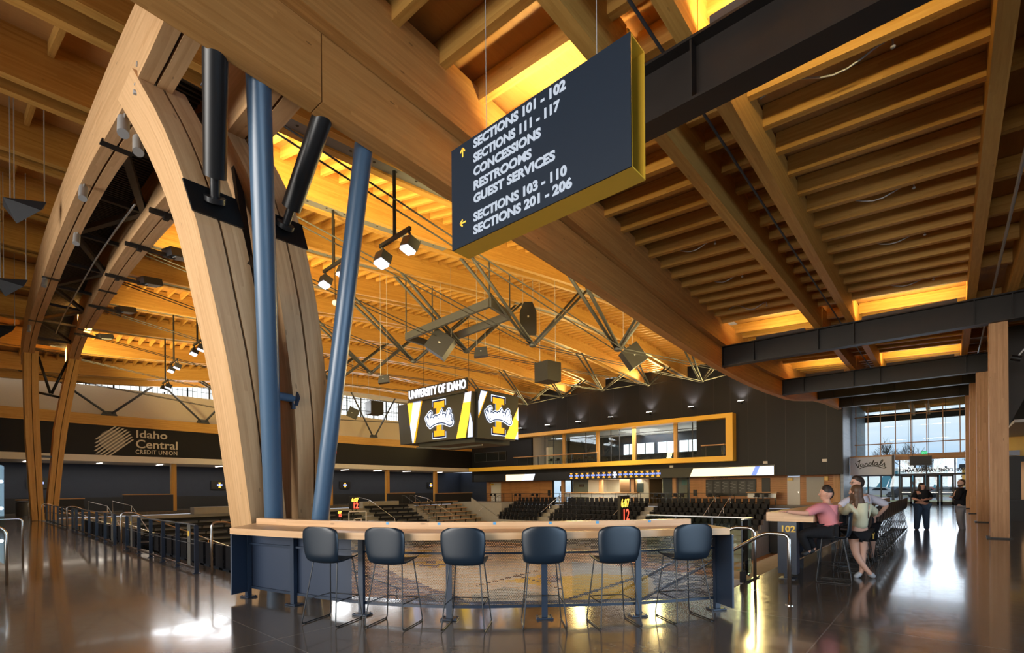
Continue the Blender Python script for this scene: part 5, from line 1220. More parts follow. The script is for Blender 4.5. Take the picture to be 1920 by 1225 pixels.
def tree(s, t, h, seed, lab):
    rnd = random.Random(seed); o = thing('bare_tree', W(s, t, -.06), lab, 'tree', 'bare trees')
    tr = MB(); br = MB(); m_ = [tr]
    def grow(p, d, L, r, k):
        q = p+d*L; (tr if k > 3 else br).tube([p, p+d*L*.5+Vector((rnd.uniform(-.05, .05)*L, rnd.uniform(-.05, .05)*L, 0)), q], [r, r*.85, r*.7], 5 if k > 2 else 3, cap=False)
        if k == 0: return
        for j in range(3 if k > 1 else 3):
            a = rnd.uniform(0, 6.28); sp = rnd.uniform(.35, .75)
            nd_ = (d+Vector((math.cos(a)*sp, math.sin(a)*sp, rnd.uniform(.0, .25)))).normalized(); grow(q-d*L*rnd.uniform(0, .35), nd_, L*rnd.uniform(.6, .8), r*.6, k-1)
    grow(W(s, t, -.06), Vector((0, 0, 1)), h*.27, h*.016, 5)
    bark = mat('bark', (.09, .075, .065), .9); part('trunk', tr, bark, o); part('branches', br, bark, o)
tree(70, 4.6, 9.5, 3, 'bare winter tree outside the left part of the entry glass'); tree(74, 2.9, 8.5, 11, 'bare winter tree outside, second from the left'); tree(82, 2.6, 10, 21, 'bare winter tree outside, third from the left'); tree(78, .9, 8, 31, 'bare winter tree outside the middle of the entry glass'); tree(64, 7.6, 6.5, 5, 'bare winter tree outside at the left edge of the entry glass')
o = thing('conifer', W(72, -2.2, -.06), 'dark conifer outside at the right edge of the entry glass', 'tree')
mb = MB(); mb.tube([W(72, -2.2, -.06), W(72, -2.2, 9)], [.2, .05], 7); part('trunk', mb, mat('bark_dark', (.06, .05, .04), .9), o)
mb = MB(); rnd = random.Random(5)
for i in range(420):
    z = rnd.uniform(1, 9); r = (9.6-z)*.19; a = rnd.uniform(0, 6.28); q = W(72+math.cos(a)*r*rnd.random(), -2.2+math.sin(a)*r*rnd.random(), z); d = Vector((math.cos(a), math.sin(a), -.4))*.35
    mb.face([q, q+d+Vector((0, 0, .09)), q+d*1.3, q+d-Vector((.05, .05, .06))])
part('needles', mb, mat('needles', (.025, .05, .03), .8), o)
CARC = [((.55, .56, .58), 'white'), ((.10, .13, .20), 'dark blue'), ((.35, .04, .04), 'red'), ((.20, .20, .21), 'gray'), ((.45, .46, .48), 'silver'), ((.05, .05, .06), 'black')]
for i, (s, t) in enumerate(((92, 7.8), (95, 5.2), (92, 2.7), (90, .2), (94, -1.9), (88, 4.2))):
    c, cn = CARC[i]; o = thing('car', W(s, t, -.06), '%s car parked outside beyond the entry doors, %s' % (cn, 'beside other cars'), 'car', 'parked cars')
    mb = MB(); body = [(-2.1, .3), (2.1, .3), (2.1, .75), (1.5, .9), (.9, 1.4), (-1.0, 1.42), (-1.8, .95), (-2.1, .85)]
    mb.prism([W(s-.8, t+a, z) for a, z in body], Vector((0, 1.6, 0))); part('body', mb, mat('car_paint', c, .25), o)
    mb = MB()
    for a in (-1.3, 1.3): mb.tube([W(s-.85, t+a, .26), W(s+.85, t+a, .26)], .32, 12)
    part('wheels', mb, M_INK, o)
    mb = MB(); mb.prism([W(s-.82, t+a, z) for a, z in ((.75, .95), (.45, 1.32), (-.8, 1.34), (-1.3, .95))], Vector((0, 1.64, 0))); part('windows', mb, mat('car_glass', (.02, .025, .03), .05), o)
# ------------------------------------------------------------------ walls behind and right of the viewer
mb = MB(); mb.box(-10.3, -10, -9, 54, 4.6, 12.5); mb.box(-10.3, -10, 16.2, 54, 0, 4.6); mb.box(-10.3, -10, -9, -2.2, 0, 4.6); mb.box(-10.3, -10, -2.2, 16.2, 0, .5); struct('wall_front', mb, M_WHITE)
M_DAY2 = emat('daylit_front_glass', (.70, .84, 1), 1.0)
mb = MB(); mb.box(-10.2, -10.15, -2.2, 16.2, .5, 4.6); w = struct('window_40', mb, M_DAY2); mb = MB()
for i in range(11): mb.box(-10.14, -10.0, -2.2+i*1.84-.04, -2.2+i*1.84+.04, .5, 4.6)
mb.box(-10.14, -10.0, -2.2, 16.2, 2.6, 2.68); part('mullions', mb, M_GALV, w)
mb = MB(); mb.box(-10, 53, -9.2, -8.9, 3.4, 10); mb.box(13, 53, -9.2, -8.9, 0, 3.4); mb.box(-10, -4, -9.2, -8.9, 0, 3.4); mb.box(-4, 13, -9.2, -8.9, 0, .35); struct('wall_right', mb, M_WHITE)
mb = MB(); mb.box(-4, 13, -9.15, -9.1, .35, 3.4); w = struct('window_41', mb, M_DAY2); mb = MB()
for i in range(10): mb.box(-4+i*1.89-.04, -4+i*1.89+.04, -9.09, -8.95, .35, 3.4)
part('mullions', mb, M_GALV, w)
# ------------------------------------------------------------------ right edge: mezzanine, concession window
mb = MB(); mb.box(24.4, 46, -8.9, -1.75, 3.72, 3.82); struct('ceiling_mezzanine', mb, M_WHITE)
mb = MB(); mb.box(31.6, 31.9, -8.9, -2.0, 2.85, 3.72); struct('wall_concession_top', mb, M_YEL)
o = thing('concession_stand', W(31, -4, 0), 'black concession counter with a lit opening at the right edge', 'counter')
mb = MB(); mb.box(30.8, 31.4, -8.8, -2.05, 0, .86); part('counter_base', mb, M_INK, o); mb = MB(); mb.box(30.7, 31.5, -8.8, -2.0, .86, .92); part('counter_top', mb, M_GALV, o)
mb = MB(); mb.box(31.4, 31.6, -2.45, -2.0, .92, 2.85); mb.box(31.4, 31.6, -8.8, -2.45, 2.6, 2.85); part('surround', mb, M_INK, o)
mb = MB(); mb.box(34, 34.1, -8.8, -2.05, 0, 2.85); part('back_wall', mb, mat('peach_wall', (.62, .42, .27), .7), o)
area('concession_light', W(33, -4, 2.7), W(33, -4, 0), 1, 3, 60, (1, .85, .65))
mb = MB(); mb.box(31.2, 31.35, -2.4, -2.05, 2.87, 3.1); solo('small_sign', mb, mat('blue_white_sign', (.35, .42, .55), .5), 'small bluish sign standing on the concession header', 'sign')
mb = MB(); mb.prism([W(23.9, -1.52, 3.42), W(23.9, -2.95, 6.9), W(23.9, -3.9, 6.9), W(23.9, -3.9, 6.95), W(23.9, -1.55, 6.95)], Vector((0, .22, 0))); mb.box(23.8, 24.2, -8.9, -3.0, 3.8, 7.0); struct('wall_mezzanine', mb, M_STEEL)
q = sv(1906, 667, s=21.5); o = thing('adjustable_floodlight', W(*q), 'black adjustable floodlight beside the nearest timber column', 'floodlight')
mb = MB(); mb.tube([W(21.5, q[1]+.12, q[2]-.04), W(21.5, q[1]-.1, q[2]-.12)], .09, 12); part('can', mb, M_INK, o, True); mb = MB(); mb.bar(W(21.5, q[1]-.05, q[2]), W(21.5, q[1]-.3, q[2]+.35), .04, .04); part('yoke', mb, M_LGALV, o)
# ------------------------------------------------------------------ HANGING SIGN
S0 = 3.5; tl, tr_ = 1.098*S0, .517*S0; z0, z1 = EYE+.7055*S0, EYE+1.0*S0; dep = .065*S0
o = thing('hanging_sign', W(S0, (tl+tr_)/2, z0), 'big navy directional sign in a gold box frame hung on wires', 'sign')
mb = MB(); mb.box(S0-.012, S0, tr_, tl, z0, z1); part('face', mb, M_SIGN, o)
mb = MB(); e = .012
mb.box(S0, S0+dep, tr_, tl, z0, z0+e); mb.box(S0, S0+dep, tr_, tl, z1-e, z1); mb.box(S0, S0+dep, tl-e, tl, z0+e, z1-e); mb.box(S0+dep-.012, S0+dep, tr_, tl-e, z0+e, z1-e); mb.box(S0, S0+.008, tr_, tr_+.004, z0, z1)
part('frame', mb, M_YEL, o)
H_ = z1-z0; Wd = tl-tr_
rows = [('SECTIONS  101 - 102', 284.5, 0), ]
def sgn(px, py): q = sv(px, py, s=S0-.012); return q[1], q[2]
LINES_ = [('SECTIONS 101 - 102', (888, 278), (1061, 170)), ('SECTIONS 111 - 117', (888, 305), (1050, 206)), ('CONCESSIONS', (888, 331), (1014, 257)), ('RESTROOMS', (888, 357), (996, 297)), ('GUEST SERVICES', (888, 382), (1041, 301)), ('SECTIONS 103 - 110', (888, 416), (1063, 328)), ('SECTIONS 201 - 206', (888, 440), (1073, 352))]
for i, (tx, a, b) in enumerate(LINES_):
    ta, za = sgn(*a); tb2, zb2 = sgn(*b)
    put_text('lettering', tx, .118, W(S0-.014, ta, za), (1, 0, 0), (0, 0, 1), M_LET, o, .002, .0048, fit=abs(ta-tb2))
def arrow(px, py, up, sz):
    t, z = sgn(px, py); mb = MB(); P = lambda u, v: W(S0-.016, t-u, z+v)
    def ln(a, b):
        A, B = P(*a), P(*b); mb.bar(A, B, .014, .003, up=(0, 1, 0)) if False else mb.bar(A, B, .003, .016, up=(B-A).normalized().cross(Vector((0, 1, 0))))
    if up: ln((0, -sz), (0, sz)); ln((0, sz), (-sz*.75, sz*.15)); ln((0, sz), (sz*.75, sz*.15))
    else: ln((-sz, 0), (sz*.9, 0)); ln((-sz, 0), (-sz*.15, sz*.75)); ln((-sz, 0), (-sz*.15, -sz*.75))
    part('arrow', mb, mat('sign_gold', (.85, .52, .06), .5, emit=(.85, .5, .05), es=.25), o)
arrow(868, 287, 1, .045); arrow(869, 418, 0, .045)
for px, py in ((912, 241), (1119, 101)):
    t = sv(px, py, s=S0+dep*.5)[1]; mb = MB(); mb.tube([W(S0+dep*.5, t, z1), W(S0+dep*.5, t, 7.9)], .0035, 6); part('wire', mb, M_LGALV, o)
# ------------------------------------------------------------------ LEFT RAILING PANELS
RS = lambda t: 3.18+.0215*(t-10.75)
PANELS = [([10.75, 11.99, 13.1, 14.2, 15.39, 16.78], 'nearest, right of the bent handrail'), ([18.42, 19.9, 21.4, 22.9, 24.4, 25.9, 27.0], 'second'), ([28.6, 30.2, 31.8, 33.4, 35.0, 36.6], 'third'), ([39.7, 41.0, 42.3, 43.6], 'farthest, by the arch leg')]
for i, (tp, lab) in enumerate(PANELS):
    o = thing('guard_railing', W(RS(tp[0]), tp[0], 0), 'navy steel guard railing panel along the left concourse edge, %s' % lab, 'railing', 'left guard railings')
    for t in tp:
        mb = MB(); mb.box(RS(t)-.035, RS(t)+.035, t-.012, t+.012, 0, .91); mb.box(RS(t)-.06, RS(t)+.06, t-.05, t+.05, 0, .012); part('post', mb, M_NAVY, o)
    mb = MB(); mb.bar(W(RS(tp[0]), tp[0], .92), W(RS(tp[-1]), tp[-1], .92), .05, .018); part('top_rail', mb, M_GALV, o)
    mb = MB(); mb.bar(W(RS(tp[0]), tp[0], .09), W(RS(tp[-1]), tp[-1], .09), .045, .03); part('bottom_rail', mb, M_STEEL, o)
    mb = MB(); mb.bar(W(RS(tp[0]), tp[0], .55), W(RS(tp[-1]), tp[-1], .55), .012, .012); part('middle_rail', mb, M_GALV, o)
    for t in ((tp[0]+.55, tp[-1]-.4) if i < 3 else (tp[-1]-.4,)):
        mb = MB(); mb.box(RS(t)+.02, RS(t)+.03, t-.09, t+.09, .06, .9); part('gray_plate', mb, mat('plate_gray', (.10, .095, .085), .5), o)
        mb = MB(); mb.box(RS(t)+.012, RS(t)+.019, t-.035, t+.035, .68, .78); part('row_marker', mb, M_GOLDL, o)
# ------------------------------------------------------------------ glass guarded stair at the left edge
o = thing('glass_guard', W(.75, 12.2, 0), 'greenish glass stair guard with steel clamps at the left edge', 'railing')
mb = MB(); mb.prism([W(.70, 12.05, .35), W(-.6, 12.05, 1.3), W(-.6, 12.05, 2.4), W(.70, 12.05, 2.02)], Vector((-.014, 0, 0))); part('glass', mb, M_GRNGL, o)
for z in (.75, 1.3, 1.75):
    mb = MB(); mb.tube([W(.66, 12.0, z), W(.66, 12.09, z)], .03, 10); part('clamp', mb, M_SS, o, True)
loop_rail('handrail', 'stainless stair handrail post at the left edge of the photo', bent(W(.72, 11.96, 0), W(.72, 11.96, .93), W(-1.2, 11.96, 2.0), .1), [], .022)
loop_rail('handrail', 'second bent stainless stair handrail farther along the left edge', bent(W(1.3, 17.0, 0), W(1.3, 17.0, .93), W(.9, 17.0, .93), .1)+[W(-1.0, 17.0, 1.9)], [], .022)
mb = MB()
for i in range(9): mb.box(.55-.3*(i+1), .55-.3*i, 12.2, 16.4, 0, .17*(i+1))
solo('concrete_steps', mb, M_CONC, 'concrete steps rising at the left edge of the photo', 'stairs')
# ------------------------------------------------------------------ handrails right of the bar
for i, (s, t) in enumerate(((7.31, 1.57), (8.11, 2.21))):
    a, b, c = W(s, t, 0), W(s, t, .93), W(s, t+.30, .93); e = W(s, t+3.2, .93-2.9*.19/.30)
    p1 = bent(a, b, c, .1); pts = p1[:-1]+bent(p1[-2], c, e, .08)[1:]
    o = loop_rail('handrail', 'shiny stainless handrail bending down the steps right of the bar, %s' % ('front one', 'rear one')[i], pts, [(W(s, t+2.6, .93-2.3*.19/.3), W(s, t+2.6, -1.9))], .024)
    mb = MB(); mb.lathe([(.05, 0), (.05, .008)], a, 14); part('floor_flange', mb, M_SS, o)
mb = MB(); mb.box(8.55, 8.7, 2.5, 2.56, .0, .18); solo('floor_box', mb, M_INK, 'small black box with a gold emblem on the floor edge by the rear handrail', 'box')
mb = MB(); mb.box(8.58, 9.3, 2.46, 2.5, .005, .03); solo('edge_trim', mb, M_BLKST, 'black edge strip on the floor at the steps', 'trim')
o = thing('glass_guard', W(9.6, 2.45, 0), 'clear glass guard with dark posts between the steps and the numbered counter', 'railing')
mb = MB(); mb.box(8.9, 9.35, 2.6, 2.612, .05, 1.0); mb.box(9.42, 9.43, 2.62, 4.6, .05, 1.0); part('glass', mb, M_GRNGL, o)
mb = MB(); mb.bar(W(8.88, 2.606, 1.01), W(9.42, 2.61, 1.01), .05, .02); mb.bar(W(9.42, 2.6, 1.01), W(9.42, 4.6, 1.01), .05, .02); part('top_rail', mb, M_LGALV, o)
for s, t in ((8.95, 2.63), (9.3, 2.63), (9.44, 3.3), (9.44, 4.0)):
    mb = MB(); mb.box(s-.02, s+.02, t-.015, t+.015, 0, .98); part('post', mb, M_NAVY, o)
# ------------------------------------------------------------------ THE BAR
PB = [(2.96, 7.73), (3.15, 6.7), (3.45, 5.51), (3.99, 4.49), (4.75, 3.65), (5.57, 2.85), (6.49, 2.23)]
def curve(pts, n):
    out = []
    for i in range(len(pts)-1):
        p0, p1, p2, p3 = (Vector(pts[max(i-1, 0)]), Vector(pts[i]), Vector(pts[i+1]), Vector(pts[min(i+2, len(pts)-1)]))
        for k in range(n):
            q = k/n; out.append(.5*((2*p1)+(p2-p0)*q+(2*p0-5*p1+4*p2-p3)*q*q+(3*p1-p0-3*p2+p3)*q*q*q))
    out.append(Vector(pts[-1])); return out
def offs(c, d):
    o_ = []
    for i, p in enumerate(c):
        t = (c[min(i+1, len(c)-1)]-c[max(i-1, 0)]).normalized(); o_.append(p+Vector((-t.y, t.x))*d)
    return o_
BC = curve(PB, 16)                       # centre line through the posts, left to right
def nrm_in(i):
    t = (BC[min(i+1, len(BC)-1)]-BC[max(i-1, 0)]).normalized(); return Vector((-t.y, t.x))
sgnv = 1 if (nrm_in(40)).dot(Vector((1, 1))) > 0 else -1   # +: towards the bowl
bar = thing('bar_counter', W(4.7, 3.9, 0), 'long curved bar with a thick pale wooden top and a perforated printed front', 'bar')
for i, (s, t) in enumerate(PB):
    n = nrm_in(min(i*16, len(BC)-1))*sgnv; tg = Vector((n.y, -n.x))
    mb = MB(); mb.obox(W(s, t, .50), Vector((0, 0, 1)), W(tg.x, tg.y, 0), W(n.x, n.y, 0), .49, .021, .034); mb.obox(W(s, t, .50)-W(n.x, n.y, 0)*.03, Vector((0, 0, 1)), W(tg.x, tg.y, 0), W(n.x, n.y, 0), .49, .036, .005)
    po = part('post', mb, M_NAVY, bar)
    mb = MB(); mb.obox(W(s, t, .012), W(tg.x, tg.y, 0), W(n.x, n.y, 0), Vector((0, 0, 1)), .10, .075, .008)
    for a in (-1, 1):
        for b in (-1, 1): c_ = W(s, t, .02)+W(tg.x, tg.y, 0)*.08*a+W(n.x, n.y, 0)*.055*b; mb.tube([c_, c_+Vector((0, 0, .012))], .009, 6)
    part('base_plate', mb, M_NAVY, po)
C2 = offs(BC, .045*sgnv)
# front rail and bottom channel
mb = MB(); mb.sweep([[W(p.x, p.y, .775), W(q.x, q.y, .775), W(q.x, q.y, .80), W(p.x, p.y, .80)] for p, q in zip(offs(BC, -.005*sgnv), offs(BC, .04*sgnv))]); part('front_rail', mb, M_NAVY, bar)
mb = MB(); mb.sweep([[W(p.x, p.y, .13), W(q.x, q.y, .13), W(q.x, q.y, .165), W(p.x, p.y, .165)] for p, q in zip(offs(BC, .015*sgnv), offs(BC, .06*sgnv))]); part('bottom_channel', mb, M_NAVY, bar)
# printed perforated sheet
def proj(p):
    X, Y, Z = p; xr = CA_R*X+SA_R*Y; yf = -SA_R*X+CA_R*Y; zz = Z-EYE
    x, y = F*xr/yf, F*zz/yf; c_, s_ = math.cos(ROLL), math.sin(ROLL); return CX+c_*x-s_*y, CY-(s_*x+c_*y)
CA_R, SA_R = math.cos(YAW), math.sin(YAW)
from mathutils import noise as mnoise
def print_colour(u, v):
    """the printed arena picture: u along the sheet 0..1, v height 0..1"""
    nz = lambda a, b, k=0: mnoise.noise(Vector((u*a, v*b, k)))
    navy = (.022, .035, .065); tan = (.40, .325, .24); gold = (.48, .27, .035); dk = (.018, .020, .028); gray = (.16, .165, .18)
    if u < .305: return navy
    c = tan
    f = .06*nz(60, 9, 3); c = tuple(x*(1+f*2) for x in c)
    # lower left grandstand
    line = .72-(u-.305)*2.75+.035*nz(40, 6, 1)
    if v < line:
        c = navy if nz(26, 30, 2) < .28 else gray
        if abs(v-line+.10) < .025 and nz(80, 10, 5) > -.1: c = gray
    # upper stands band
    if v > .86-.10*max(0, u-.55)+.05*nz(30, 8, 4) and u > .36: c = dk if nz(70, 24, 6) < .22 else gray
    elif v > .72 and nz(34, 22, 8) > .30: c = gray
    # floor emblem in gold and navy, court end zone
    if .36 < u < .47 and .70 < v < .80: c = gold if nz(40, 18, 9) > -.15 else tan
    if abs((u-.475)/.055)+abs((v-.60)/.06) < 1: c = gold if nz(50, 30, 10) > -.05 else navy
    if abs((u-.53)/.05)+abs((v-.66)/.05) < 1 and nz(60, 40, 11) > -.2: c = navy
    if abs((u-.66)/.06)+abs((v-.36)/.07) < 1: c = gold
    if abs((u-.688)/.032)+abs((v-.375)/.055) < 1: c = gray if nz(90, 40, 12) > 0 else navy
    if .70 < u < .86 and v < .44-.55*abs(u-.755)**1.0 and v > .06: c = gold
    # dark right-hand stand with rails
    e = .835+.10*(1-v)*(.9)+.012*nz(8, 14, 13)
    if v > .55 and u > .80 and v < .60+.45*math.sin((u-.76)*7): c = dk
    if u > e-.03: c = dk if nz(40, 34, 14) < .12 else (tan if nz(20, 30, 15) > .25 else gray)
    for (ua, va, ub, vb) in ((.70, .05, .93, .58), (.85, .05, .99, .50), (.62, .44, .70, .22), (.55, .30, .66, .50)):
        if ua < u < ub:
            yv = va+(vb-va)*(u-ua)/(ub-ua)
            if abs(v-yv) < (.018 if ua > .65 else .008): c = dk
    if v < .075: c = (.05, .055, .075)
    return c
import bisect
CP = curve(PB, 64); CP = offs(CP, .045*sgnv); LL = [0]
for a, b in zip(CP, CP[1:]): LL.append(LL[-1]+(b-a).length)
mb = MB(); mb.ou = mb.ov = 0; mb.col = []; NV = 46; z0_, z1_ = .15, .985
for i in range(len(CP)-1):
    for j in range(NV):
        v0, v1 = j/NV, (j+1)/NV; a, b = CP[i], CP[i+1]
        mb.face([W(a.x, a.y, z0_+(z1_-z0_)*v0), W(b.x, b.y, z0_+(z1_-z0_)*v0), W(b.x, b.y, z0_+(z1_-z0_)*v1), W(a.x, a.y, z0_+(z1_-z0_)*v1)],
                [(LL[i], (z1_-z0_)*v0), (LL[i+1], (z1_-z0_)*v0), (LL[i+1], (z1_-z0_)*v1), (LL[i], (z1_-z0_)*v1)])
        mb.col.append(print_colour((LL[i]+LL[i+1])/2/LL[-1], (v0+v1)/2))
def perfmat(start):
    m = bpy.data.materials.new('perforated_print'); m.use_nodes = True; n = m.node_tree.nodes; l = m.node_tree.links; b = n['Principled BSDF']; b.inputs['Roughness'].default_value = .45
    at = n.new('ShaderNodeVertexColor'); at.layer_name = 'print'; l.new(at.outputs['Color'], b.inputs['Base Color'])
    uv = n.new('ShaderNodeUVMap'); uv.uv_map = 'UVMap'; sp = n.new('ShaderNodeSeparateXYZ'); l.new(uv.outputs[0], sp.inputs[0])
    def M(op, a, c=None, d=None):
        x = n.new('ShaderNodeMath'); x.operation = op
        for i, v in enumerate((a, c, d)):
            if v is None: continue
            if isinstance(v, (int, float)): x.inputs[i].default_value = v
            else: l.new(v, x.inputs[i])
        return x.outputs[0]
    P_, R_ = .021, .0068
    def lattice(ou, ov):
        a = M('SUBTRACT', M('PINGPONG', M('ADD', sp.outputs[0], ou), P_/2), 0); b_ = M('PINGPONG', M('ADD', sp.outputs[1], ov), P_*.866)
        return M('LESS_THAN', M('SQRT', M('ADD', M('MULTIPLY', a, a), M('MULTIPLY', b_, b_))), R_)
    hole = M('MAXIMUM', lattice(0, 0), lattice(P_/2, P_*.866))
    hole = M('MULTIPLY', hole, M('GREATER_THAN', sp.outputs[0], start))
    t = n.new('ShaderNodeBsdfTransparent'); mx = n.new('ShaderNodeMixShader'); l.new(hole, mx.inputs[0]); l.new(b.outputs[0], mx.inputs[1]); l.new(t.outputs[0], mx.inputs[2])
    l.new(mx.outputs[0], n['Material Output'].inputs['Surface']); return m
part('printed_panel', mb, perfmat(LL[-1]*.305), bar)
# end wings
for (p, d) in ((PB[0], (-.27, -.10)), (PB[-1], (-.20, -.27))):
    a = Vector(p); b = a+Vector(d); t = (b-a).normalized(); n = Vector((-t.y, t.x))*.012
    mb = MB(); mb.prism([W(*(a-n), .09), W(*(b-n), .09), W(*(b+n), .09), W(*(a+n), .09)], Vector((0, 0, .895))); part('end_panel', mb, M_NAVY, bar)
# wooden slab and raised back ledge
FE = curve([(2.53, 7.22), (2.70, 6.33), (2.93, 5.57), (3.24, 4.94), (3.58, 4.40), (4.38, 3.51), (5.07, 2.89), (5.61, 2.49), (6.22, 1.97)], 12)
BE = curve([(3.22, 8.05), (3.42, 6.75), (3.72, 5.62), (4.22, 4.68), (4.95, 3.86), (5.75, 3.08), (6.70, 2.42)], 16)
def resample(c, n):
    L = [0]
    for a, b in zip(c, c[1:]): L.append(L[-1]+(b-a).length)
    r = []
    for k in range(n+1):
        x = L[-1]*k/n; i = min(max(bisect.bisect_left(L, x), 1), len(L)-1); q = (x-L[i-1])/(L[i]-L[i-1]); r.append(c[i-1].lerp(c[i], q))
    return r
fe, be = resample(FE, 70), resample(BE, 70)
mb = MB(); mb.sweep([[W(*f, .985), W(*b, .985), W(*b, 1.065), W(*f, 1.065)] for f, b in zip(fe, be)]); part('wooden_slab', mb, M_TOP, bar)
u0, u1 = resample(BE, 70)[1:69], None
lf = [f.lerp(b, .80) for f, b in zip(fe, be)][1:68]; lb = [f.lerp(b, .98) for f, b in zip(fe, be)][1:68]
mb = MB(); mb.sweep([[W(*f, 1.066), W(*b, 1.066), W(*b, 1.15), W(*f, 1.15)] for f, b in zip(lf, lb)]); part('back_ledge', mb, M_TOP, bar)
for i, px in enumerate((728, 822, 922, 1025, 1127, 1222, 1308)):
    k = min(range(len(lf)), key=lambda j: abs(proj(W(*lf[j], 1.13))[0]-px)); p = lf[k]; q = lf[min(k+1, len(lf)-1)]; t = (q-p).normalized(); n = Vector((-t.y, t.x))*sgnv
    mb = MB(); c_ = W(p.x, p.y, 1.1515)+W(n.x, n.y, 0)*.02; mb.obox(c_, W(t.x, t.y, 0), W(n.x, n.y, 0), Vector((0, 0, 1)), .02, .03, .0008)
    c_ = W(p.x, p.y, 1.132)-W(n.x, n.y, 0)*.0015; mb.obox(c_, W(t.x, t.y, 0), W(n.x, n.y, 0), Vector((0, 0, 1)), .018, .0008, .014)
    solo('blue_tape', mb, M_TAPE, 'scrap of blue tape on the back ledge of the bar, %s from the left' % ('first', 'second', 'third', 'fourth', 'fifth', 'sixth', 'seventh')[i], 'tape', 'blue tapes')
# ------------------------------------------------------------------ BAR STOOLS
def stool_proto(label, group):
    """local frame: +Y is where the sitter faces, floor centre at the origin"""
    o = thing('bar_stool', (0, 0, 0), label, 'stool', group)
    prof = [(.22, .730), (.205, .746), (.12, .738), (.0, .722), (-.115, .712), (-.195, .728), (-.236, .785), (-.250, .88), (-.260, 1.0), (-.266, 1.09), (-.268, 1.142)]
    hw = [.17, .205, .222, .225, .222, .218, .226, .240, .248, .236, .170]
    pr = curve(prof, 3); hh = curve([(h, 0) for h in hw], 3); N = len(pr); K = 18
    mb = MB(); G = []
    for i in range(N):
        fr = i/(N-1); y, z = pr[i]; w = hh[i].x; row = []
        for k in range(K+1):
            u = 2*k/K-1; x = w*math.sin(u*math.pi/2*.98) if abs(u) < 1 else w*u
            lift = .045*u*u*(1-min(1, max(0, (fr-.45)/.2))); wrap = .055*u*u*min(1, max(0, (fr-.35)/.25))
            dip = -.028*abs(u)**3.2 if fr > .9 else 0
            row.append(Vector((x, y+wrap, z+lift*.8+dip*(fr-.9)*10)))
        G.append(row)
    for i in range(N-1):
        for k in range(K): mb.face([G[i][k+1], G[i][k], G[i+1][k], G[i+1][k+1]])
    sh = part('seat_shell', mb, M_STOOL, o, 'all')
    md = sh.modifiers.new('thickness', 'SOLIDIFY'); md.thickness = .013; md.offset = 0
    md = sh.modifiers.new('round', 'SUBSURF'); md.levels = 1; md.render_levels = 1
    for sg in (-1, 1):
        f_top, b_top = Vector((sg*.165, .15, .735)), Vector((sg*.17, -.13, .728)); f_b, b_b = Vector((sg*.235, .235, .011)), Vector((sg*.24, -.255, .011))
        pts = bent(f_top+Vector((-sg*.05, 0, .004)), f_top, f_b, .03)[:-1]+bent(f_top.lerp(f_b, .5), f_b, b_b, .04)[1:-1]+bent(f_b.lerp(b_b, .5), b_b, b_top, .04)[1:-1]+bent(b_b.lerp(b_top, .5), b_top, b_top+Vector((-sg*.05, 0, .004)), .03)[1:]
        mb = MB(); mb.tube(pts, .0075, 8); part('sled_leg', mb, M_BLKST, o, 'all')
        for y in (.2, -.2):
            mb = MB(); c_ = Vector((sg*.236, y, .006)); mb.tube([c_-Vector((0, .02, 0)), c_+Vector((0, .02, 0))], .011, 8); part('glide', mb, M_BLKST, o)
    z = .285; k = (.735-z)/.724
    fx, fy = .165+(.07)*k, .15+.085*k; bx, by = .17+.07*k, -.13-.125*k
    mb = MB(); mb.tube([Vector((-bx, by, z)), Vector((-fx, fy, z)), Vector((fx, fy, z)), Vector((bx, by, z))], .0065, 7); part('footrest', mb, M_BLKST, o, 'all')
    mb = MB(); mb.tube([Vector((-.165, .14, .735)), Vector((.165, .14, .735))], .007, 7); mb.tube([Vector((-.17, -.12, .728)), Vector((.17, -.12, .728))], .007, 7); part('under_seat_bars', mb, M_BLKST, o)
    return o
ST = [(3.06, 5.51, .93, .36), (3.44, 4.82, .91, .42), (3.91, 4.10, .83, .56), (4.53, 3.50, .73, .68), (5.06, 2.90, .62, .78), (5.80, 2.38, .57, .82)]
sp0 = None
for i, (s, t, ds, dt) in enumerate(ST):
    d = W(ds, dt, 0); rz = math.atan2(-d.x, d.y)
    lab = 'navy shell bar stool at the curved bar, %s from the left' % ('first', 'second', 'third', 'fourth', 'fifth', 'sixth')[i]
    if sp0 is None: sp0 = stool_proto(lab, 'stools at the curved bar'); sp0.location = W(s, t, 0); sp0.rotation_euler = (0, 0, rz)
    else: dup(sp0, W(s, t, 0), rz, lab)
# ------------------------------------------------------------------ NUMBERED COUNTER (102) and its row of stools
o = thing('long_counter', W(16, 2.0, 0), 'long wooden-topped counter marked 102 on its navy end panel', 'bar')
mb = MB(); mb.box(9.28, 23.6, 1.64, 2.34, .975, 1.125, 's'); part('wooden_top', mb, M_TOP, o)
mb = MB(); mb.box(9.36, 9.58, 1.90, 2.18, .09, .974); e_ = part('end_panel', mb, M_NAVY, o)
put_text('number', '102', .145, W(9.352, 2.145, .80), (1, 0, 0), (0, 0, 1), M_GOLDL, e_, .003, .004, fit=.205)
mb = MB(); mb.box(9.4, 9.5, 2.0, 2.1, 0.012, .09); mb.box(9.34, 9.56, 1.93, 2.17, 0.001, .012); part('foot', mb, M_NAVY, o)
mb = MB(); mb.box(9.6, 23.5, 2.2, 2.24, .12, .974); part('front_panel', mb, M_NAVY, o)
for k in range(8):
    s = 10.8+k*1.8; mb = MB(); mb.box(s-.03, s+.03, 2.08, 2.16, 0, .974); part('post', mb, M_NAVY, o)
mb = MB(); mb.tube([W(9.62, 1.98, .28), W(23.4, 1.98, .28)], .018, 8); part('foot_rail', mb, M_SS, o)
fac = W(0, 1, 0); rzc = math.atan2(-fac.x, fac.y)
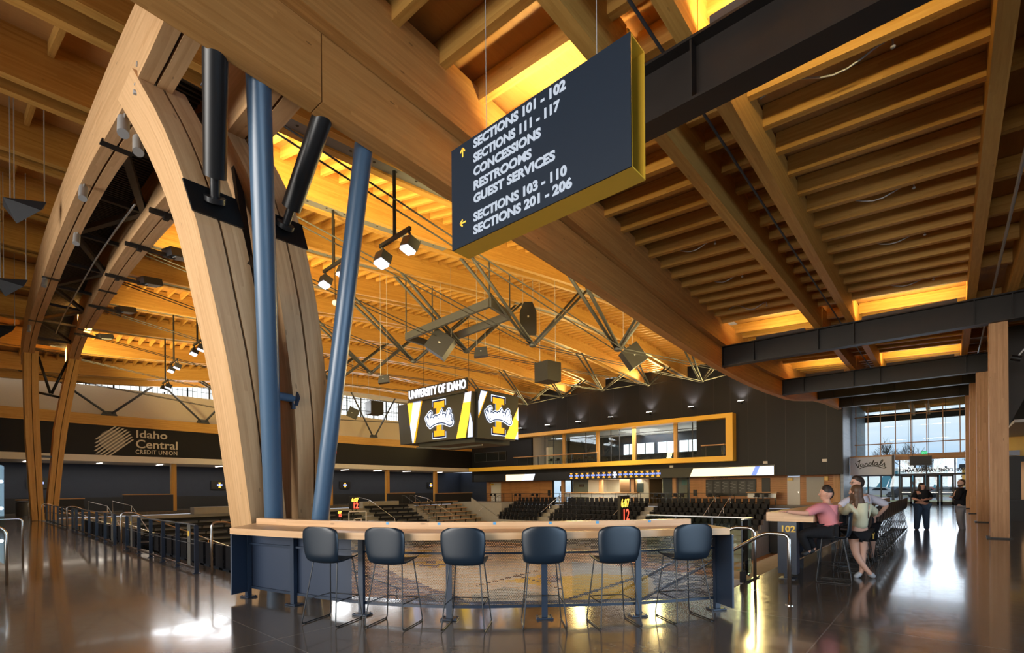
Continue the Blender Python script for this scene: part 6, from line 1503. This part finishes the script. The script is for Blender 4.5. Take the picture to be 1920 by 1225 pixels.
SR = [9.62, 10.98, 11.72, 12.45, 13.15, 13.85, 14.55, 15.25, 15.95, 16.65, 17.35, 18.05, 18.75, 19.45, 20.15, 20.85, 21.55, 22.25, 22.95]
for i, s in enumerate(SR):
    dup(sp0, W(s, 1.36 if i else 1.42, 0), rzc+(.12 if i == 0 else 0), 'navy shell bar stool the man in pink sits on' if i == 0 else 'navy shell bar stool in the long row at the numbered counter', 'stools at the numbered counter' if i else 'occupied stool')
# ------------------------------------------------------------------ PEOPLE
RV, FV = Vector((math.cos(YAW), math.sin(YAW), 0)), Vector((-math.sin(YAW), math.cos(YAW), 0))
SKIN = mat('skin', (.56, .30, .21), .5, 0, .4); SKIN2 = mat('skin_fair', (.60, .36, .27), .5, 0, .4)
def skin_mesh(nodes, edges, root, lv=2, name='body'):
    """nodes: {key: (Vector, radius)}"""
    ks = list(nodes); ix = {k: i for i, k in enumerate(ks)}
    me = bpy.data.meshes.new(name); me.from_pydata([nodes[k][0] for k in ks], [(ix[a], ix[b]) for a, b in edges], [])
    ob = bpy.data.objects.new(name, me); COL.objects.link(ob)
    ob.modifiers.new('skin', 'SKIN').use_smooth_shade = True
    for k in ks:
        sv_ = me.skin_vertices[0].data[ix[k]]; r = nodes[k][1]; sv_.radius = r if isinstance(r, tuple) else (r, r); sv_.use_root = (k == root)
    sd = ob.modifiers.new('sub', 'SUBSURF'); sd.levels = lv; sd.render_levels = lv
    dg = bpy.context.evaluated_depsgraph_get(); dg.update(); m2 = bpy.data.meshes.new_from_object(ob.evaluated_get(dg))
    bpy.data.objects.remove(ob); m2.name = name; m2.polygons.foreach_set('use_smooth', [True]*len(m2.polygons)); return m2
def fuse(me, balls, voxel):
    """join rounded volumes to a mesh and make one continuous surface of it"""
    bm = bmesh.new()
    if me: bm.from_mesh(me)
    for c, r, yaw in balls:
        b0 = len(bm.verts); rt = bmesh.ops.create_uvsphere(bm, u_segments=20, v_segments=14, radius=1)
        M_ = Matrix.Translation(c) @ Matrix.Rotation(yaw, 4, 'Z') @ Matrix.Diagonal((r[0], r[1], r[2], 1))
        bmesh.ops.transform(bm, matrix=M_, verts=rt['verts'])
    m3 = bpy.data.meshes.new('fused'); bm.to_mesh(m3); bm.free()
    ob = bpy.data.objects.new('fused', m3); COL.objects.link(ob)
    rm = ob.modifiers.new('remesh', 'REMESH'); rm.mode = 'VOXEL'; rm.voxel_size = voxel; rm.use_smooth_shade = True
    sm_ = ob.modifiers.new('smooth', 'SMOOTH'); sm_.factor = .5; sm_.iterations = 2
    dg = bpy.context.evaluated_depsgraph_get(); dg.update(); m4 = bpy.data.meshes.new_from_object(ob.evaluated_get(dg)); bpy.data.objects.remove(ob)
    m4.polygons.foreach_set('use_smooth', [True]*len(m4.polygons)); return m4
def mesh_obj(name, me, material, parent=None, off=Vector((0, 0, 0))):
    me.transform(Matrix.Translation(-off)); me.materials.clear(); me.materials.append(material)
    o = bpy.data.objects.new(name, me); COL.objects.link(o); ORG[o.name] = off
    if parent: o.parent = parent
    else: o.location = off
    return o
class Fig:
    """a figure laid out in the plane of the photograph (pixels) plus a depth offset f in metres"""
    def __init__(self, cx, depth, label, skin):
        self.cx, self.d, self.skin, self.label = cx, depth, skin, label; self.k = depth/F; self.n = {}; self.e = []
        self.hy = CY-.008*(cx-CX)
    def p(self, px, py, f=0):
        x = (px-CX)*self.k; o = FV*self.d+RV*x; o = Vector((o.x, o.y, EYE-(py-self.hy)*self.k)); dr = (o-Vector((0, 0, EYE)))/self.d
        return o+dr*f
    def node(self, key, px, py, f, r): self.n[key] = (self.p(px, py, f), r)
    def chain(self, *ks):
        for a, b in zip(ks, ks[1:]): self.e.append((a, b))
    def hand(self, wrist, key, dirv, spread, size=1.0, curl=.3):
        """palm, four fingers of unequal length and a thumb, continuing from the wrist along dirv"""
        w, _ = self.n[wrist]; d = Vector(dirv).normalized(); sp = Vector(spread).normalized(); dn = d.cross(sp).normalized()
        if dn.z > 0: dn = -dn
        self.n[key+'palm'] = (w+d*.05*size, (.030*size, .018*size)); self.n[key+'knuck'] = (w+d*.085*size, (.034*size, .015*size)); self.chain(wrist, key+'palm', key+'knuck')
        for i, (o, L) in enumerate(((-1.5, .066), (-.5, .078), (.5, .073), (1.5, .056))):
            b = w+d*.09*size+sp*o*.019*size; a = 'f%d' % i
            self.n[key+a+'a'] = (b+d*L*.5*size+dn*.008, .0085*size); self.n[key+a+'b'] = (b+d*L*(1-.2*curl)*size+dn*(.01+.04*curl), .0075*size); self.chain(key+'knuck', key+a+'a', key+a+'b')
        self.n[key+'ta'] = (w+d*.05*size-sp*.045*size, .0105*size); self.n[key+'tb'] = (w+d*.085*size-sp*.055*size+dn*.012, .009*size); self.chain(key+'palm', key+'ta', key+'tb')
    def build(self, root, base, hx, hy, r, face):
        f = Vector(face).normalized(); yaw = math.atan2(-f.x, f.y); c = self.p(hx, hy); up = Vector((0, 0, 1))
        nn = {k: v for k, v in self.n.items() if k not in ('hed', 'crn')}; nn['jaw'] = (c-up*r*.55-f*r*.15, .052)
        ee = [e for e in self.e if not set(e) & {'hed', 'crn'}]
        balls = [(c+up*r*.16, (r*.84, r*1.0, r*1.08), yaw), (c-up*r*.48+f*r*.22, (r*.60, r*.68, r*.72), yaw)]
        self.o = mesh_obj('person', fuse(skin_mesh(nn, ee, root), balls, .0075), self.skin, None, base); self.base = base
        tag(self.o, self.label, 'person'); return self.o
    def cloth(self, name, nodes, edges, root, material, lv=2):
        nn = {}
        for k in nodes:
            key, r = (k if isinstance(k, tuple) else (k, None)); key2 = key
            if isinstance(r, (int, float)) and not isinstance(r, bool): q = self.n[key][1]; q = q if isinstance(q, tuple) else (q, q); rr = (q[0]*r, q[1]*r)
            elif isinstance(r, tuple): rr = r
            else: q = self.n[key][1]; q = q if isinstance(q, tuple) else (q, q); rr = (q[0]*1.16, q[1]*1.16)
            nn[key2] = (self.n[key][0], rr)
        return mesh_obj(name, skin_mesh(nn, edges, root, lv, name), material, self.o, self.base)
    def extra(self, name, balls, material, yaw=0):
        """hair or beard from rounded volumes (px, py, depth, (across, front-back, height))"""
        return mesh_obj(name, fuse(None, [(self.p(*b[:3]), b[3], YAW+b[4] if len(b) > 4 else YAW) for b in balls], .009), material, self.o, self.base)
    def face_parts(self, hx, hy, face, r, glasses=False, beard=None):
        """nose, ears, eyes, brows and mouth; face = unit direction the face looks (world)"""
        c = self.p(hx, hy); fz = Vector(face).normalized(); up = Vector((0, 0, 1)); sx = fz.cross(up).normalized()
        mb = MB(); mb.ball(c+fz*r*1.02-up*r*.05, (r*.16, r*.16, r*.22), 8, 6); part_('nose', mb, self.skin, self)
        for s in (-1, 1):
            mb = MB(); mb.ball(c+sx*s*r*.90-up*r*.05-fz*r*.1, (r*.14, r*.14, r*.27), 8, 6); part_('ear', mb, self.skin, self)
            mb = MB(); mb.ball(c+fz*r*.88+sx*s*r*.34+up*r*.16, r*.11, 8, 6); part_('eye', mb, M_WHITE, self)
            mb = MB(); mb.ball(c+fz*r*.97+sx*s*r*.34+up*r*.16, r*.055, 8, 6); part_('pupil', mb, M_INK, self)
            mb = MB(); mb.bar(c+fz*r*.95+sx*s*r*.16+up*r*.34, c+fz*r*.88+sx*s*r*.52+up*r*.35, r*.06, r*.07); part_('eyebrow', mb, M_HAIR, self)
        mb = MB(); mb.bar(c+fz*r*.95-sx*r*.24-up*r*.48, c+fz*r*.95+sx*r*.24-up*r*.48, r*.08, r*.09); part_('mouth', mb, mat('lips', (.38, .14, .12), .5), self)
        if glasses:
            mb = MB()
            for s in (-1, 1): mb.tube([c+fz*r*1.02+sx*(s*r*.36+r*.24*math.cos(a*math.pi/5))+up*(r*.15+r*.2*math.sin(a*math.pi/5)) for a in range(10)], r*.03, 5, closed=True); mb.tube([c+fz*r*1.0+sx*s*r*.6+up*r*.2, c-fz*r*.05+sx*s*r*.95+up*r*.12], r*.03, 5)
            part_('glasses', mb, M_INK, self)
def part_(name, mb, m, fig):
    me = mb.mesh(name, m, fig.base, True, True); o = bpy.data.objects.new(name, me); COL.objects.link(o); o.parent = fig.o; ORG[o.name] = fig.base; return o
M_HAIR = mat('dark_brown_hair', (.022, .014, .010), .55, 0, .4, .3, 40); M_HAIRL = mat('brown_hair', (.085, .045, .024), .5, 0, .4, .35, 40)
M_PINK = mat('pink_tee', (.62, .23, .25), .85, 0, .2); M_LAV = mat('pale_lavender_tee', (.58, .57, .66), .85, 0, .2); M_SWT = mat('pale_green_sweater', (.55, .55, .40), .9, 0, .2)
M_BLKC = mat('black_cloth', (.012, .012, .014), .85, 0, .2); M_JEAN = mat('blue_jeans', (.060, .105, .19), .85, 0, .2, .2, 30); M_GREY = mat('grey_trousers', (.25, .25, .27), .85, 0, .2); M_SHOEW = mat('pale_trainers', (.42, .45, .50), .6); M_SHOEB = mat('black_trainers', (.015, .016, .018), .6)
RB = Vector((1, 0, 0))
# --- man in pink seated at the counter, arms stretched along it, head turned away
g = Fig(1545, 8.17, 'person in a pink T-shirt seated at the numbered counter, arms stretched over it', SKIN)
N = g.node
N('pel', 1556, 997, 0, (.15, .125)); N('abd', 1554, 982, 0, (.145, .115)); N('che', 1549, 965, 0, (.165, .12)); N('upc', 1549, 953, 0, (.14, .10)); N('nek', 1550, 945, 0, .058); N('jaw', 1549, 935, 0, (.072, .074)); N('hed', 1549.5, 925, 0, (.082, .092)); N('crn', 1550, 916.5, 0, (.062, .07))
N('lsh', 1533, 953, -.17, .066); N('lel', 1511, 963, -.20, .046); N('lwr', 1479, 959.5, -.12, .031)
N('rsh', 1554, 951, .17, .066); N('rel', 1532, 961, .22, .046); N('rwr', 1507, 967, .12, .031)
N('lhp', 1552, 998, -.09, .10); N('lkn', 1500, 1001, -.10, .066); N('lan', 1516, 1034, -.06, .043); N('lto', 1502, 1041, -.06, (.042, .035))
N('rhp', 1555, 997, .09, .10); N('rkn', 1507, 996, .12, .066); N('ran', 1526, 1030, .12, .043); N('rto', 1512, 1037, .12, (.042, .035))
g.chain('pel', 'abd', 'che', 'upc', 'nek', 'jaw', 'hed', 'crn'); g.chain('upc', 'lsh', 'lel', 'lwr'); g.chain('upc', 'rsh', 'rel', 'rwr'); g.chain('pel', 'lhp', 'lkn', 'lan', 'lto'); g.chain('pel', 'rhp', 'rkn', 'ran', 'rto')
g.hand('lwr', 'lh', -RV+FV*.3+Vector((0, 0, .05)), FV, 1.0, .1); g.hand('rwr', 'rh', -RV+Vector((0, 0, .1)), FV, 1.0, .5)
g.build('pel', g.p(1556, 997), 1549, 927, .095, -RV*.8+FV*.6)
g.cloth('t_shirt', [('pel', 1.06), ('abd', 1.14), ('che', 1.1), ('upc', 1.1), ('lsh', 1.28), ('rsh', 1.28), ('lel', (.066, .066)), ('rel', (.066, .066))], [('pel', 'abd'), ('abd', 'che'), ('che', 'upc'), ('upc', 'lsh'), ('upc', 'rsh'), ('lsh', 'lel'), ('rsh', 'rel')], 'che', M_PINK)
g.cloth('trousers', [('pel', 1.02), ('lhp', 1.08), ('lkn', 1.2), ('lan', 1.25), ('rhp', 1.08), ('rkn', 1.2), ('ran', 1.25)], [('pel', 'lhp'), ('lhp', 'lkn'), ('lkn', 'lan'), ('pel', 'rhp'), ('rhp', 'rkn'), ('rkn', 'ran')], 'pel', M_BLKC)
for s in 'lr': g.cloth('shoe', [(s+'an', (.05, .05)), (s+'to', (.055, .045))], [(s+'an', s+'to')], s+'an', M_SHOEB, 2)
g.extra('hair', [(1550.5, 921.5, .0, (.087, .088, .098)), (1553.5, 925.5, .01, (.078, .08, .10)), (1550, 917, 0, (.07, .075, .07))], M_HAIR)
g.face_parts(1549, 927, -RV*.8+FV*.6, .095)
# --- tall man in a lavender tee, standing behind, right hand on the hip
g = Fig(1612, 10.1, 'tall person in a pale lavender T-shirt and black shorts, hand on hip', SKIN2); N = g.node
N('pel', 1624, 981, 0, (.16, .12)); N('abd', 1620, 966, 0, (.155, .11)); N('che', 1612, 946, 0, (.185, .125)); N('upc', 1610, 934, 0, (.15, .10)); N('nek', 1607, 925, 0, .06); N('jaw', 1604, 915, 0, (.07, .075)); N('hed', 1606, 905, 0, (.085, .095)); N('crn', 1608, 897, 0, (.068, .075))
N('lsh', 1592, 937, -.02, .07); N('lel', 1573, 950, -.05, .048); N('lwr', 1570, 966, -.2, .033)
N('rsh', 1633, 935, .04, .072); N('rel', 1664, 948, .02, .048); N('rwr', 1646, 967, -.12, .034)
N('lhp', 1618, 988, -.04, .10); N('lkn', 1622, 1019, -.05, .066); N('lan', 1621, 1048, -.02, .043); N('lto', 1612, 1056, -.05, (.045, .036))
N('rhp', 1631, 988, .05, .10); N('rkn', 1634, 1018, .0, .066); N('ran', 1633, 1045, .15, .043); N('rto', 1641, 1056, .10, (.045, .036))
g.chain('pel', 'abd', 'che', 'upc', 'nek', 'jaw', 'hed', 'crn'); g.chain('upc', 'lsh', 'lel', 'lwr'); g.chain('upc', 'rsh', 'rel', 'rwr'); g.chain('pel', 'lhp', 'lkn', 'lan', 'lto'); g.chain('pel', 'rhp', 'rkn', 'ran', 'rto')
g.hand('lwr', 'lh', -RV*.3-FV*.5-Vector((0, 0, .3)), RV, 1.05, .4); g.hand('rwr', 'rh', -RV-Vector((0, 0, .15)), Vector((0, 0, 1)), 1.05, .2)
g.build('pel', g.p(1627, 1056), 1606, 906, .10, -RV+FV*.1)
g.cloth('t_shirt', [('pel', 1.08), ('abd', 1.16), ('che', 1.08), ('upc', 1.1), ('lsh', 1.28), ('rsh', 1.28), ('lel', (.072, .072)), ('rel', (.072, .072))], [('pel', 'abd'), ('abd', 'che'), ('che', 'upc'), ('upc', 'lsh'), ('upc', 'rsh'), ('lsh', 'lel'), ('rsh', 'rel')], 'che', M_LAV)
sh = g.cloth('shorts', [('pel', 1.12), ('lhp', 1.3), ('lkn', (.11, .11)), ('rhp', 1.3), ('rkn', (.11, .11))], [('pel', 'lhp'), ('lhp', 'lkn'), ('pel', 'rhp'), ('rhp', 'rkn')], 'pel', M_BLKC)
mb = MB(); c = g.p(1637, 1005, -.135); mb.face([c+RV*a+Vector((0, 0, b)) for a, b in ((-.03, .06), (-.012, .0), (-.014, -.07), (.012, -.07), (.012, 0), (.03, .06))]); part_('gold_emblem', mb, M_GOLDL, g)
for s in 'lr': g.cloth('shoe', [(s+'an', (.055, .055)), (s+'to', (.06, .048))], [(s+'an', s+'to')], s+'an', M_SHOEB)
g.extra('hair', [(1608.5, 900.5, .0, (.105, .098, .085)), (1612, 905, .01, (.085, .092, .115)), (1606, 897, 0, (.08, .08, .06))], M_HAIR)
g.face_parts(1606, 907, -RV+FV*.1, .10, True)
# --- girl from behind, long hair, pale green sweater, legs crossed
g = Fig(1610, 8.42, 'person with long brown hair and pale green sweater, back turned, legs crossed', SKIN2); N = g.node
N('pel', 1606, 994, 0, (.145, .115)); N('abd', 1609, 978, 0, (.125, .10)); N('che', 1611, 960, 0, (.145, .10)); N('upc', 1610, 948, 0, (.12, .085)); N('nek', 1607, 940, 0, .046); N('jaw', 1603, 931, .02, (.064, .068)); N('hed', 1605, 922, .01, (.076, .085)); N('crn', 1606, 915, 0, (.06, .068))
N('lsh', 1594, 950, .0, .055); N('lel', 1583, 962, .12, .040); N('lwr', 1576, 953, .25, .027)
N('rsh', 1627, 951, 0, .055); N('rel', 1641, 960, .06, .040); N('rwr', 1634, 966, .22, .027)
N('lhp', 1598, 1002, 0, .095); N('lkn', 1604, 1040, .02, .058); N('lmd', 1615, 1058, .0, .052); N('lan', 1629, 1075, -.04, .036); N('lto', 1637, 1083, .02, (.04, .032))
N('rhp', 1617, 1002, .02, .095); N('rkn', 1616, 1038, .05, .056); N('rmd', 1616, 1056, .06, .05); N('ran', 1614, 1074, .05, .036); N('rto', 1600, 1083.5, .08, (.04, .032))
g.chain('pel', 'abd', 'che', 'upc', 'nek', 'jaw', 'hed', 'crn'); g.chain('upc', 'lsh', 'lel', 'lwr'); g.chain('upc', 'rsh', 'rel', 'rwr'); g.chain('pel', 'lhp', 'lkn', 'lmd', 'lan', 'lto'); g.chain('pel', 'rhp', 'rkn', 'rmd', 'ran', 'rto')
g.hand('lwr', 'lh', -RV*.5+FV, RV, .9, .3); g.hand('rwr', 'rh', -RV*.6+FV, Vector((0, 0, 1)), .9, .3)
g.build('pel', g.p(1612, 1085), 1604, 924, .09, -RV*.5+FV*.9)
g.cloth('sweater', [('pel', (.17, .14)), ('abd', 1.35), ('che', 1.22), ('upc', 1.15), ('lsh', 1.35), ('rsh', 1.35), ('lel', (.066, .066)), ('rel', (.066, .066)), ('lwr', (.048, .048)), ('rwr', (.048, .048))], [('pel', 'abd'), ('abd', 'che'), ('che', 'upc'), ('upc', 'lsh'), ('upc', 'rsh'), ('lsh', 'lel'), ('rsh', 'rel'), ('lel', 'lwr'), ('rel', 'rwr')], 'che', M_SWT)
g.n['lhm'] = (g.p(1599, 1013, 0), .1); g.n['rhm'] = (g.p(1616, 1013, .02), .1)
g.cloth('shorts', [('pel', 1.12), ('lhp', 1.15), ('lhm', (.112, .112)), ('rhp', 1.15), ('rhm', (.112, .112))], [('pel', 'lhp'), ('lhp', 'lhm'), ('pel', 'rhp'), ('rhp', 'rhm')], 'pel', M_BLKC)
for s in 'lr': g.cloth('shoe', [(s+'an', (.048, .048)), (s+'to', (.052, .04))], [(s+'an', s+'to')], s+'an', M_SHOEW)
g.extra('hair', [(1606, 920, -.005, (.092, .098, .105)), (1607.5, 930, -.035, (.09, .075, .13)), (1611, 944, -.07, (.088, .05, .14)), (1617, 956, -.10, (.075, .036, .12), -.1), (1624, 967, -.115, (.045, .028, .10)), (1597, 934, .0, (.022, .05, .10)), (1594.5, 947, .0, (.017, .03, .09))], M_HAIRL)
g.face_parts(1604, 925, -RV*.5+FV*.9, .09)
# --- woman in black tee and jeans, arms crossed, facing us
g = Fig(1728, 17.75, 'person with long dark hair, black T-shirt and blue jeans, arms folded, facing us', SKIN); N = g.node
N('pel', 1728, 946, 0, (.185, .14)); N('abd', 1728, 938, 0, (.19, .145)); N('che', 1728, 929, 0, (.20, .14)); N('upc', 1728, 923.5, 0, (.16, .11)); N('nek', 1728, 920, 0, .06); N('jaw', 1729, 916, -.02, (.08, .08)); N('hed', 1728.5, 912, 0, (.088, .095)); N('crn', 1728, 908.5, 0, (.066, .07))
N('lsh', 1717, 925.5, 0, .075); N('lel', 1711.5, 935.5, -.03, .058); N('lwr', 1722, 938.2, -.19, .036)
N('rsh', 1740, 925.5, 0, .075); N('rel', 1746, 935, -.03, .058); N('rwr', 1735, 937.2, -.2, .036)
N('lhp', 1722, 950, 0, .13); N('lkn', 1719.5, 972, -.01, .085); N('lan', 1717.5, 994, .0, .055); N('lto', 1721, 997.5, -.13, (.05, .042))
N('rhp', 1735, 950, 0, .13); N('rkn', 1736, 972, -.01, .085); N('ran', 1737, 994, .0, .055); N('rto', 1741, 997.5, -.13, (.05, .042))
g.chain('pel', 'abd', 'che', 'upc', 'nek', 'jaw', 'hed', 'crn'); g.chain('upc', 'lsh', 'lel', 'lwr'); g.chain('upc', 'rsh', 'rel', 'rwr'); g.chain('pel', 'lhp', 'lkn', 'lan', 'lto'); g.chain('pel', 'rhp', 'rkn', 'ran', 'rto')
g.hand('lwr', 'lh', RV, Vector((0, 0, 1)), .95, .4); g.hand('rwr', 'rh', -RV, Vector((0, 0, 1)), .95, .4)
g.build('pel', g.p(1728, 999), 1728.7, 913, .098, -FV+RV*.1)
g.cloth('t_shirt', [('pel', 1.1), ('abd', 1.12), ('che', 1.12), ('upc', 1.3), ('lsh', 1.3), ('rsh', 1.3), ('lel', (.085, .085)), ('rel', (.085, .085))], [('pel', 'abd'), ('abd', 'che'), ('che', 'upc'), ('upc', 'lsh'), ('upc', 'rsh'), ('lsh', 'lel'), ('rsh', 'rel')], 'che', M_BLKC)
g.cloth('jeans', [('pel', 1.02), ('lhp', 1.12), ('lkn', 1.25), ('lan', 1.5), ('rhp', 1.12), ('rkn', 1.25), ('ran', 1.5)], [('pel', 'lhp'), ('lhp', 'lkn'), ('lkn', 'lan'), ('pel', 'rhp'), ('rhp', 'rkn'), ('rkn', 'ran')], 'pel', M_JEAN)
for s in 'lr': g.cloth('shoe', [(s+'an', (.058, .058)), (s+'to', (.06, .05))], [(s+'an', s+'to')], s+'an', M_SHOEB)
g.extra('hair', [(1728, 910.5, .035, (.105, .085, .10)), (1728, 908.3, .0, (.09, .085, .055)), (1724, 915.5, .02, (.04, .07, .11)), (1722, 922, .0, (.045, .06, .11)), (1733.3, 915.5, .02, (.035, .07, .11)), (1734.5, 921.5, .0, (.038, .06, .10))], M_HAIR)
g.face_parts(1728.7, 913, -FV+RV*.1, .098)
# --- man in black jacket and grey trousers, in profile, arms folded
g = Fig(1800, 17.9, 'person with a short beard in black jacket and grey trousers, in profile, arms folded', SKIN2); N = g.node
N('pel', 1800, 951, 0, (.15, .15)); N('abd', 1799, 940, 0, (.155, .15)); N('che', 1799, 928, 0, (.165, .17)); N('upc', 1801, 920, 0, (.12, .14)); N('nek', 1802, 915, 0, .062); N('jaw', 1800, 910.5, 0, (.08, .078)); N('hed', 1802, 905, 0, (.09, .092)); N('crn', 1803, 900.5, 0, (.07, .072))
N('lsh', 1800, 922, -.19, .075); N('lel', 1796, 936, -.22, .055); N('lwr', 1787, 932, -.10, .036)
N('rsh', 1803, 922, .19, .075); N('rel', 1797, 935, .22, .055); N('rwr', 1788, 934, .05, .036)
N('lhp', 1800, 955, -.09, .11); N('lkn', 1798, 976, -.09, .072); N('lan', 1804, 997, -.08, .05); N('lto', 1795, 1000.5, -.08, (.048, .042))
N('rhp', 1801, 955, .09, .11); N('rkn', 1803, 976, .09, .072); N('ran', 1806, 996, .1, .05); N('rto', 1798, 999.5, .1, (.048, .042))
g.chain('pel', 'abd', 'che', 'upc', 'nek', 'jaw', 'hed', 'crn'); g.chain('upc', 'lsh', 'lel', 'lwr'); g.chain('upc', 'rsh', 'rel', 'rwr'); g.chain('pel', 'lhp', 'lkn', 'lan', 'lto'); g.chain('pel', 'rhp', 'rkn', 'ran', 'rto')
g.hand('lwr', 'lh', FV-RV*.2, Vector((0, 0, 1)), 1, .5); g.hand('rwr', 'rh', -FV-RV*.2, Vector((0, 0, 1)), 1, .5)
g.build('pel', g.p(1801, 1001.5), 1801.3, 906.5, .10, -RV)
g.cloth('jacket', [('pel', 1.34), ('lhp', 1.3), ('rhp', 1.3), ('abd', 1.16), ('che', 1.12), ('upc', 1.14), ('lsh', 1.3), ('rsh', 1.3), ('lel', (.075, .075)), ('rel', (.075, .075)), ('lwr', (.052, .052)), ('rwr', (.052, .052)), ('nek', 1.2)], [('pel', 'lhp'), ('pel', 'rhp'), ('pel', 'abd'), ('abd', 'che'), ('che', 'upc'), ('upc', 'lsh'), ('upc', 'rsh'), ('lsh', 'lel'), ('rsh', 'rel'), ('lel', 'lwr'), ('rel', 'rwr'), ('upc', 'nek')], 'che', M_BLKC)
g.cloth('trousers', [('pel', 1.02), ('lhp', 1.1), ('lkn', 1.25), ('lan', 1.5), ('rhp', 1.1), ('rkn', 1.25), ('ran', 1.5)], [('pel', 'lhp'), ('lhp', 'lkn'), ('lkn', 'lan'), ('pel', 'rhp'), ('rhp', 'rkn'), ('rkn', 'ran')], 'pel', M_GREY)
for s in 'lr': g.cloth('shoe', [(s+'an', (.055, .055)), (s+'to', (.058, .05))], [(s+'an', s+'to')], s+'an', M_SHOEB)
g.extra('hair', [(1803.5, 902.2, 0, (.095, .09, .065)), (1805.3, 905.5, 0, (.07, .088, .10))], M_HAIRL)
g.extra('beard', [(1799.3, 911.2, 0, (.062, .062, .058)), (1801.5, 909.5, 0, (.05, .082, .05))], M_HAIRL)
g.face_parts(1801.3, 906.5, -RV, .10)
